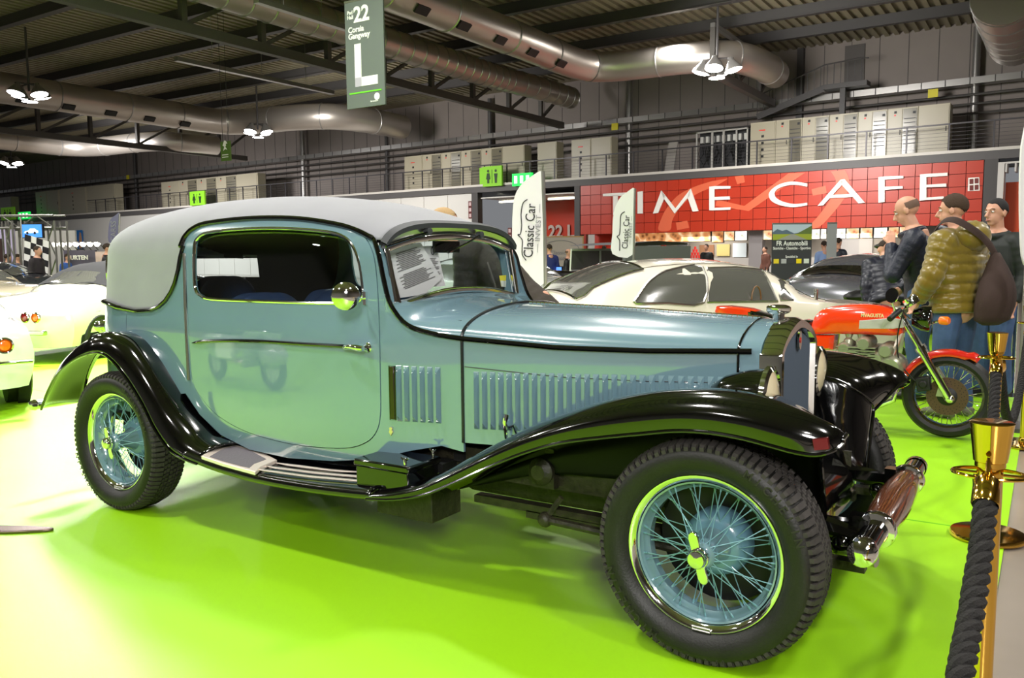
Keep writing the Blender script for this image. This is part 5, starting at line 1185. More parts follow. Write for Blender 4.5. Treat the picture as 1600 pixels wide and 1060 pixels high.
for (x, y, r, l) in ((1318, 545, .05, ENG), (1349, 538, .055, ENG), (1383, 549, .055, ENG), (1332, 558, .07, ENG), (1365, 565, .08, ENG), (1390, 575, .09, ENG), (1340, 590, .12, ENG)):
    c = mp_(x, y, YM - .16); mobj('engine_cover', MB().lathe([(0, -.02), (r * .7, -.02), (r * .85, -.005), (r, .02), (r, .25), (0, .25)], c, (0, 1, 0), 24), l)
cb = mp_(1318, 560); mobj('engine_block', MB().box((mp_(1310, 600).x, YM - .15, .28), (mp_(1395, 600).x, YM + .15, .62)), ENG, bevel=.02)
m = MB()
for k in range(7): z = .50 + k * .022; m.box((mp_(1312, 600).x, YM - .18, z), (mp_(1372, 600).x, YM + .18, z + .008))
mobj('cooling_fins', m, ENG, kind='stuff', flat=True)
for k, (x, y) in enumerate(((1326, 532), (1345, 533))): mobj('carburettor', MB().lathe([(0, -.05), (.03, -.05), (.034, 0), (.02, .02), (.03, .05), (0, .05)], mp_(x, y, YM - .1), (0, .3, 1), 14), ENG)
mobj('frame_tube', MB().tube([mp_(1408, 520, YM - .08), mp_(1387, 575, YM - .12), mp_(1380, 610, YM - .12)], .016, 8), ALU); mobj('frame_tube', MB().tube([mp_(1408, 520, YM + .08), mp_(1387, 575, YM + .12), mp_(1380, 610, YM + .12)], .016, 8), ALU)
mobj('exhaust_pipe', MB().tube([mp_(1392, 560, YM - .12), mp_(1404, 590, YM - .14), mp_(1395, 625, YM - .16), mp_(1340, 645, YM - .18), mp_(1200, 650, YM - .2)], [.022, .022, .024, .03, .05], 12), CHROME)
mobj('handlebar', MB().tube([mp_(1393, 498, YM - .32), mp_(1405, 487, YM - .2), mp_(1418, 478, YM), mp_(1405, 487, YM + .2), mp_(1400, 490, YM + .32)], .012, 8), CHROME)
mobj('hand_grip', MB().tube([mp_(1390, 499, YM - .36), mp_(1406, 485, YM - .24)], .02, 12), BLK); mobj('clutch_lever', MB().tube([mp_(1411, 487, YM - .24), mp_(1422, 500, YM - .35)], .006, 6), CHROME)
mobj('triple_clamp', MB().box(mp_(1395, 492, YM - .13), mp_(1420, 478, YM + .13)), ENG, bevel=.01)
mobj('instrument', MB().lathe([(0, 0), (.05, 0), (.055, .03), (.05, .06), (0, .065)], mp_(1428, 476, YM - .06), (-.6, 0, .8), 20), CHROME); mobj('instrument', MB().lathe([(0, 0), (.05, 0), (.055, .03), (.05, .06), (0, .065)], mp_(1428, 476, YM + .06), (-.6, 0, .8), 20), CHROME)
mi = mp_(1394, 462, YM - .28); mobj('round_mirror', MB().lathe([(0, -.012), (.04, -.008), (.055, 0), (.052, .006), (0, .006)], mi, (-.5, -.85, .1), 24), CHROME); mobj('mirror_stem', MB().tube([mi + V((0, .01, -.05)), mp_(1400, 488, YM - .25)], .006, 6), CHROME)
hl_ = mp_(1448, 498); mobj('headlamp_shell', MB().lathe([(0, -.10), (.06, -.09), (.09, -.03), (.095, .02), (.09, .03), (0, .04)], hl_, (1, 0, -.05), 28), BLACKP)
mobj('turn_signal', MB().lathe([(0, 0), (.026, 0), (.03, .01), (.03, .05), (.022, .062), (0, .064)], mp_(1469, 501, YM - .2), (.9, -.35, 0), 18), mat('amber_lens', (.95, .42, .06), .2, coat=1)); mobj('signal_stalk', MB().tube([mp_(1472, 501, YM - .18), mp_(1446, 508, YM - .05)], .010, 8), CHROME)
mobj('control_cable', MB().tube([V(p) for p in spline([tuple(mp_(1412, 485, YM - .2)), tuple(mp_(1402, 530, YM - .15)), tuple(mp_(1408, 570, YM - .13)), tuple(mp_(1440, 605, YM - .1))], 6)], .005, 6), BLK)
rhub = V((hub.x - 1.42, YM, Rw)); rwm = mobj('rear_wheel', MB().lathe([(Rw - .075, -.045), (Rw - .04, -.062), (Rw, 0), (Rw - .04, .062), (Rw - .075, .045)], rhub, (0, 1, 0), 48), RUBBER); obj('wheel_hub', MB().lathe([(0, -.06), (.23, -.03), (.23, .03), (0, .06)], rhub, (0, 1, 0), 24), ENG, rwm, world=True)

# =================================================================== other cars
class Frame:
    def __init__(s, px, py, depth, hdg): s.o = PD(px, py, depth); s.a = hdg; s.h = V((cos(hdg), sin(hdg), 0)); s.n = V((-sin(hdg), cos(hdg), 0))
    def L(s, px, py, off=0):
        q = ray(px, py); P0 = s.o + s.n * off; p = CC + q * ((P0 - CC).dot(s.n) / q.dot(s.n)); return ((p - s.o).dot(s.h), p.z)
def car_surface(st, z_of):       # st: list of (x, hw_low, hw_belt, hw_top) ; z_of(x)->(zb, zbelt, ztop)
    def half(x, z):
        zb, zm, zt = z_of(x); hl = smooth_interp([(s[0], s[1]) for s in st], x); hb = smooth_interp([(s[0], s[2]) for s in st], x); ht = smooth_interp([(s[0], s[3]) for s in st], x)
        if z <= zm:
            t = (z - zb) / (zm - zb); t = max(0, min(1, t)); return hl + (hb - hl) * t + .05 * sin(pi * t)
        t = min(1, (z - zm) / max(zt - zm, 1e-3)); k = min(1, (zt - zm) / .25)
        e = hb + (ht - hb) * t
        return e * max(0, 1 - t ** (7 if k > .8 else 2.2)) ** (.5)
    return half
def car_shell(name, st, z_of, W, m, par, nx=60, y0=None, drop=None):
    half = car_surface(st, z_of); xs = [st[0][0] + (st[-1][0] - st[0][0]) * k / nx for k in range(nx + 1)]; rows = []
    for i, x in enumerate(xs):
        zb, zm, zt = z_of(x); e = min(1, (min(i, nx - i) + .35) / 3.0) ** .5 if min(i, nx - i) < 3 else 1
        zs = [zb + (zm - zb) * k / 7 for k in range(8)] + [zm + (zt - zm) * k / 10 for k in range(1, 11)]
        r = [(half(x, z) * e, z) for z in zs]
        row = [V((x, W - h, z)) for h, z in r]; rows.append(row + [V((x, W + h, z)) for h, z in r[::-1]][1:])
    mb = MB().grid(rows); n = len(rows[0]); mb.f.append(tuple(range(n))); b = len(mb.v) - n; mb.f.append(tuple(range(b, b + n))[::-1])
    return obj(name, mb, m, par, ang=45), half
def simple_wheel(par, x, y, R, side=-1, rimm=None):
    w = obj('wheel', MB().lathe([(R * .62, -.02), (R * .7, -.04), (R * .9, -.05), (R, -.02), (R, .15), (R * .62, .17)], (x, y, R), (0, 1 if side < 0 else -1, 0), 36), RUBBER, par)
    obj('hub_cap', MB().lathe([(0, -.035), (R * .18, -.035), (R * .25, -.01), (R * .55, .0), (R * .63, -.03), (R * .64, .0)], (x, y, R), (0, 1 if side < 0 else -1, 0), 28), rimm or CHROME, w)
    return w
# ---- white coupe
hd = radians(52.5)
F = Frame(1100, 475, 7.4, hd); O = F.o.copy(); O.z = 0; HWC = .78
WCO = thing('white_coupe', 'white classic coupe with chrome window frames behind the bonnet of the teal coupe', 'car', O, hd)
roofpx = [(868, 474), (905, 452), (945, 430), (985, 414), (1040, 406), (1110, 404), (1165, 408), (1195, 416), (1228, 440), (1262, 466)]
rl = [F.L(px, py, .35) for px, py in roofpx]
rl = [(-2.35, .72), (-2.25, .84)] + [(x, z) for x, z in rl if x > -2.0] + [(rl[-1][0] + .35, .86), (rl[-1][0] + 1.0, .80), (rl[-1][0] + 1.15, .62)]
x_end = rl[-1][0]; x_st = rl[0][0]
belt = lambda x: interp([(x_st, .68), (-1.9, .84), (rl[-4][0], .86), (x_end - .15, .78), (x_end, .58)], x)
def zof(x): zt = smooth_interp(rl, x); zb = .22; zm = min(belt(x), zt - .015); return zb, zm, zt
stt = [(x_st, .66, .66, .3), (x_st + .3, .74, .74, .45), (-1.0, .78, .78, .55), (0, .78, .78, .58), (.8, .78, .78, .55), (1.5, .76, .76, .55), (x_end - .3, .72, .72, .5), (x_end, .60, .60, .3)]
CREAM = mat('ivory_car_paint', (.90, .87, .80), .2, coat=1)
sh_, hf = car_shell('car_body', stt, zof, HWC, CREAM, WCO)
surf = lambda x, z: V((x, HWC - hf(x, z), z))
def LS(px, py):
    off = .05
    for _ in range(12):
        x, z = F.L(px, py, off); off = .5 * off + .5 * (HWC - hf(x, z))
    return x, z
def wpan(name, pts, m, off=.006, th=.01, par=WCO, surf=surf, F=F, fr=.012, offp=.05, frm=DULLCHR):
    P = [LS(px, py) for px, py in pts]
    o = panel(name, P, [], surf, m, par, step=.08, thick=th, off=off, world=False)
    obj('chrome_frame', MB().tube([V(surf(x, z)) + V((0, -.008, 0)) for x, z in P], fr, 6, closed=True), frm, par)
    return o
CG = glassmat('car_window_glass', (.30, .31, .30), mix=.12); 
DARKI = mat('car_interior_dark', (.10, .10, .09), .6); GREYGL = mat('grey_reflecting_window', (.34, .34, .32), .08, spec=1, coat=1)
wpan('rear_side_window', spline([(993, 474), (996, 464), (1008, 446), (1025, 431), (1050, 421), (1097, 418), (1099, 473), (1040, 474)], 3, True), GREYGL)
wpan('door_window', [(1105, 472), (1104, 419), (1150, 418), (1190, 422), (1200, 440), (1214, 471)], GREYGL); wpan('quarter_light', [(1198, 424), (1206, 426), (1238, 469), (1220, 470)], GREYGL)
obj('steering_wheel', MB().tube([V(surf(*F.L(1153, 466, .3))) + V((.10 * cos(a) * .5, -.012, .12 * sin(a))) for a in [pi * k / 14 for k in range(15)]], .007, 6), mat('wood_rim', (.45, .30, .15), .3), WCO)
# rear screen, wrapped on the sloping tail
def topz(x): return smooth_interp(rl, x)
xr0, xr1 = F.L(884, 472, .5)[0], F.L(985, 418, .5)[0]
def scr(x0, x1, name, yy=.52):
    rows = []
    for i in range(9):
        x = x0 + (x1 - x0) * i / 8; row = []
        for k in range(13):
            y = -yy + 2 * yy * k / 12; zt = topz(x); zm = zof(x)[1]; z = zt
            lo, hi = zm, zt
            for _ in range(18):
                mid = (lo + hi) / 2
                if hf(x, mid) > abs(y): lo = mid
                else: hi = mid
            row.append(V((x, HWC + y, lo + .012)))
        rows.append(row)
    o = obj(name, MB().grid(rows), GREYGL, WCO); bd_ = [r[0] for r in rows] + rows[-1][1:] + [r[-1] for r in rows[::-1]][1:] + rows[0][::-1][1:-1]
    obj('chrome_frame', MB().tube(bd_, .012, 6, closed=True), CHROME, WCO)
scr(xr0, xr1, 'rear_screen'); scr(F.L(1208, 428, .5)[0], F.L(1262, 466, .5)[0], 'windscreen')
for x in (-1.45, 1.05): simple_wheel(WCO, x, .05, .30); simple_wheel(WCO, x, 2 * HWC - .05, .30, 1)
obj('drip_rail', MB().tube([V(surf(x, topz(x) - .05)) + V((0, -.004, 0)) for x in [F.L(px, 430, .1)[0] for px in (1010, 1040, 1080, 1120, 1160, 1190)]], .006, 6), CHROME, WCO)
obj('wiper_post', MB().tube([V((F.L(1280, 470, .2)[0], .25, .8)), V((F.L(1280, 470, .2)[0], .25, .98))], .02, 8), CHROME, WCO)
# ---- generic far cars
def simple_car(name, label, loc, rz, L, W, prof, m, glass=True, roofm=None, group=None, lights=None, gl_m=None, gx=None, wheels=True, R=.30):
    """prof: list of (x fraction, top z, belt z, top half-width fraction)"""
    t = thing(name, label, 'car', loc, rz, group); hw_ = W / 2
    rl_ = [(p[0] * L, p[1]) for p in prof]; bl = [(p[0] * L, p[2]) for p in prof]
    def zo(x): zt = smooth_interp(rl_, x); return .2, min(interp(bl, x), zt - .01), zt
    s_ = [(p[0] * L, hw_ * (.86 if i in (0, len(prof) - 1) else .98), hw_ * (.86 if i in (0, len(prof) - 1) else 1), hw_ * p[3]) for i, p in enumerate(prof)]
    b, h_ = car_shell('car_body', s_, zo, 0, m, t, nx=44)
    sf = lambda x, z: V((x, -h_(x, z), z)); sf2 = lambda x, z: V((x, h_(x, z), z))
    if glass and gx:
        x0, x1 = gx[0] * L, gx[1] * L
        zt = lambda x: zo(x)[2] - .07; zb_ = lambda x: zo(x)[1] + .03
        xs = [x0 + (x1 - x0) * k / 8 for k in range(9)]; xs = [x for x in xs if zt(x) > zb_(x) + .03]
        if len(xs) > 2:
            P = [(x, zb_(x)) for x in xs] + [(x, zt(x)) for x in xs[::-1]]
            for s2, td in ((sf, (0, 1, 0)), (sf2, (0, -1, 0))): panel('side_window', P, [], s2, gl_m or GREYGL, t, step=.12, thick=.01, off=.006, tdir=td, world=False)
        for nm, xa, xb in (('rear_window', gx[2] * L, gx[0] * L), ('windscreen', gx[1] * L, gx[3] * L)):
            rows = []
            for i in range(6):
                x = xa + (xb - xa) * (i + .4) / 6; zt_ = zo(x)[2]; row = []
                for k in range(9):
                    y = (-.78 + 1.56 * k / 8) * hw_ * .8; lo, hi = zo(x)[1], zt_
                    for _ in range(16):
                        mid = (lo + hi) / 2
                        if h_(x, mid) > abs(y): lo = mid
                        else: hi = mid
                    row.append(V((x, y, lo + .012)))
                rows.append(row)
            obj(nm, MB().grid(rows), gl_m or GREYGL, t)
    if wheels:
        for x in (.18 * L, .80 * L):
            for q in (-1, 1):
                obj('arch_shade', MB().lathe([(0, 0), (R * 1.13, 0), (R * 1.13, .1)], (x, q * (hw_ + .028), R), (0, -q, 0), 28), mat('arch_shade_black', (.03, .03, .03), .8), t); simple_wheel(t, x, q * (hw_ + .0), R, q)  # flat black disc painted in for the shade of an unmodelled arch opening
    return t, h_, zo
AMB = mat('amber_lens', (.9, .45, .1), .2, coat=1); REDL = mat('dark_red_lens', (.50, .08, .08), .2, coat=1)
IV = mat('ivory_convertible_paint', (.92, .92, .84), .2, coat=1)
def tail(t, y, z, x=-.012, s=-1, R=.07):
    for i, (dy, m_) in enumerate(((0, AMB), (.17, REDL))):
        b = obj('tail_light', MB().lathe([(R * .85, 0), (R, .005), (R, .02), (R * .8, .03), (R * .8, 0)], (x, y + s * -dy, z), (-1, 0, 0), 20), CHROME, t); obj('lens', MB().lathe([(R * .82, 0), (R * .6, .03), (0, .045)], (x, y + s * -dy, z), (-1, 0, 0), 20), m_, b)
# cream convertible with black hood, tail towards the camera
G = PZ(72, 560, 0)
hdgA = radians(106)
def place_light(px, py, dp, hdg, y=-.70, x=-.03):     # the tail light sits where the photograph shows it
    c = PD(px, py, dp); c = V((c.x, c.y, 0)); return c - V((cos(hdg), sin(hdg), 0)) * x - V((-sin(hdg), cos(hdg), 0)) * y
profA = [(0, .62, .55, .5), (.02, .80, .62, .6), (.12, .88, .74, .7), (.24, .93, .78, .72), (.29, 1.06, .80, .66), (.36, 1.24, .80, .62), (.46, 1.30, .80, .62), (.56, 1.24, .80, .62), (.64, .98, .80, .7), (.70, .88, .78, .75), (.9, .82, .70, .7), (1, .6, .5, .5)]
t, h_, zo = simple_car('ivory_convertible', 'ivory classic convertible with black soft top and round tail lights, at the left', place_light(65, 494, 10.5, hdgA), hdgA, 4.3, 1.66, profA, IV, gx=(.33, .60, .26, .68))
tail(t, -.62, .60, x=-.03); tail(t, .45, .60, x=-.03)
rows = []
for k in range(15):
    x = 4.3 * (.27 + .36 * k / 14); zt = zo(x)[2]; zm = zo(x)[1]; rows.append([V((x, s_ * h_(x, zm + (zt - zm) * u), zm + (zt - zm) * u + .012)) + V((0, s_ * .012, 0)) for s_, u in [(-1, .55 + .45 * q / 6) for q in range(7)] + [(1, 1 - .45 * q / 6) for q in range(1, 7)]])
obj('soft_top', MB().grid(rows), mat('black_soft_top', (.10, .10, .105), .9), t)
obj('number_plate', MB().box((-.06, -.12, .52), (-.045, .38, .64)), BLK, t); obj('bumper_half', MB().box((-.10, -.78, .38), (-.03, -.35, .44)), CHROME, t, bevel=.01); obj('bumper_half', MB().box((-.10, .35, .38), (-.03, .78, .44)), CHROME, t, bevel=.01); obj('exhaust_tip', MB().tube([(-.06, -.3, .26), (.3, -.3, .27)], .03, 10), CHROME, t)
# white car at the lower left
profB = [(0, .60, .50, .5), (.015, .80, .66, .62), (.10, .86, .74, .7), (.25, .92, .76, .7), (.33, 1.15, .80, .6), (.45, 1.24, .8, .6), (.55, 1.2, .8, .6), (.66, .95, .8, .7), (.9, .8, .7, .7), (1, .55, .45, .5)]
hdgB = radians(160)
t, h_, zo = simple_car('white_sports_car', 'bright white sports car tail at the lower left edge', place_light(28, 544, 7.2, hdgB, -.70), hdgB, 4.1, 1.62, profB, mat('bright_white_paint', (.93, .94, .92), .2, coat=1), gx=(.36, .60, .28, .68))
tail(t, -.60, .60, x=-.04); tail(t, .43, .60, x=-.04); obj('rear_bumper', MB().box((-.12, -.80, .44), (-.03, .80, .47)), CHROME, t, bevel=.01); obj('number_plate', MB().box((-.08, -.26, .52), (-.05, .26, .64)), mat('plate_green', (.25, .33, .15), .4), t)
# grey coupe behind, right
profC = [(0, .70, .6, .6), (.02, .90, .72, .66), (.14, 1.0, .84, .7), (.20, 1.05, .86, .7), (.34, 1.28, .88, .62), (.48, 1.32, .88, .6), (.6, 1.26, .88, .62), (.72, 1.0, .86, .7), (.9, .86, .74, .7), (1, .6, .5, .5)]
SIL = mat('graphite_car_paint', (.42, .42, .45), .25, .5, coat=1)
Pc = PD(1268, 440, 12.0); simple_car('grey_coupe', 'dark grey modern coupe with black rear window behind the motorcycle', V((Pc.x, Pc.y, 0)), radians(78), 4.4, 1.85, profC, SIL, gx=(.26, .66, .16, .76), gl_m=mat('black_car_glass', (.06, .06, .06), .08, coat=1))
# silver saloon and black four by four in the middle distance
Pc = PD(975, 440, 12.6); simple_car('silver_saloon', 'pale grey classic saloon behind the windscreen of the teal coupe', V((Pc.x, Pc.y, 0)), radians(172), 4.6, 1.8, [(0, .7, .6, .6), (.03, .92, .76, .7), (.3, 1.0, .86, .75), (.36, 1.02, .88, .7), (.46, 1.3, .9, .62), (.62, 1.36, .9, .6), (.76, 1.28, .9, .62), (.85, .98, .86, .7), (.97, .9, .76, .7), (1, .7, .6, .6)], mat('pale_grey_car_paint', (.66, .66, .66), .2, coat=1), gx=(.44, .76, .36, .84))
P4 = PD(958, 425, 18); t = thing('canvas_four_by_four', 'old black four-by-four with grey canvas top and folded windscreen', 'car', (P4.x, P4.y, 0), radians(150))
Fq = BLACKP
obj('car_body', MB().box((-1.6, -.8, .4), (1.7, .8, 1.0)), Fq, t, bevel=.06); obj('canvas_top', MB().grid([[V((x, y, 1.50 + .10 * cos(y * 1.6) - (.12 if x > 1.2 else 0))) for y in (-.8, -.5, 0, .5, .8)] for x in (-1.6, -.8, 0, .5)]).box((-1.6, -.8, 1.0), (-1.5, .8, 1.5)), mat('grey_canvas', (.36, .36, .37), .8), t)
obj('windscreen_frame', MB().tube([(.55, -.75, 1.0), (.5, -.75, 1.45), (.5, .75, 1.45), (.55, .75, 1.0)], .03, 6, closed=True).box((.49, -.02, 1.0), (.53, .02, 1.45)), mat('white_rubber_trim', (.8, .8, .78), .5), t); obj('windscreen', MB().box((.51, -.73, 1.02), (.53, .73, 1.43)), GREYGL, t)
for x in (-1.1, 1.2): simple_wheel(t, x, -.78, .36); simple_wheel(t, x, .78, .36, 1)
obj('headlamp', MB().lathe([(0, 0), (.1, 0), (.12, .05), (0, .08)], (1.7, -.55, .95), (1, 0, 0), 16), CHROME, t)
# far left cars
Pc = PD(-130, 460, 17); simple_car('beige_roadster', 'beige open roadster with raked windscreen at the left edge', V((Pc.x - 1, Pc.y, 0)), radians(20), 4.0, 1.6, [(0, .6, .5, .6), (.03, .8, .66, .7), (.3, .88, .76, .7), (.45, .9, .78, .7), (.52, 1.2, .8, .6), (.56, 1.2, .8, .6), (.66, .9, .78, .7), (.95, .8, .66, .7), (1, .55, .5, .6)], mat('beige_car_paint', (.72, .68, .58), .2, coat=1), gx=(.50, .58, .46, .66))
Pc = PD(95, 445, 19.5); simple_car('dark_coupe', 'dark grey coupe behind the beige roadster', V((Pc.x, Pc.y, 0)), radians(205), 4.2, 1.7, profC, mat('dark_car_paint', (.16, .17, .19), .2, coat=1), gx=(.26, .66, .16, .76))
Pc = PD(116, 440, 19); simple_car('black_gullwing_car', 'black car with lifted tail panel behind the ivory convertible', V((Pc.x, Pc.y, 0)), radians(100), 4.2, 1.8, profC, mat('black_car_paint', (.08, .07, .07), .15, coat=1), gx=(.26, .66, .16, .76))
Pc = PD(1375, 440, 18); simple_car('cream_microcar', 'small cream car half hidden by the bald man', V((Pc.x, Pc.y, 0)), radians(80), 3.0, 1.4, [(0, .7, .6, .6), (.05, 1.1, .85, .66), (.3, 1.32, .9, .6), (.6, 1.3, .9, .6), (.8, .95, .8, .7), (1, .6, .5, .6)], CREAM, gx=(.2, .7, .08, .8))
# dark motorcycles at the right, behind the men
for i, (px, py, dp, l) in enumerate(((1376, 425, 10.4, 'black motorcycle with chrome parts behind the bald man'), (1585, 430, 8.6, 'black and red motorcycle at the right edge behind the posts'))):
    P = PD(px, py, dp); t = thing('dark_motorcycle', l, 'motorcycle', (P.x, P.y, 0), radians(70 if i == 0 else 120))
    for x in (-.7, .7): w = obj('wheel', MB().tube([(x + .28 * cos(a), 0, .31 + .28 * sin(a)) for a in [2 * pi * k / 28 for k in range(28)]], .05, 8, closed=True), RUBBER, t); obj('spoked_disc', MB().lathe([(0, -.03), (.08, -.03), (.1, 0), (.08, .03), (0, .03)], (x, 0, .31), (0, 1, 0), 16), CHROME, w)
    obj('fuel_tank', MB().ball((.12, 0, .86), .30, .15, .14), BLACKP if i == 0 else mat('dark_red_tank', (.5, .06, .06), .2, coat=1), t); obj('seat', MB().ball((-.42, 0, .80), .34, .14, .08), BLK, t); obj('engine_block', MB().box((-.2, -.15, .35), (.25, .15, .72)), ENG, t, bevel=.03)
    obj('fork_leg', MB().tube([(.7, -.1, .31), (.45, -.1, .98)], .028, 8), CHROME, t); obj('fork_leg', MB().tube([(.7, .1, .31), (.45, .1, .98)], .028, 8), CHROME, t); obj('handlebar', MB().tube([(.3, -.36, 1.06), (.42, -.15, 1.05), (.42, .15, 1.05), (.3, .36, 1.06)], .014, 6), CHROME, t)
    obj('headlamp_shell', MB().lathe([(0, -.12), (.08, -.08), (.1, 0), (0, .03)], (.62, 0, .92), (1, 0, 0), 20), CHROME, t); obj('mudguard', MB().lathe([(.33, -.06), (.345, 0), (.33, .06)], (.7, 0, .31), (0, 1, 0), 20, a0=0, a1=pi), BLACKP, t); obj('exhaust_pipe', MB().tube([(.2, -.15, .4), (.1, -.2, .25), (-.9, -.2, .3)], [.025, .03, .05], 8), CHROME, t)
    obj('round_mirror', MB().lathe([(0, -.01), (.06, 0), (0, .01)], (.32, .32, 1.2), (-1, 0, 0), 16), CHROME, t)

# ---- silver scooter opposite the door: the photograph shows it as a reflection in the paint
t = thing('silver_scooter', 'silver scooter opposite the door of the teal coupe, seen as a reflection in it', 'scooter', (-2.9, -3.1, 0), .1)
SV = mat('silver_scooter_paint', (.62, .63, .62), .25, coat=1)
for x in (-.62, .62): w = obj('wheel', MB().tube([(x + .17 * cos(a), 0, .22 + .17 * sin(a)) for a in [2 * pi * k / 24 for k in range(24)]], .05, 8, closed=True), RUBBER, t); obj('wheel_disc', MB().lathe([(0, -.05), (.13, -.03), (.13, .03), (0, .05)], (x, 0, .22), (0, 1, 0), 20), SV, w)
obj('rear_cowl', MB().ball((-.45, 0, .48), .42, .26, .24, 20, 14), SV, t); obj('floorboard', MB().box((-.15, -.17, .24), (.36, .17, .29)), ALU, t, bevel=.02); obj('leg_shield', MB().obox((.43, 0, .60), (.02, 0, -.01), (0, .26, 0), (.06, 0, .36)), SV, t, bevel=.02)
obj('engine_cover', MB().box((-.25, .2, .30), (.15, .27, .50)), WHITE, t, bevel=.02); obj('front_mudguard', MB().ball((.62, 0, .36), .26, .12, .14, 16, 10), SV, t); obj('steering_column', MB().tube([(.62, 0, .3), (.44, 0, 1.0)], .035, 10), SV, t); obj('handlebar', MB().tube([(.38, -.34, 1.03), (.44, 0, 1.02), (.38, .34, 1.03)], .02, 8), CHROME, t); obj('headlamp', MB().lathe([(0, -.08), (.07, -.05), (.08, .03), (0, .05)], (.5, 0, 1.0), (1, 0, 0), 18), CHROME, t); obj('saddle', MB().ball((-.35, 0, .78), .34, .14, .08, 16, 10), BLK, t)
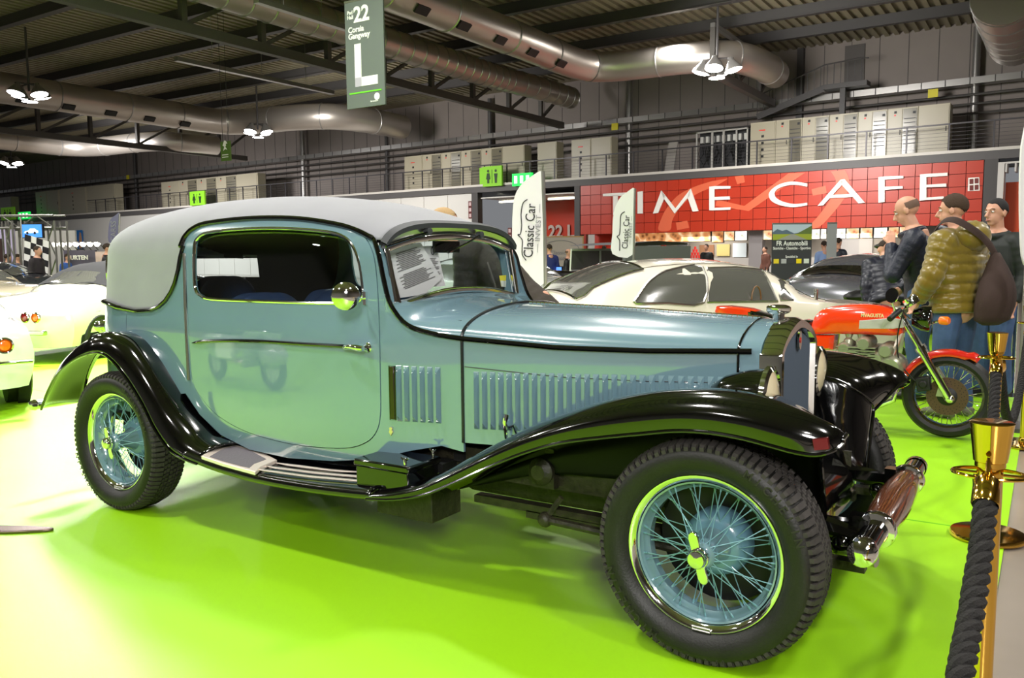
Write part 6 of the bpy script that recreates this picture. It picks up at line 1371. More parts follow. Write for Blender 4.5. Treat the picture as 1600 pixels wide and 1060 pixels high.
# =================================================================== people
SKIN = mat('skin', (.80, .60, .50), .5, noise=.05, nscale=10); SKIN2 = mat('tanned_skin', (.74, .52, .42), .5)
JEAN = mat('blue_denim', (.24, .33, .48), .8, noise=.25, nscale=5, bump=.3, bscale=60); SHOE = mat('dark_shoes', (.10, .09, .09), .5); EYEW = mat('eye_white', (.9, .88, .85), .3); EYEB = mat('eye_dark', (.10, .07, .05), .2)
def limb(m, pts, rs, n=12, k=4):
    q = spline([tuple(p) + ((r,) if not isinstance(r, tuple) else r) for p, r in zip(pts, rs)], k)
    m.tube([V(p[:3]) for p in q], [(p[3], p[4]) if len(p) > 4 else p[3] for p in q], n); m.ball(q[0][:3], q[0][3], n=n, m=6); m.ball(q[-1][:3], q[-1][3], n=n, m=6)
def person(label, loc, rz, lean=0, head_pitch=0, head_yaw=0, H=1.76, arms=None, legs=None, top=None, style='coat', trousers=JEAN, hair=None, bald=False, vox=.008, skin=SKIN, detail=True, name='person', beardless=True, group=None, shoes=None):
    """local frame: faces +x, left +y. arms: dict l/r -> (elbow, wrist) ; lean tips the torso forward from the hips."""
    s = H / 1.76; t = thing(name, label, 'person', loc, rz, group); top = top or BLK
    hip = V((0, 0, .93)) * s; R_ = Matrix.Rotation(lean, 4, 'Y'); T = lambda x, y, z: hip + (R_ @ V((x, y, z))) * s
    body = MB()
    chest, neck = T(0, 0, .38), T(.0, 0, .56); hc = T(.035, 0, .70)
    limb(body, [T(0, 0, -.05), T(0, 0, .1), T(0, 0, .3), T(0, 0, .47)], [(.145 * s, .10 * s), (.13 * s, .09 * s), (.155 * s, .10 * s), (.115 * s, .075 * s)])
    limb(body, [T(0, 0, .46), T(.012, 0, .57), hc - V((0, 0, .04))], [.065 * s, .055 * s, .058 * s])
    HR = R_ @ Matrix.Rotation(head_yaw, 4, 'Z') @ Matrix.Rotation(head_pitch, 4, 'Y'); h3 = HR.to_3x3(); hp = lambda x, y, z: hc + (h3 @ V((x, y, z))) * s
    body.ball(hp(-.01, 0, .035), .098 * s, .077 * s, .092 * s, 20, 14, h3); body.ball(hp(.028, 0, -.035), .062 * s, .056 * s, .075 * s, 16, 12, h3); body.ball(hp(.055, 0, -.088), .030 * s, .030 * s, .022 * s, 12, 8, h3)
    body.tube([hp(.088, 0, .022), hp(.108, 0, -.006), hp(.120, 0, -.024), hp(.10, 0, -.036)], [.008 * s, .012 * s, .017 * s, .012 * s], 10); body.ball(hp(.086, 0, .032), .014 * s, .05 * s, .011 * s, 12, 8, h3)
    body.ball(hp(.090, 0, -.056), .012 * s, .024 * s, .006 * s, 10, 6, h3); body.ball(hp(.087, 0, -.068), .012 * s, .021 * s, .006 * s, 10, 6, h3)
    for q in (-1, 1): body.ball(hp(-.005, q * .078, -.005), .020 * s, .010 * s, .032 * s, 10, 8, h3)
    arms = arms or {}; legs = legs or {}
    for q, nm in ((1, 'l'), (-1, 'r')):
        sh_ = T(-.01, q * .185, .45); el, wr = arms.get(nm, (T(-.03, q * .24, .17), T(.06, q * .23, -.06))); el, wr = V(el), V(wr)
        limb(body, [T(0, q * .10, .46), sh_, sh_.lerp(el, .5), el, el.lerp(wr, .4), wr], [.06 * s, .058 * s, .047 * s, .040 * s, .040 * s, .028 * s])
        d = (wr - el).normalized(); u, v_ = frame(d); pc = wr + d * .05 * s
        side = v_ if abs(v_.x) > abs(u.x) else u; oth = d.cross(side)
        body.obox(pc, side * .036 * s, oth * .014 * s, d * .045 * s)
        for k in range(4):
            o = (k - 1.5) * .020 * s; L = (.062, .075, .07, .052)[k] * s; a0 = wr + d * .088 * s + side * o; body.tube([a0, a0 + d * L * .5 + oth * .008 * s, a0 + d * L * .85 + oth * .030 * s], [.0095 * s, .009 * s, .0075 * s], 7)
        a0 = wr + d * .03 * s - side * .034 * s; body.tube([a0, a0 - side * .025 * s + d * .03 * s + oth * .01 * s, a0 - side * .018 * s + d * .06 * s + oth * .022 * s], [.012 * s, .010 * s, .008 * s], 7)
        kn, an = legs.get(nm, (V((.03, q * .10, .50)) * s, V((-.02, q * .11, .09)) * s)); kn, an = V(kn), V(an); hj = V((0, q * .09, .90)) * s
        limb(body, [hj, hj.lerp(kn, .5), kn, kn.lerp(an, .35), an], [.085 * s, .075 * s, .055 * s, .055 * s, .036 * s]); body.tube([an + V((-.04, 0, -.045)), an + V((.04, 0, -.05)), an + V((.15, 0, -.065))], [.035 * s, .035 * s, .025 * s], 8)
        if detail:
            sh = MB(); sh.tube([an + V((-.07, 0, -.05)), an + V((-.03, 0, -.04)), an + V((.06, 0, -.045)), an + V((.14, 0, -.055)), an + V((.20, 0, -.062))], [(.036 * s, .03 * s), (.046 * s, .045 * s), (.046 * s, .04 * s), (.045 * s, .033 * s), (.03 * s, .022 * s)], 12)
            sh.v = [V((p.x, p.y, max(p.z, .004))) for p in sh.v]; obj('shoe', sh, shoes or SHOE, t)
    b = obj('body', body, skin, t, ang=80); r = b.modifiers.new('r', 'REMESH'); r.mode = 'VOXEL'; r.voxel_size = vox; r.use_smooth_shade = True; sm_ = b.modifiers.new('c', 'SMOOTH'); sm_.factor = .5; sm_.iterations = 2
    # trousers
    tr = MB(); tr.ball(V((0, 0, .93)) * s, .135 * s, .175 * s, .13 * s, 16, 10)
    for q, nm in ((1, 'l'), (-1, 'r')):
        kn, an = legs.get(nm, (V((.03, q * .10, .50)) * s, V((-.02, q * .11, .09)) * s)); kn, an = V(kn), V(an); hj = V((0, q * .085, .92)) * s
        limb(tr, [hj, hj.lerp(kn, .5), kn, kn.lerp(an, .3), kn.lerp(an, .6), an + V((0, 0, .01))], [.112 * s, .10 * s, .082 * s, .078 * s, .072 * s, .068 * s])
    o = obj('trousers', tr, trousers, t, ang=80); r = o.modifiers.new('r', 'REMESH'); r.mode = 'VOXEL'; r.voxel_size = max(vox, .012); r.use_smooth_shade = True
    # upper garment
    g = MB(); low = {'coat': -.22, 'puffer': -.10, 'jacket': -.14}[style]; fat = {'coat': 1.08, 'puffer': 1.36, 'jacket': 1.05}[style]
    zs = [low + (.50 - low) * k / 72 for k in range(73)]
    rows = []
    for k, z in enumerate(zs):
        w = interp([(-.25, .18), (-.05, .17), (.1, .16), (.3, .19), (.42, .205), (.47, .17), (.50, .12)], z) * fat; d = interp([(-.25, .145), (-.05, .14), (.1, .125), (.3, .135), (.42, .12), (.47, .10), (.50, .085)], z) * fat
        if style == 'puffer': e = 1 + .10 * abs(sin((z - low) / .075 * pi)) ** .7 - .06; w *= e; d *= e
        if style == 'coat': e = 1 + .012 * abs(sin((z - low) / .05 * pi)); w *= e; d *= e
        rows.append([T(d * cos(a) * (1 if cos(a) > 0 else .92), w * sin(a), z) for a in [2 * pi * i / 28 for i in range(28)]])
    g.grid(rows, cv=True); g.f.append(tuple(range(28))); g.f.append(tuple(range(len(g.v) - 28, len(g.v)))[::-1])
    for q, nm in ((1, 'l'), (-1, 'r')):
        sh_ = T(-.01, q * .175, .44); el, wr = arms.get(nm, (T(-.03, q * .24, .17), T(.06, q * .23, -.06))); el, wr = V(el), V(wr)
        q0 = [(T(0, q * .09, .45), .075), (sh_, .082), (sh_.lerp(el, .5), .068), (el, .062), (el.lerp(wr, .5), .056), (wr, .046)]
        pp = spline([tuple(p) + (r_ * s * fat,) for p, r_ in q0], 14); L = 0; rr = []
        for i, p in enumerate(pp):
            if i: L += (V(p[:3]) - V(pp[i - 1][:3])).length
            rr.append(p[3] * (1 + (.16 * abs(sin(L / .065 * pi)) ** .7 - .09 if style == 'puffer' else .02 * sin(L / .03 * pi))))
        g.tube([V(p[:3]) for p in pp], rr, 16)
    # collar
    cr_ = [T(.02 + .085 * cos(a) * fat, .085 * sin(a) * fat, .515 + .015 * cos(a + pi)) for a in [2 * pi * i / 20 for i in range(20)]]; g.tube(cr_, .028 * s, 8, closed=True)
    o = obj({'coat': 'quilted_coat', 'puffer': 'puffer_jacket', 'jacket': 'jacket'}[style], g, top, t, ang=80); r = o.modifiers.new('r', 'REMESH'); r.mode = 'VOXEL'; r.voxel_size = max(.010, vox); r.use_smooth_shade = True; sm_ = o.modifiers.new('c', 'SMOOTH'); sm_.iterations = 1
    if detail:
        for q in (-1, 1):
            e = obj('eye', MB().ball(hp(.082, q * .031, .012), .012 * s, .013 * s, .009 * s, 12, 8, h3), EYEW, t); obj('iris', MB().ball(hp(.0925, q * .031, .012), .003 * s, .005 * s, .005 * s, 8, 6, h3), EYEB, e); obj('eyebrow', MB().tube([hp(.094, q * .018, .032), hp(.092, q * .035, .038), hp(.078, q * .052, .032)], .0035 * s, 5), mat('brow_hair', (.25, .18, .13), .8), t)
        obj('lips', MB().ball(hp(.0985, 0, -.062), .006 * s, .022 * s, .0075 * s, 10, 6, h3), mat('lip_colour', (.66, .40, .36), .5), t)
    hm = hair or mat('dark_brown_hair', (.20, .15, .11), .8, bump=.8, bscale=150)
    hb = MB()
    for i in range(11):
        row = []
        for k in range(25):
            a = 2 * pi * k / 24; th = pi * .64 * i / 10
            fr = max(0, cos(a)); lim = 1 - .52 * fr - .16 * max(0, 1 - abs(abs(a - pi) - pi / 2) * 2.2); thh = th * lim * (1 + .10 * sin(a * 5 + 1) * (i > 8)); j = 1 + .03 * sin(a * 9 + i * 2.1)
            if bald: thh = pi * (.40 + .22 * i / 10) ; 
            row.append(hp((-.012 + .101 * sin(thh) * cos(a)) * 1, .0805 * sin(thh) * sin(a) * j, .036 + .095 * cos(thh) * j))
        rows_ = row; hb.grid([row]) if False else None
        if i == 0: acc = []
        acc.append(row)
    if bald: acc = [[r[k] for k in range(6, 19)] for r in acc]; hm = mat('grey_stubble', (.42, .33, .28), .8)
    hb.grid(acc); hb = obj('hair', hb, hm, t, ang=80)
    if not bald: hb.modifiers.new('s', 'SOLIDIFY').thickness = .004
    return t, T, hp
NAVY = mat('navy_quilted_nylon', (.10, .12, .18), .45, bump=.4, bscale=50); OLIVE = mat('olive_gold_nylon', (.47, .40, .10), .30, sheen=.3, bump=.15, bscale=25); DJ = mat('dark_green_jacket', (.12, .14, .13), .6)
def hdg_left(px): q = ray(px, 400); return math.atan2(q.y, q.x) + pi / 2       # facing the left of the photograph
# olive puffer man
P = PD(1490, 600, 6.75); a = hdg_left(1490) - .62
t, T, hp = person('man in olive gold puffer jacket, jeans and grey scarf with a brown shoulder bag', (P.x, P.y, 0), a, lean=.05, head_pitch=.05, head_yaw=.45, H=1.79, top=OLIVE, style='puffer', arms={'l': (V((.02, .30, 1.13)), V((.16, .26, .95))), 'r': (V((.02, -.30, 1.13)), V((.16, -.26, .95)))}, hair=mat('short_brown_hair', (.28, .21, .16), .9, bump=1, bscale=200), name='person', shoes=mat('grey_suede', (.45, .43, .40), .8))
obj('scarf', MB().tube([T(.03 + .10 * cos(q), .095 * sin(q), .54 + .02 * sin(2 * q)) for q in [2 * pi * k / 20 for k in range(20)]], .034, 8, closed=True), mat('grey_knit_scarf', (.50, .52, .55), .9, bump=.8, bscale=90), t)
hood = MB().ball(T(-.13, 0, .49), .12, .15, .12, 20, 12); hood.v = [p + V((0, 0, .008 * sin(p.y * 90))) for p in hood.v]; obj('hood', hood, OLIVE, t, ang=80)
m = MB().prism([(.028 * cos(q), .028 * sin(q)) for q in [2 * pi * k / 20 for k in range(20)]], T(.0, .285, .36), (1, 0, 0), (0, 0, 1), (0, .01, 0)); obj('sleeve_badge', m, mat('red_white_badge', (.75, .25, .2), .6), t)
BAG = mat('brown_cloth_bag', (.23, .17, .15), .85, bump=.2, bscale=80)
bg = thing('shoulder_bag', 'dark brown cloth sling bag on the back of the man in the olive jacket', 'bag', (P.x, P.y, 0), a)
sg_ = []
for i in range(15):
    u = i / 14; c = V((-.26 - .03 * sin(pi * u), -.06 + .02 * u, 1.32 - .56 * u)); w = .03 + .16 * sin(min(1, u * 1.15) * pi * .62) ** 1.2; d = .03 + .085 * sin(min(1, u) * pi * .8)
    if i == 14: w *= .5; d *= .5
    sg_.append([c + V((d * cos(q), w * sin(q), 0)) for q in [2 * pi * k / 20 for k in range(20)]])
m = MB().grid(sg_, cv=True); m.f.append(tuple(range(20))); m.f.append(tuple(range(len(m.v) - 20, len(m.v)))[::-1]); obj('bag_body', m, BAG, bg, ang=70)
obj('strap', MB().tube([V(p) for p in spline([(-.26, -.06, 1.30), (-.25, .03, 1.40), (-.20, .12, 1.49), (-.08, .19, 1.575), (.05, .17, 1.555), (.19, .08, 1.42), (.24, -.05, 1.22), (.16, -.24, 1.05), (-.08, -.28, .95), (-.25, -.14, .90)], 5)], (.008, .032), 8), BAG, bg)
# bald man in navy coat
P = PD(1436, 600, 7.6); a = hdg_left(1432) - .15
hnd = {'l': (V((.20, .24, 1.10)), V((.30, .10, 1.42))), 'r': (V((.18, -.26, 1.12)), V((.30, -.04, 1.44)))}
t, T, hp = person('bald man in navy quilted coat holding his hand to his nose', (P.x, P.y, 0), a, lean=.16, head_pitch=.25, H=1.85, top=NAVY, style='coat', arms={'l': (V((.22, .24, 1.12)), V((.26, .10, 1.40))), 'r': (V((.06, -.28, 1.12)), V((.22, -.2, .98)))}, bald=True)
# third man
P = PD(1548, 600, 7.6); a = hdg_left(1548) + .9
person('dark-haired man in dark green jacket behind the olive jacket', (P.x, P.y, 0), a, H=1.80, top=DJ, style='jacket', hair=mat('near_black_hair', (.12, .11, .11), .8))
# puffer woman with cap, turned away
P = PD(1384, 600, 9.2); a = hdg_left(1384) - 1.4
t, T, hp = person('person in short black puffer jacket and flat cap left of the bald man', (P.x, P.y, 0), a, lean=.55, head_pitch=.3, H=1.58, top=mat('black_nylon', (.10, .11, .16), .4), style='puffer', trousers=BLK, vox=.012)
obj('flat_cap', MB().ball(hp(.02, 0, .10), .13, .10, .035, 16, 8), BLK, t)
# man leaning in at the far window of the coupe
hd_ = PY(706, 351, 1.88); a = radians(192); lean_ = .80; ox = .035 * cos(lean_) + .70 * sin(lean_)
t, T, hp = person('man in dark brown jacket bending to look into the teal coupe', (hd_.x - ox * cos(a), hd_.y - ox * sin(a), 0), a, lean=lean_, head_pitch=.1, arms={'l': (V((.34, .24, 1.06)), V((.46, .12, .92))), 'r': (V((.34, -.24, 1.06)), V((.46, -.12, .92)))}, H=1.76 * hd_.z / (.93 + .70 * cos(lean_)), top=mat('dark_brown_jacket', (.19, .16, .12), .7, bump=.3, bscale=40), style='coat', hair=mat('fair_hair', (.72, .60, .42), .8, bump=1, bscale=150), trousers=mat('dark_trousers', (.14, .14, .15), .8))
# small distant visitors
far = [(859, 440, 21, 'seated man in blue suit beside the white feather flag', mat('blue_suit', (.16, .20, .42), .7), 1.62, False, 2.6), (887, 440, 21, 'bald man in black jacket by the laptop behind the feather flag', BLK, 1.5, True, .4), (1287, 420, 22, 'distant man with red cap and pale blue shirt behind the grey coupe', mat('light_blue_shirt', (.55, .65, .85), .7), 1.66, False, 2.2), (1308, 420, 21, 'distant dark-haired man in navy top right of the grey banner', NAVY, 1.72, False, 1.2),
       (60, 440, 20, 'blurred dark figure in front of the chequered flag', mat('charcoal_coat', (.16, .14, .15), .8), 1.66, False, .5), (106, 430, 24, 'distant person in blue leaning over the black car', mat('mid_blue_coat', (.22, .36, .66), .8), 1.5, False, .2), (168, 430, 20.5, 'distant man with brown hair left of the coupe roof', BLK, 1.72, False, 1.0), (12, 430, 22, 'distant visitor in red at the far left', mat('red_top', (.8, .12, .25), .7), 1.5, False, 1.5), (28, 430, 23, 'distant visitor in grey near the truss leg', mat('grey_top', (.4, .4, .45), .7), 1.5, False, 1.0), (944, 400, 28, 'distant visitor in red at the cafe counter', mat('dark_red_top', (.5, .1, .1), .7), 1.65, False, 2.0), (1104, 405, 30, 'distant dark-haired person at the cafe counter', BLK, 1.70, False, 4.5), (1196, 405, 30, 'distant visitor left of the roll-up banner', mat('brown_top', (.4, .25, .2), .7), 1.6, False, 4.0)]
for (px, py, dp, l, c, H, bald, rz) in far:
    P = PD(px, py, dp); person(l, (P.x, P.y, 0), rz, H=H, top=c, style='jacket', bald=bald, vox=.025, detail=False, trousers=mat('dark_trousers', (.14, .14, .15), .8))
lp = PD(871, 425, 21); lt_ = thing('laptop_stand', 'open laptop with lit blue screen on a dark desk', 'laptop', (lp.x, lp.y, 0), radians(-20))
obj('desk', MB().box((-.5, -.3, 0), (.5, .3, .78)), BLK, lt_); obj('screen', MB().box((-.2, -.02, .80), (.2, .02, 1.06)), BLK, lt_); obj('lit_picture', MB().box((-.18, -.03, .82), (.18, -.02, 1.04)), mat('lit_blue_screen', (.35, .55, .95), .4, emit=1.5), lt_)
# =================================================================== flags, banners, stands
FL = mat('white_flag_cloth', (.88, .87, .88), .7, bump=.1, bscale=6); INK = mat('black_print', (.10, .10, .11), .6); GI = mat('grey_print', (.55, .55, .57), .6)
def feather(pxs, dp, label, cloth, tx, sub, edge):
    """pxs: outline traced in the photograph (clockwise from the bottom left); pole on the right edge"""
    c = PD(sum(p[0] for p in pxs) / len(pxs), 400, dp); n = V((-CFW.x, -CFW.y, 0)).normalized(); u = V((CR.x, CR.y, 0)).normalized(); t = thing('feather_flag', label, 'flag', (c.x, c.y, 0), math.atan2(u.y, u.x))
    Mi = ROOT[t.name].inverted()
    def P3(px, py): q = ray(px, py); return Mi @ (CC + q * ((c - CC).dot(n) / q.dot(n)))
    out = [P3(*p) for p in spline(pxs, 3, True)]
    obj('flag_cloth', MB().prism([(p.x, p.z) for p in out], (0, -.01, 0), (1, 0, 0), (0, 0, 1), (0, .02, 0)), cloth, t)
    pl_ = [P3(*p) for p in edge]; pl_[0].z = max(pl_[0].z, .02); b0 = pl_[0].copy(); b0.z = .03
    obj('flag_pole', MB().tube([b0] + pl_, .022, 8), GALV, t); obj('flag_foot', MB().lathe([(0, 0), (.25, 0), (.25, .03), (.03, .05), (0, .05)], (b0.x, 0, 0), n=20), STEEL, t)
    if tx:
        for (s_, p, h, m_, sx) in tx:
            q = P3(*p); up = V((.06, 0, 1)); obj('lettering', MB().text(s_, q + V((0, -.015, 0)), up, V((-1, 0, .06)), h * dp / CF * 1.25, .004, bold=.0, sx=sx), m_, t, flat=True)
        for ln in sub: obj('car_outline', MB().tube([P3(*p) + V((0, -.014, 0)) for p in spline(ln, 3)], .8 * dp / CF, 5), INK, t)
    return t
feather([(801, 430), (800, 380), (801, 330), (805, 305), (815, 288), (830, 276), (848, 268), (849, 300), (851, 360), (852, 441), (825, 439)], 8.9, 'white feather flag with black Classic Car lettering in front of the corridor', FL,
        [('Classic Car', (828, 361), 17, INK, .86), ('— INVEST —', (841, 357), 9, GI, 1.15)], [[(824, 312), (817, 318), (814, 335), (815, 352), (813, 366), (809, 367), (816, 375), (816, 385), (816, 398), (822, 407)]], [(852, 440), (851, 360), (848, 268)])
feather([(957, 397), (957, 365), (958, 340), (962, 322), (970, 308), (980, 300), (992, 295), (991, 330), (990, 397)], 14.0, 'smaller white feather flag with Classic Car lettering before the cafe sign', FL,
        [('Classic Car', (978, 363), 10.5, INK, .86), ('— INVEST —', (985, 360), 5.5, GI, 1.1)], [[(976, 331), (970, 336), (969, 350), (968, 366), (964, 370), (968, 376), (968, 392)]], [(990, 397), (991, 330), (992, 295)])
feather([(170, 378), (170, 355), (173, 343), (180, 337), (187, 334), (186, 360), (185, 380)], 22, 'purple grey feather flag behind the coupe roof', mat('purple_flag', (.42, .41, .52), .7), [('CARSS', (178, 362), 9, GI, 1.0)], [], [(185, 380), (186, 360), (187, 334)])
feather([(1596, 400), (1593, 330), (1594, 250), (1598, 215), (1606, 200), (1606, 400)], 6.2, 'white flag edge cut by the right border of the picture', FL, None, None, [(1606, 400), (1606, 300), (1606, 205)])
def rollup(px0, px1, y0, y1, dp, label, fn=None, m=None, depth_h=None):
    c = PD((px0 + px1) / 2, (y0 + y1) / 2, dp); u = V((CR.x, CR.y, 0)).normalized(); t = thing('roll_up_banner', label, 'banner', (c.x, c.y, 0), math.atan2(u.y, u.x)); Mi = ROOT[t.name].inverted(); w = (px1 - px0) * dp / CF / 2; zt = PD((px0 + px1) / 2, y0, dp).z
    obj('banner_sheet', MB().box((-w, -.01, .06), (w, .01, zt)), m or GI, t, flat=True); obj('banner_base', MB().box((-w, -.12, 0), (w, .12, .07)), GALV, t, bevel=.02); obj('top_bar', MB().box((-w, -.015, zt - .01), (w, .015, zt + .02)), GALV, t, flat=True)
    if fn: fn(t, w, zt, dp / CF)
    return t
def fr_print(t, w, zt, k):
    sky = mat('print_sky', (.72, .78, .85), .5); hill = mat('print_hills', (.35, .42, .50), .5); grs = mat('print_meadow', (.62, .66, .22), .5); road = mat('print_road', (.60, .60, .58), .5); tree = mat('print_trees', (.38, .45, .22), .5)
    Z = lambda py: zt - (py - 350) * k
    q = lambda n, pts, m, y: obj(n, MB().prism([(a * w, Z(b)) for a, b in pts], (0, y, 0), (1, 0, 0), (0, 0, 1), (0, .003, 0)), m, t, flat=True)
    q('print_sky', [(-.98, 351), (.98, 351), (.98, 371), (-.98, 371)], sky, -.014); q('print_hills', [(-.98, 363), (-.75, 358), (-.5, 361), (-.3, 359), (.1, 365), (.3, 364), (.98, 355), (.98, 368), (-.98, 368)], hill, -.018); q('print_trees', [(.2, 366), (.5, 361), (.98, 353), (.98, 368), (.2, 368)], tree, -.021)
    q('print_meadow', [(-.98, 366), (.98, 366), (.98, 375), (-.98, 375)], grs, -.024); q('print_road', [(-.06, 366), (.06, 366), (.75, 375), (-.75, 375)], road, -.028)
    W_ = mat('print_white', (.93, .93, .93), .5)
    for s_, py, h, b in (('FR Automobili', 380.5, 8, .02), ('Storiche - Classiche - Sportive', 388, 4.6, .02), ('Specialisti in', 401, 3.8, .02)): obj('lettering', MB().text(s_, (0, -.016, Z(py)), (1, 0, 0), (0, 0, 1), h * k * 1.3, .003, bold=b, sx=.80), W_, t, flat=True)
    for i, c in enumerate(((.90, .80, .2), (.7, .7, .72), (.25, .25, .27), (.95, .85, .1), (.85, .87, .85))): obj('badge_square', MB().box((-.9 * w + i * .38 * w, -.018, Z(411.5)), (-.9 * w + i * .38 * w + .26 * w, -.012, Z(404.5))), mat('badge_%d' % i, c, .5), t, flat=True)
rollup(1206, 1268, 350, 414, 17.6, 'dark roll-up banner reading FR Automobili with a road picture', fr_print, mat('banner_charcoal', (.23, .23, .25), .5))
rollup(1292, 1307, 349, 414, 17.4, 'narrow grey roll-up banner right of the FR Automobili banner', None, mat('silver_banner', (.58, .58, .60), .45))
# beige Classic Car stand wall
c = WP(880, 400, -14); u = V((CR.x, CR.y, 0)).normalized(); dpt = (c - CC).dot(CFW); k = dpt / CF; t = thing('stand_wall', 'beige stand wall with Classic Car outline logo left of the cafe', 'stand wall', (c.x, c.y, 0), math.atan2(u.y, u.x)); zt = PD(880, 371, dpt).z
obj('wall_board', MB().box((-32 * k, 0, 0), (30 * k, .08, zt)), mat('beige_board', (.76, .72, .68), .6), t); obj('wooden_edge', MB().box((-32 * k, -.01, zt), (32 * k, .1, zt + .04)), mat('light_wood', (.75, .6, .4), .5), t); obj('edge_post', MB().box((30 * k, -.02, 0), (32 * k, .1, zt)), mat('light_wood', (.75, .6, .4), .5), t)
obj('oval_outline', MB().tube([(29 * k * cos(q) - 4 * k, -.01, zt - 20 * k + 15 * k * sin(q)) for q in [2 * pi * i / 40 for i in range(40)]], .5 * k, 5, closed=True), GI, t); obj('lettering', MB().text('Classic Car', (0, -.01, zt - 24 * k), (1, 0, 0), (0, 0, 1), 9 * k, .004), GI, t, flat=True); obj('lettering', MB().text('INVEST', (0, -.01, zt - 33 * k), (1, 0, 0), (0, 0, 1), 5 * k, .004), GI, t, flat=True)
# ---- left stands: truss arch, screen, chequered flag, posters, dark booth
def bracket_truss(pts, label, r=.16):
    t = thing('aluminium_truss', label, 'truss', (pts[0][0], pts[0][1], 0))
    for dx, dy in ((-r, -r), (r, -r), (r, r), (-r, r)): obj('truss_tube', MB().tube([V(p) + (V((dx, dy, 0)) if abs(V(pts[1]).z - V(pts[0]).z) > 1 else V((0, dx, dy))) for p in pts], .03, 6), GALV, t, world=True)
    A, B = V(pts[0]), V(pts[-1]); L = (B - A).length; n = int(L / .4); m = MB()
    vert = abs(A.z - B.z) > 1
    for i in range(n): p = A.lerp(B, i / n); q = A.lerp(B, (i + 1) / n); s = 1 if i % 2 else -1; o = V((r * s, -r, 0)) if vert else V((0, -r, r * s)); o2 = V((-r * s, -r, 0)) if vert else V((0, -r, -r * s)); m.tube([p + o, q + o2], .018, 5)
    obj('lacing', m, GALV, t, world=True, kind='stuff')
dpA = 22
def PDg(px, dp): p = PD(px, 410, dp); return p.x, p.y
for i, px in enumerate((28, 93, 2)):
    x, y = PDg(px, dpA); z = PD(px, 346, dpA).z; bracket_truss([(x, y, .0), (x, y, z)], 'vertical aluminium truss leg, %s one of the left stand' % ('left', 'right', 'far left')[i])
a, b = PDg(-10, dpA), PDg(97, dpA); z = PD(50, 347, dpA).z; bracket_truss([(a[0], a[1], z), (b[0], b[1], z)], 'horizontal aluminium truss over the left stand')
c = PD(49, 361, 21.5); w, h = 17.5 * 21.5 / CF, 10 * 21.5 / CF; t = thing('hanging_screen', 'lit screen showing a white car on blue, hung from the left truss', 'screen', (c.x, c.y, c.z), math.atan2(CR.y, CR.x) - .1)
obj('screen_case', MB().box((-w - .02, .0, -h - .02), (w + .02, .08, h + .02)), BLK, t); obj('lit_panel', MB().box((-w, -.01, -h), (w, 0, h)), mat('lit_screen_blue', (.25, .50, .85), .4, emit=1.3), t); obj('screen_bracket', MB().box((-.03, .03, h), (.03, .06, z - c.z)), STEEL, t)
cp = [(-.9, -.35), (-.75, -.05), (-.35, .05), (-.1, .38), (.45, .42), (.72, .1), (.9, 0), (.88, -.35)]
obj('car_picture', MB().prism([(x * w * .75, z_ * h * .9) for x, z_ in cp], (0, -.016, 0), (1, 0, 0), (0, 0, 1), (0, .004, 0)), mat('lit_white_print', (.92, .95, 1), .4, emit=1.3), t, flat=True)
for q in (-.5, .5): obj('car_wheel_picture', MB().lathe([(0, 0), (.035, 0)], (q * w * .7, -.018, -h * .32), (0, 1, 0), 14), INK, t)
# chequered flag built of squares
CW_, CBk = mat('flag_white', (.92, .91, .90), .7), mat('flag_black', (.10, .09, .11), .7); dq = 21; c = PD(54, 400, dq); t = thing('chequered_flag', 'large black and white chequered flag under the screen', 'flag', (c.x, c.y, 0), math.atan2(CR.y, CR.x)); k = dq / CF
for i in range(4):
    for j in range(6):
        f = lambda a, b: ((a - 2) * 9 * k + (.8 - b * .16) * 6 * k, .04 * sin(a * 1.3), 1.32 + (400 - 372 + 6) * k * 1.2 - b * 10 * k - a * 3 * k)
        obj('flag_square', MB().prism([(f(i, j)[0], f(i, j)[2]), (f(i + 1, j)[0], f(i + 1, j)[2]), (f(i + 1, j + 1)[0], f(i + 1, j + 1)[2]), (f(i, j + 1)[0], f(i, j + 1)[2])], (0, .02 * (i % 2), 0), (1, 0, 0), (0, 0, 1), (0, .02, 0)), CW_ if (i + j) % 2 else CBk, t, flat=True)
obj('flag_pole', MB().tube([(-2.1 * 9 * k, 0, 0), (-2.0 * 9 * k, 0, 2.4)], .02, 6), GALV, t)
c = WL(123, 360, -.02); d_ = WL(130, 389, -.02); e_ = WL(117, 389, -.02)
t = wthing('wall_poster', 'blue hanging poster with a figure on the white wall at the left', 'poster', c[0], -.1, e_[1]); w = (d_[0] - e_[0]) / 2; h = c[1] - e_[1]
obj('poster_sheet', MB().box((-w, 0, 0), (w, .04, h)), mat('poster_blue', (.10, .45, .75), .5), t, flat=True); obj('figure_print', MB().prism([(.1 * w, .02 * h), (.9 * w, .02 * h), (.85 * w, .5 * h), (.7 * w, .85 * h), (.4 * w, .9 * h), (.2 * w, .6 * h)], (0, -.01, 0), (1, 0, 0), (0, 0, 1), (0, .01, 0)), mat('poster_skin', (.80, .60, .45), .5), t, flat=True)
for q in (.2, .28, .36): obj('text_line', MB().box((-.8 * w, -.01, q * h), (-.0 * w, 0, (q + .04) * h)), LW, t, flat=True)
c = PD(126, 405, 24); k = 24 / CF; t = thing('dark_booth', 'dark grey exhibition booth with white lettering and row of lit spotlights', 'stand wall', (c.x, c.y, 0), math.atan2(CR.y, CR.x) - .05); zt = PD(126, 391, 24).z
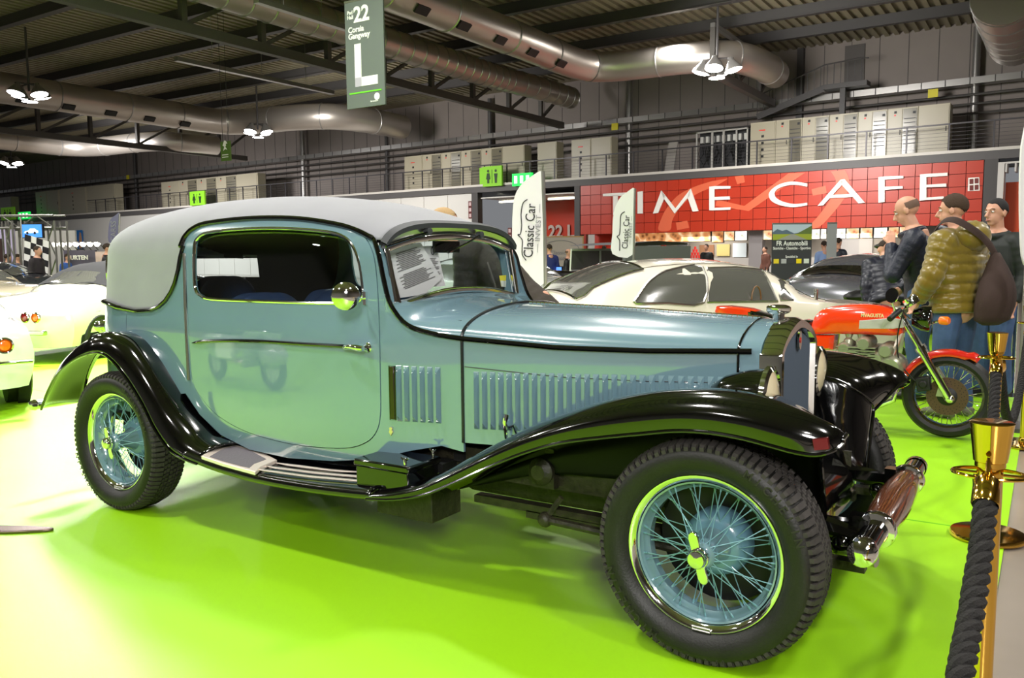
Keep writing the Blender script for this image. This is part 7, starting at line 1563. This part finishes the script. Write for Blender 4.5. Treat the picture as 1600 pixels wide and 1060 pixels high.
obj('booth_wall', MB().box((-27 * k, 0, 0), (24 * k, .1, zt)), mat('booth_plum_grey', (.34, .32, .38), .5), t); obj('booth_side', MB().box((24 * k, 0, 0), (44 * k, .1, zt - .05)), mat('booth_pale', (.85, .75, .72), .5), t); obj('lettering', MB().text('HURTEN', (-5 * k, -.01, zt - 12 * k), (1, 0, 0), (0, 0, 1), 9 * k, .01, bold=.04), LW, t, flat=True)
for i in range(7): s_ = obj('spotlight', MB().lathe([(.0, .1), (.05, .08), (.09, 0), (0, 0)], ((-26 + i * 11) * k, -.4, zt + .18), (0, -.4, -1), 12), mat('spot_glow', (1, .98, .9), .5, emit=6), t); obj('spot_arm', MB().tube([((-26 + i * 11) * k, 0, zt), ((-26 + i * 11) * k, -.38, zt + .25)], .012, 5), STEEL, s_)
c = PD(5, 400, 26); k = 26 / CF; t = thing('lit_stand', 'violet-lit stand with dark doorway at the far left', 'stand wall', (c.x, c.y, 0), math.atan2(CR.y, CR.x)); obj('stand_board', MB().box((-30 * k, 0, 0), (18 * k, .1, 2.3)), mat('lilac_board', (.78, .74, .88), .5), t); obj('dark_doorway', MB().box((-8 * k, -.03, 0), (0, 0, 2.0)), mat('brown_doorway', (.22, .14, .12), .6), t); obj('neon_strip', MB().box((-30 * k, -.05, 1.2), (14 * k, -.03, 1.24)), mat('violet_neon', (.5, .4, 1), .5, emit=3), t)
c = PD(60, 392, 28); k = 28 / CF; obj('pale_stand_wall', MB().obox(V((c.x, c.y, 1.15)), V((CR.x, CR.y, 0)).normalized() * 60 * k, V((-CR.y, CR.x, 0)).normalized() * .05, V((0, 0, 1.15))), WPAN, cat='stand wall', label='long pale stand partition behind the chequered flag')
# papers behind the windscreen
for i, (pts, l) in enumerate((([(603, 391), (655, 375), (690, 436), (664, 460), (617, 467)], 'large printed information sheet leaning behind the windscreen'), ([(657, 385), (682, 384), (696, 447), (652, 450)], 'second printed sheet with a round seal behind the windscreen'))):
    P = [PX(x, y, 1.665 - .02 * i) for x, y in pts]; cx_ = sum((p for p in P), V((0, 0, 0))) / len(P)
    t = thing('paper_sheet', l, 'paper', cx_); obj('sheet', MB().add([p - cx_ for p in P] + [p - cx_ - V((.002, 0, 0)) for p in P], [tuple(range(len(P))), tuple(range(2 * len(P) - 1, len(P) - 1, -1))] + [(j, j + len(P), (j + 1) % len(P) + len(P), (j + 1) % len(P)) for j in range(len(P))]), mat('white_paper', (.85, .82, .82), .6), t, flat=True)
    m = MB(); T0, T1 = P[0], P[1]; B0, B1 = P[-1], P[-2]
    for r_ in range(22 if i == 0 else 14):
        v = .14 + .78 * r_ / 22 if i == 0 else .3 + .6 * r_ / 14; 
        if i == 0 and r_ in (11, 12): continue
        a_ = T0.lerp(B0, v); b_ = T1.lerp(B1 if i else P[2], v); p0 = a_.lerp(b_, .22 + .05 * sin(r_ * 3)); p1 = a_.lerp(b_, .82 - .08 * sin(r_ * 2)); m.beam(p0 - cx_ + V((.003, 0, 0)), p1 - cx_ + V((.003, 0, 0)), .0016, .003)
    obj('printed_lines', m, mat('print_grey', (.45, .43, .43), .6), t, kind='stuff', flat=True)
    if i: c_ = P[1].lerp(P[2], .18).lerp(P[0], .35); obj('round_seal', MB().tube([c_ - cx_ + V((.004, .012 * cos(q), .018 * sin(q))) for q in [2 * pi * j / 16 for j in range(16)]], .002, 5, closed=True), INK, t)
P = [PX(x, y, 1.69) for x, y in ((780, 431), (792, 430), (799, 450), (783, 448))]; cx_ = sum(P, V((0, 0, 0))) / 4
t = thing('yellow_sticker', 'yellow and white sticker in the lower right corner of the windscreen', 'sticker', cx_); obj('sticker', MB().add([p - cx_ for p in P], [(0, 1, 2, 3)]), mat('sticker_yellow', (.92, .85, .25), .5), t, flat=True); obj('sticker_white', MB().add([p.lerp(P[(i + 2) % 4], 0) * 1 - cx_ + V((.002, 0, 0)) for i, p in enumerate([P[0].lerp(P[3], .45), P[1].lerp(P[2], .45), P[2], P[3]])], [(0, 1, 2, 3)]), mat('sticker_pale', (.85, .85, .8), .5), t, flat=True)
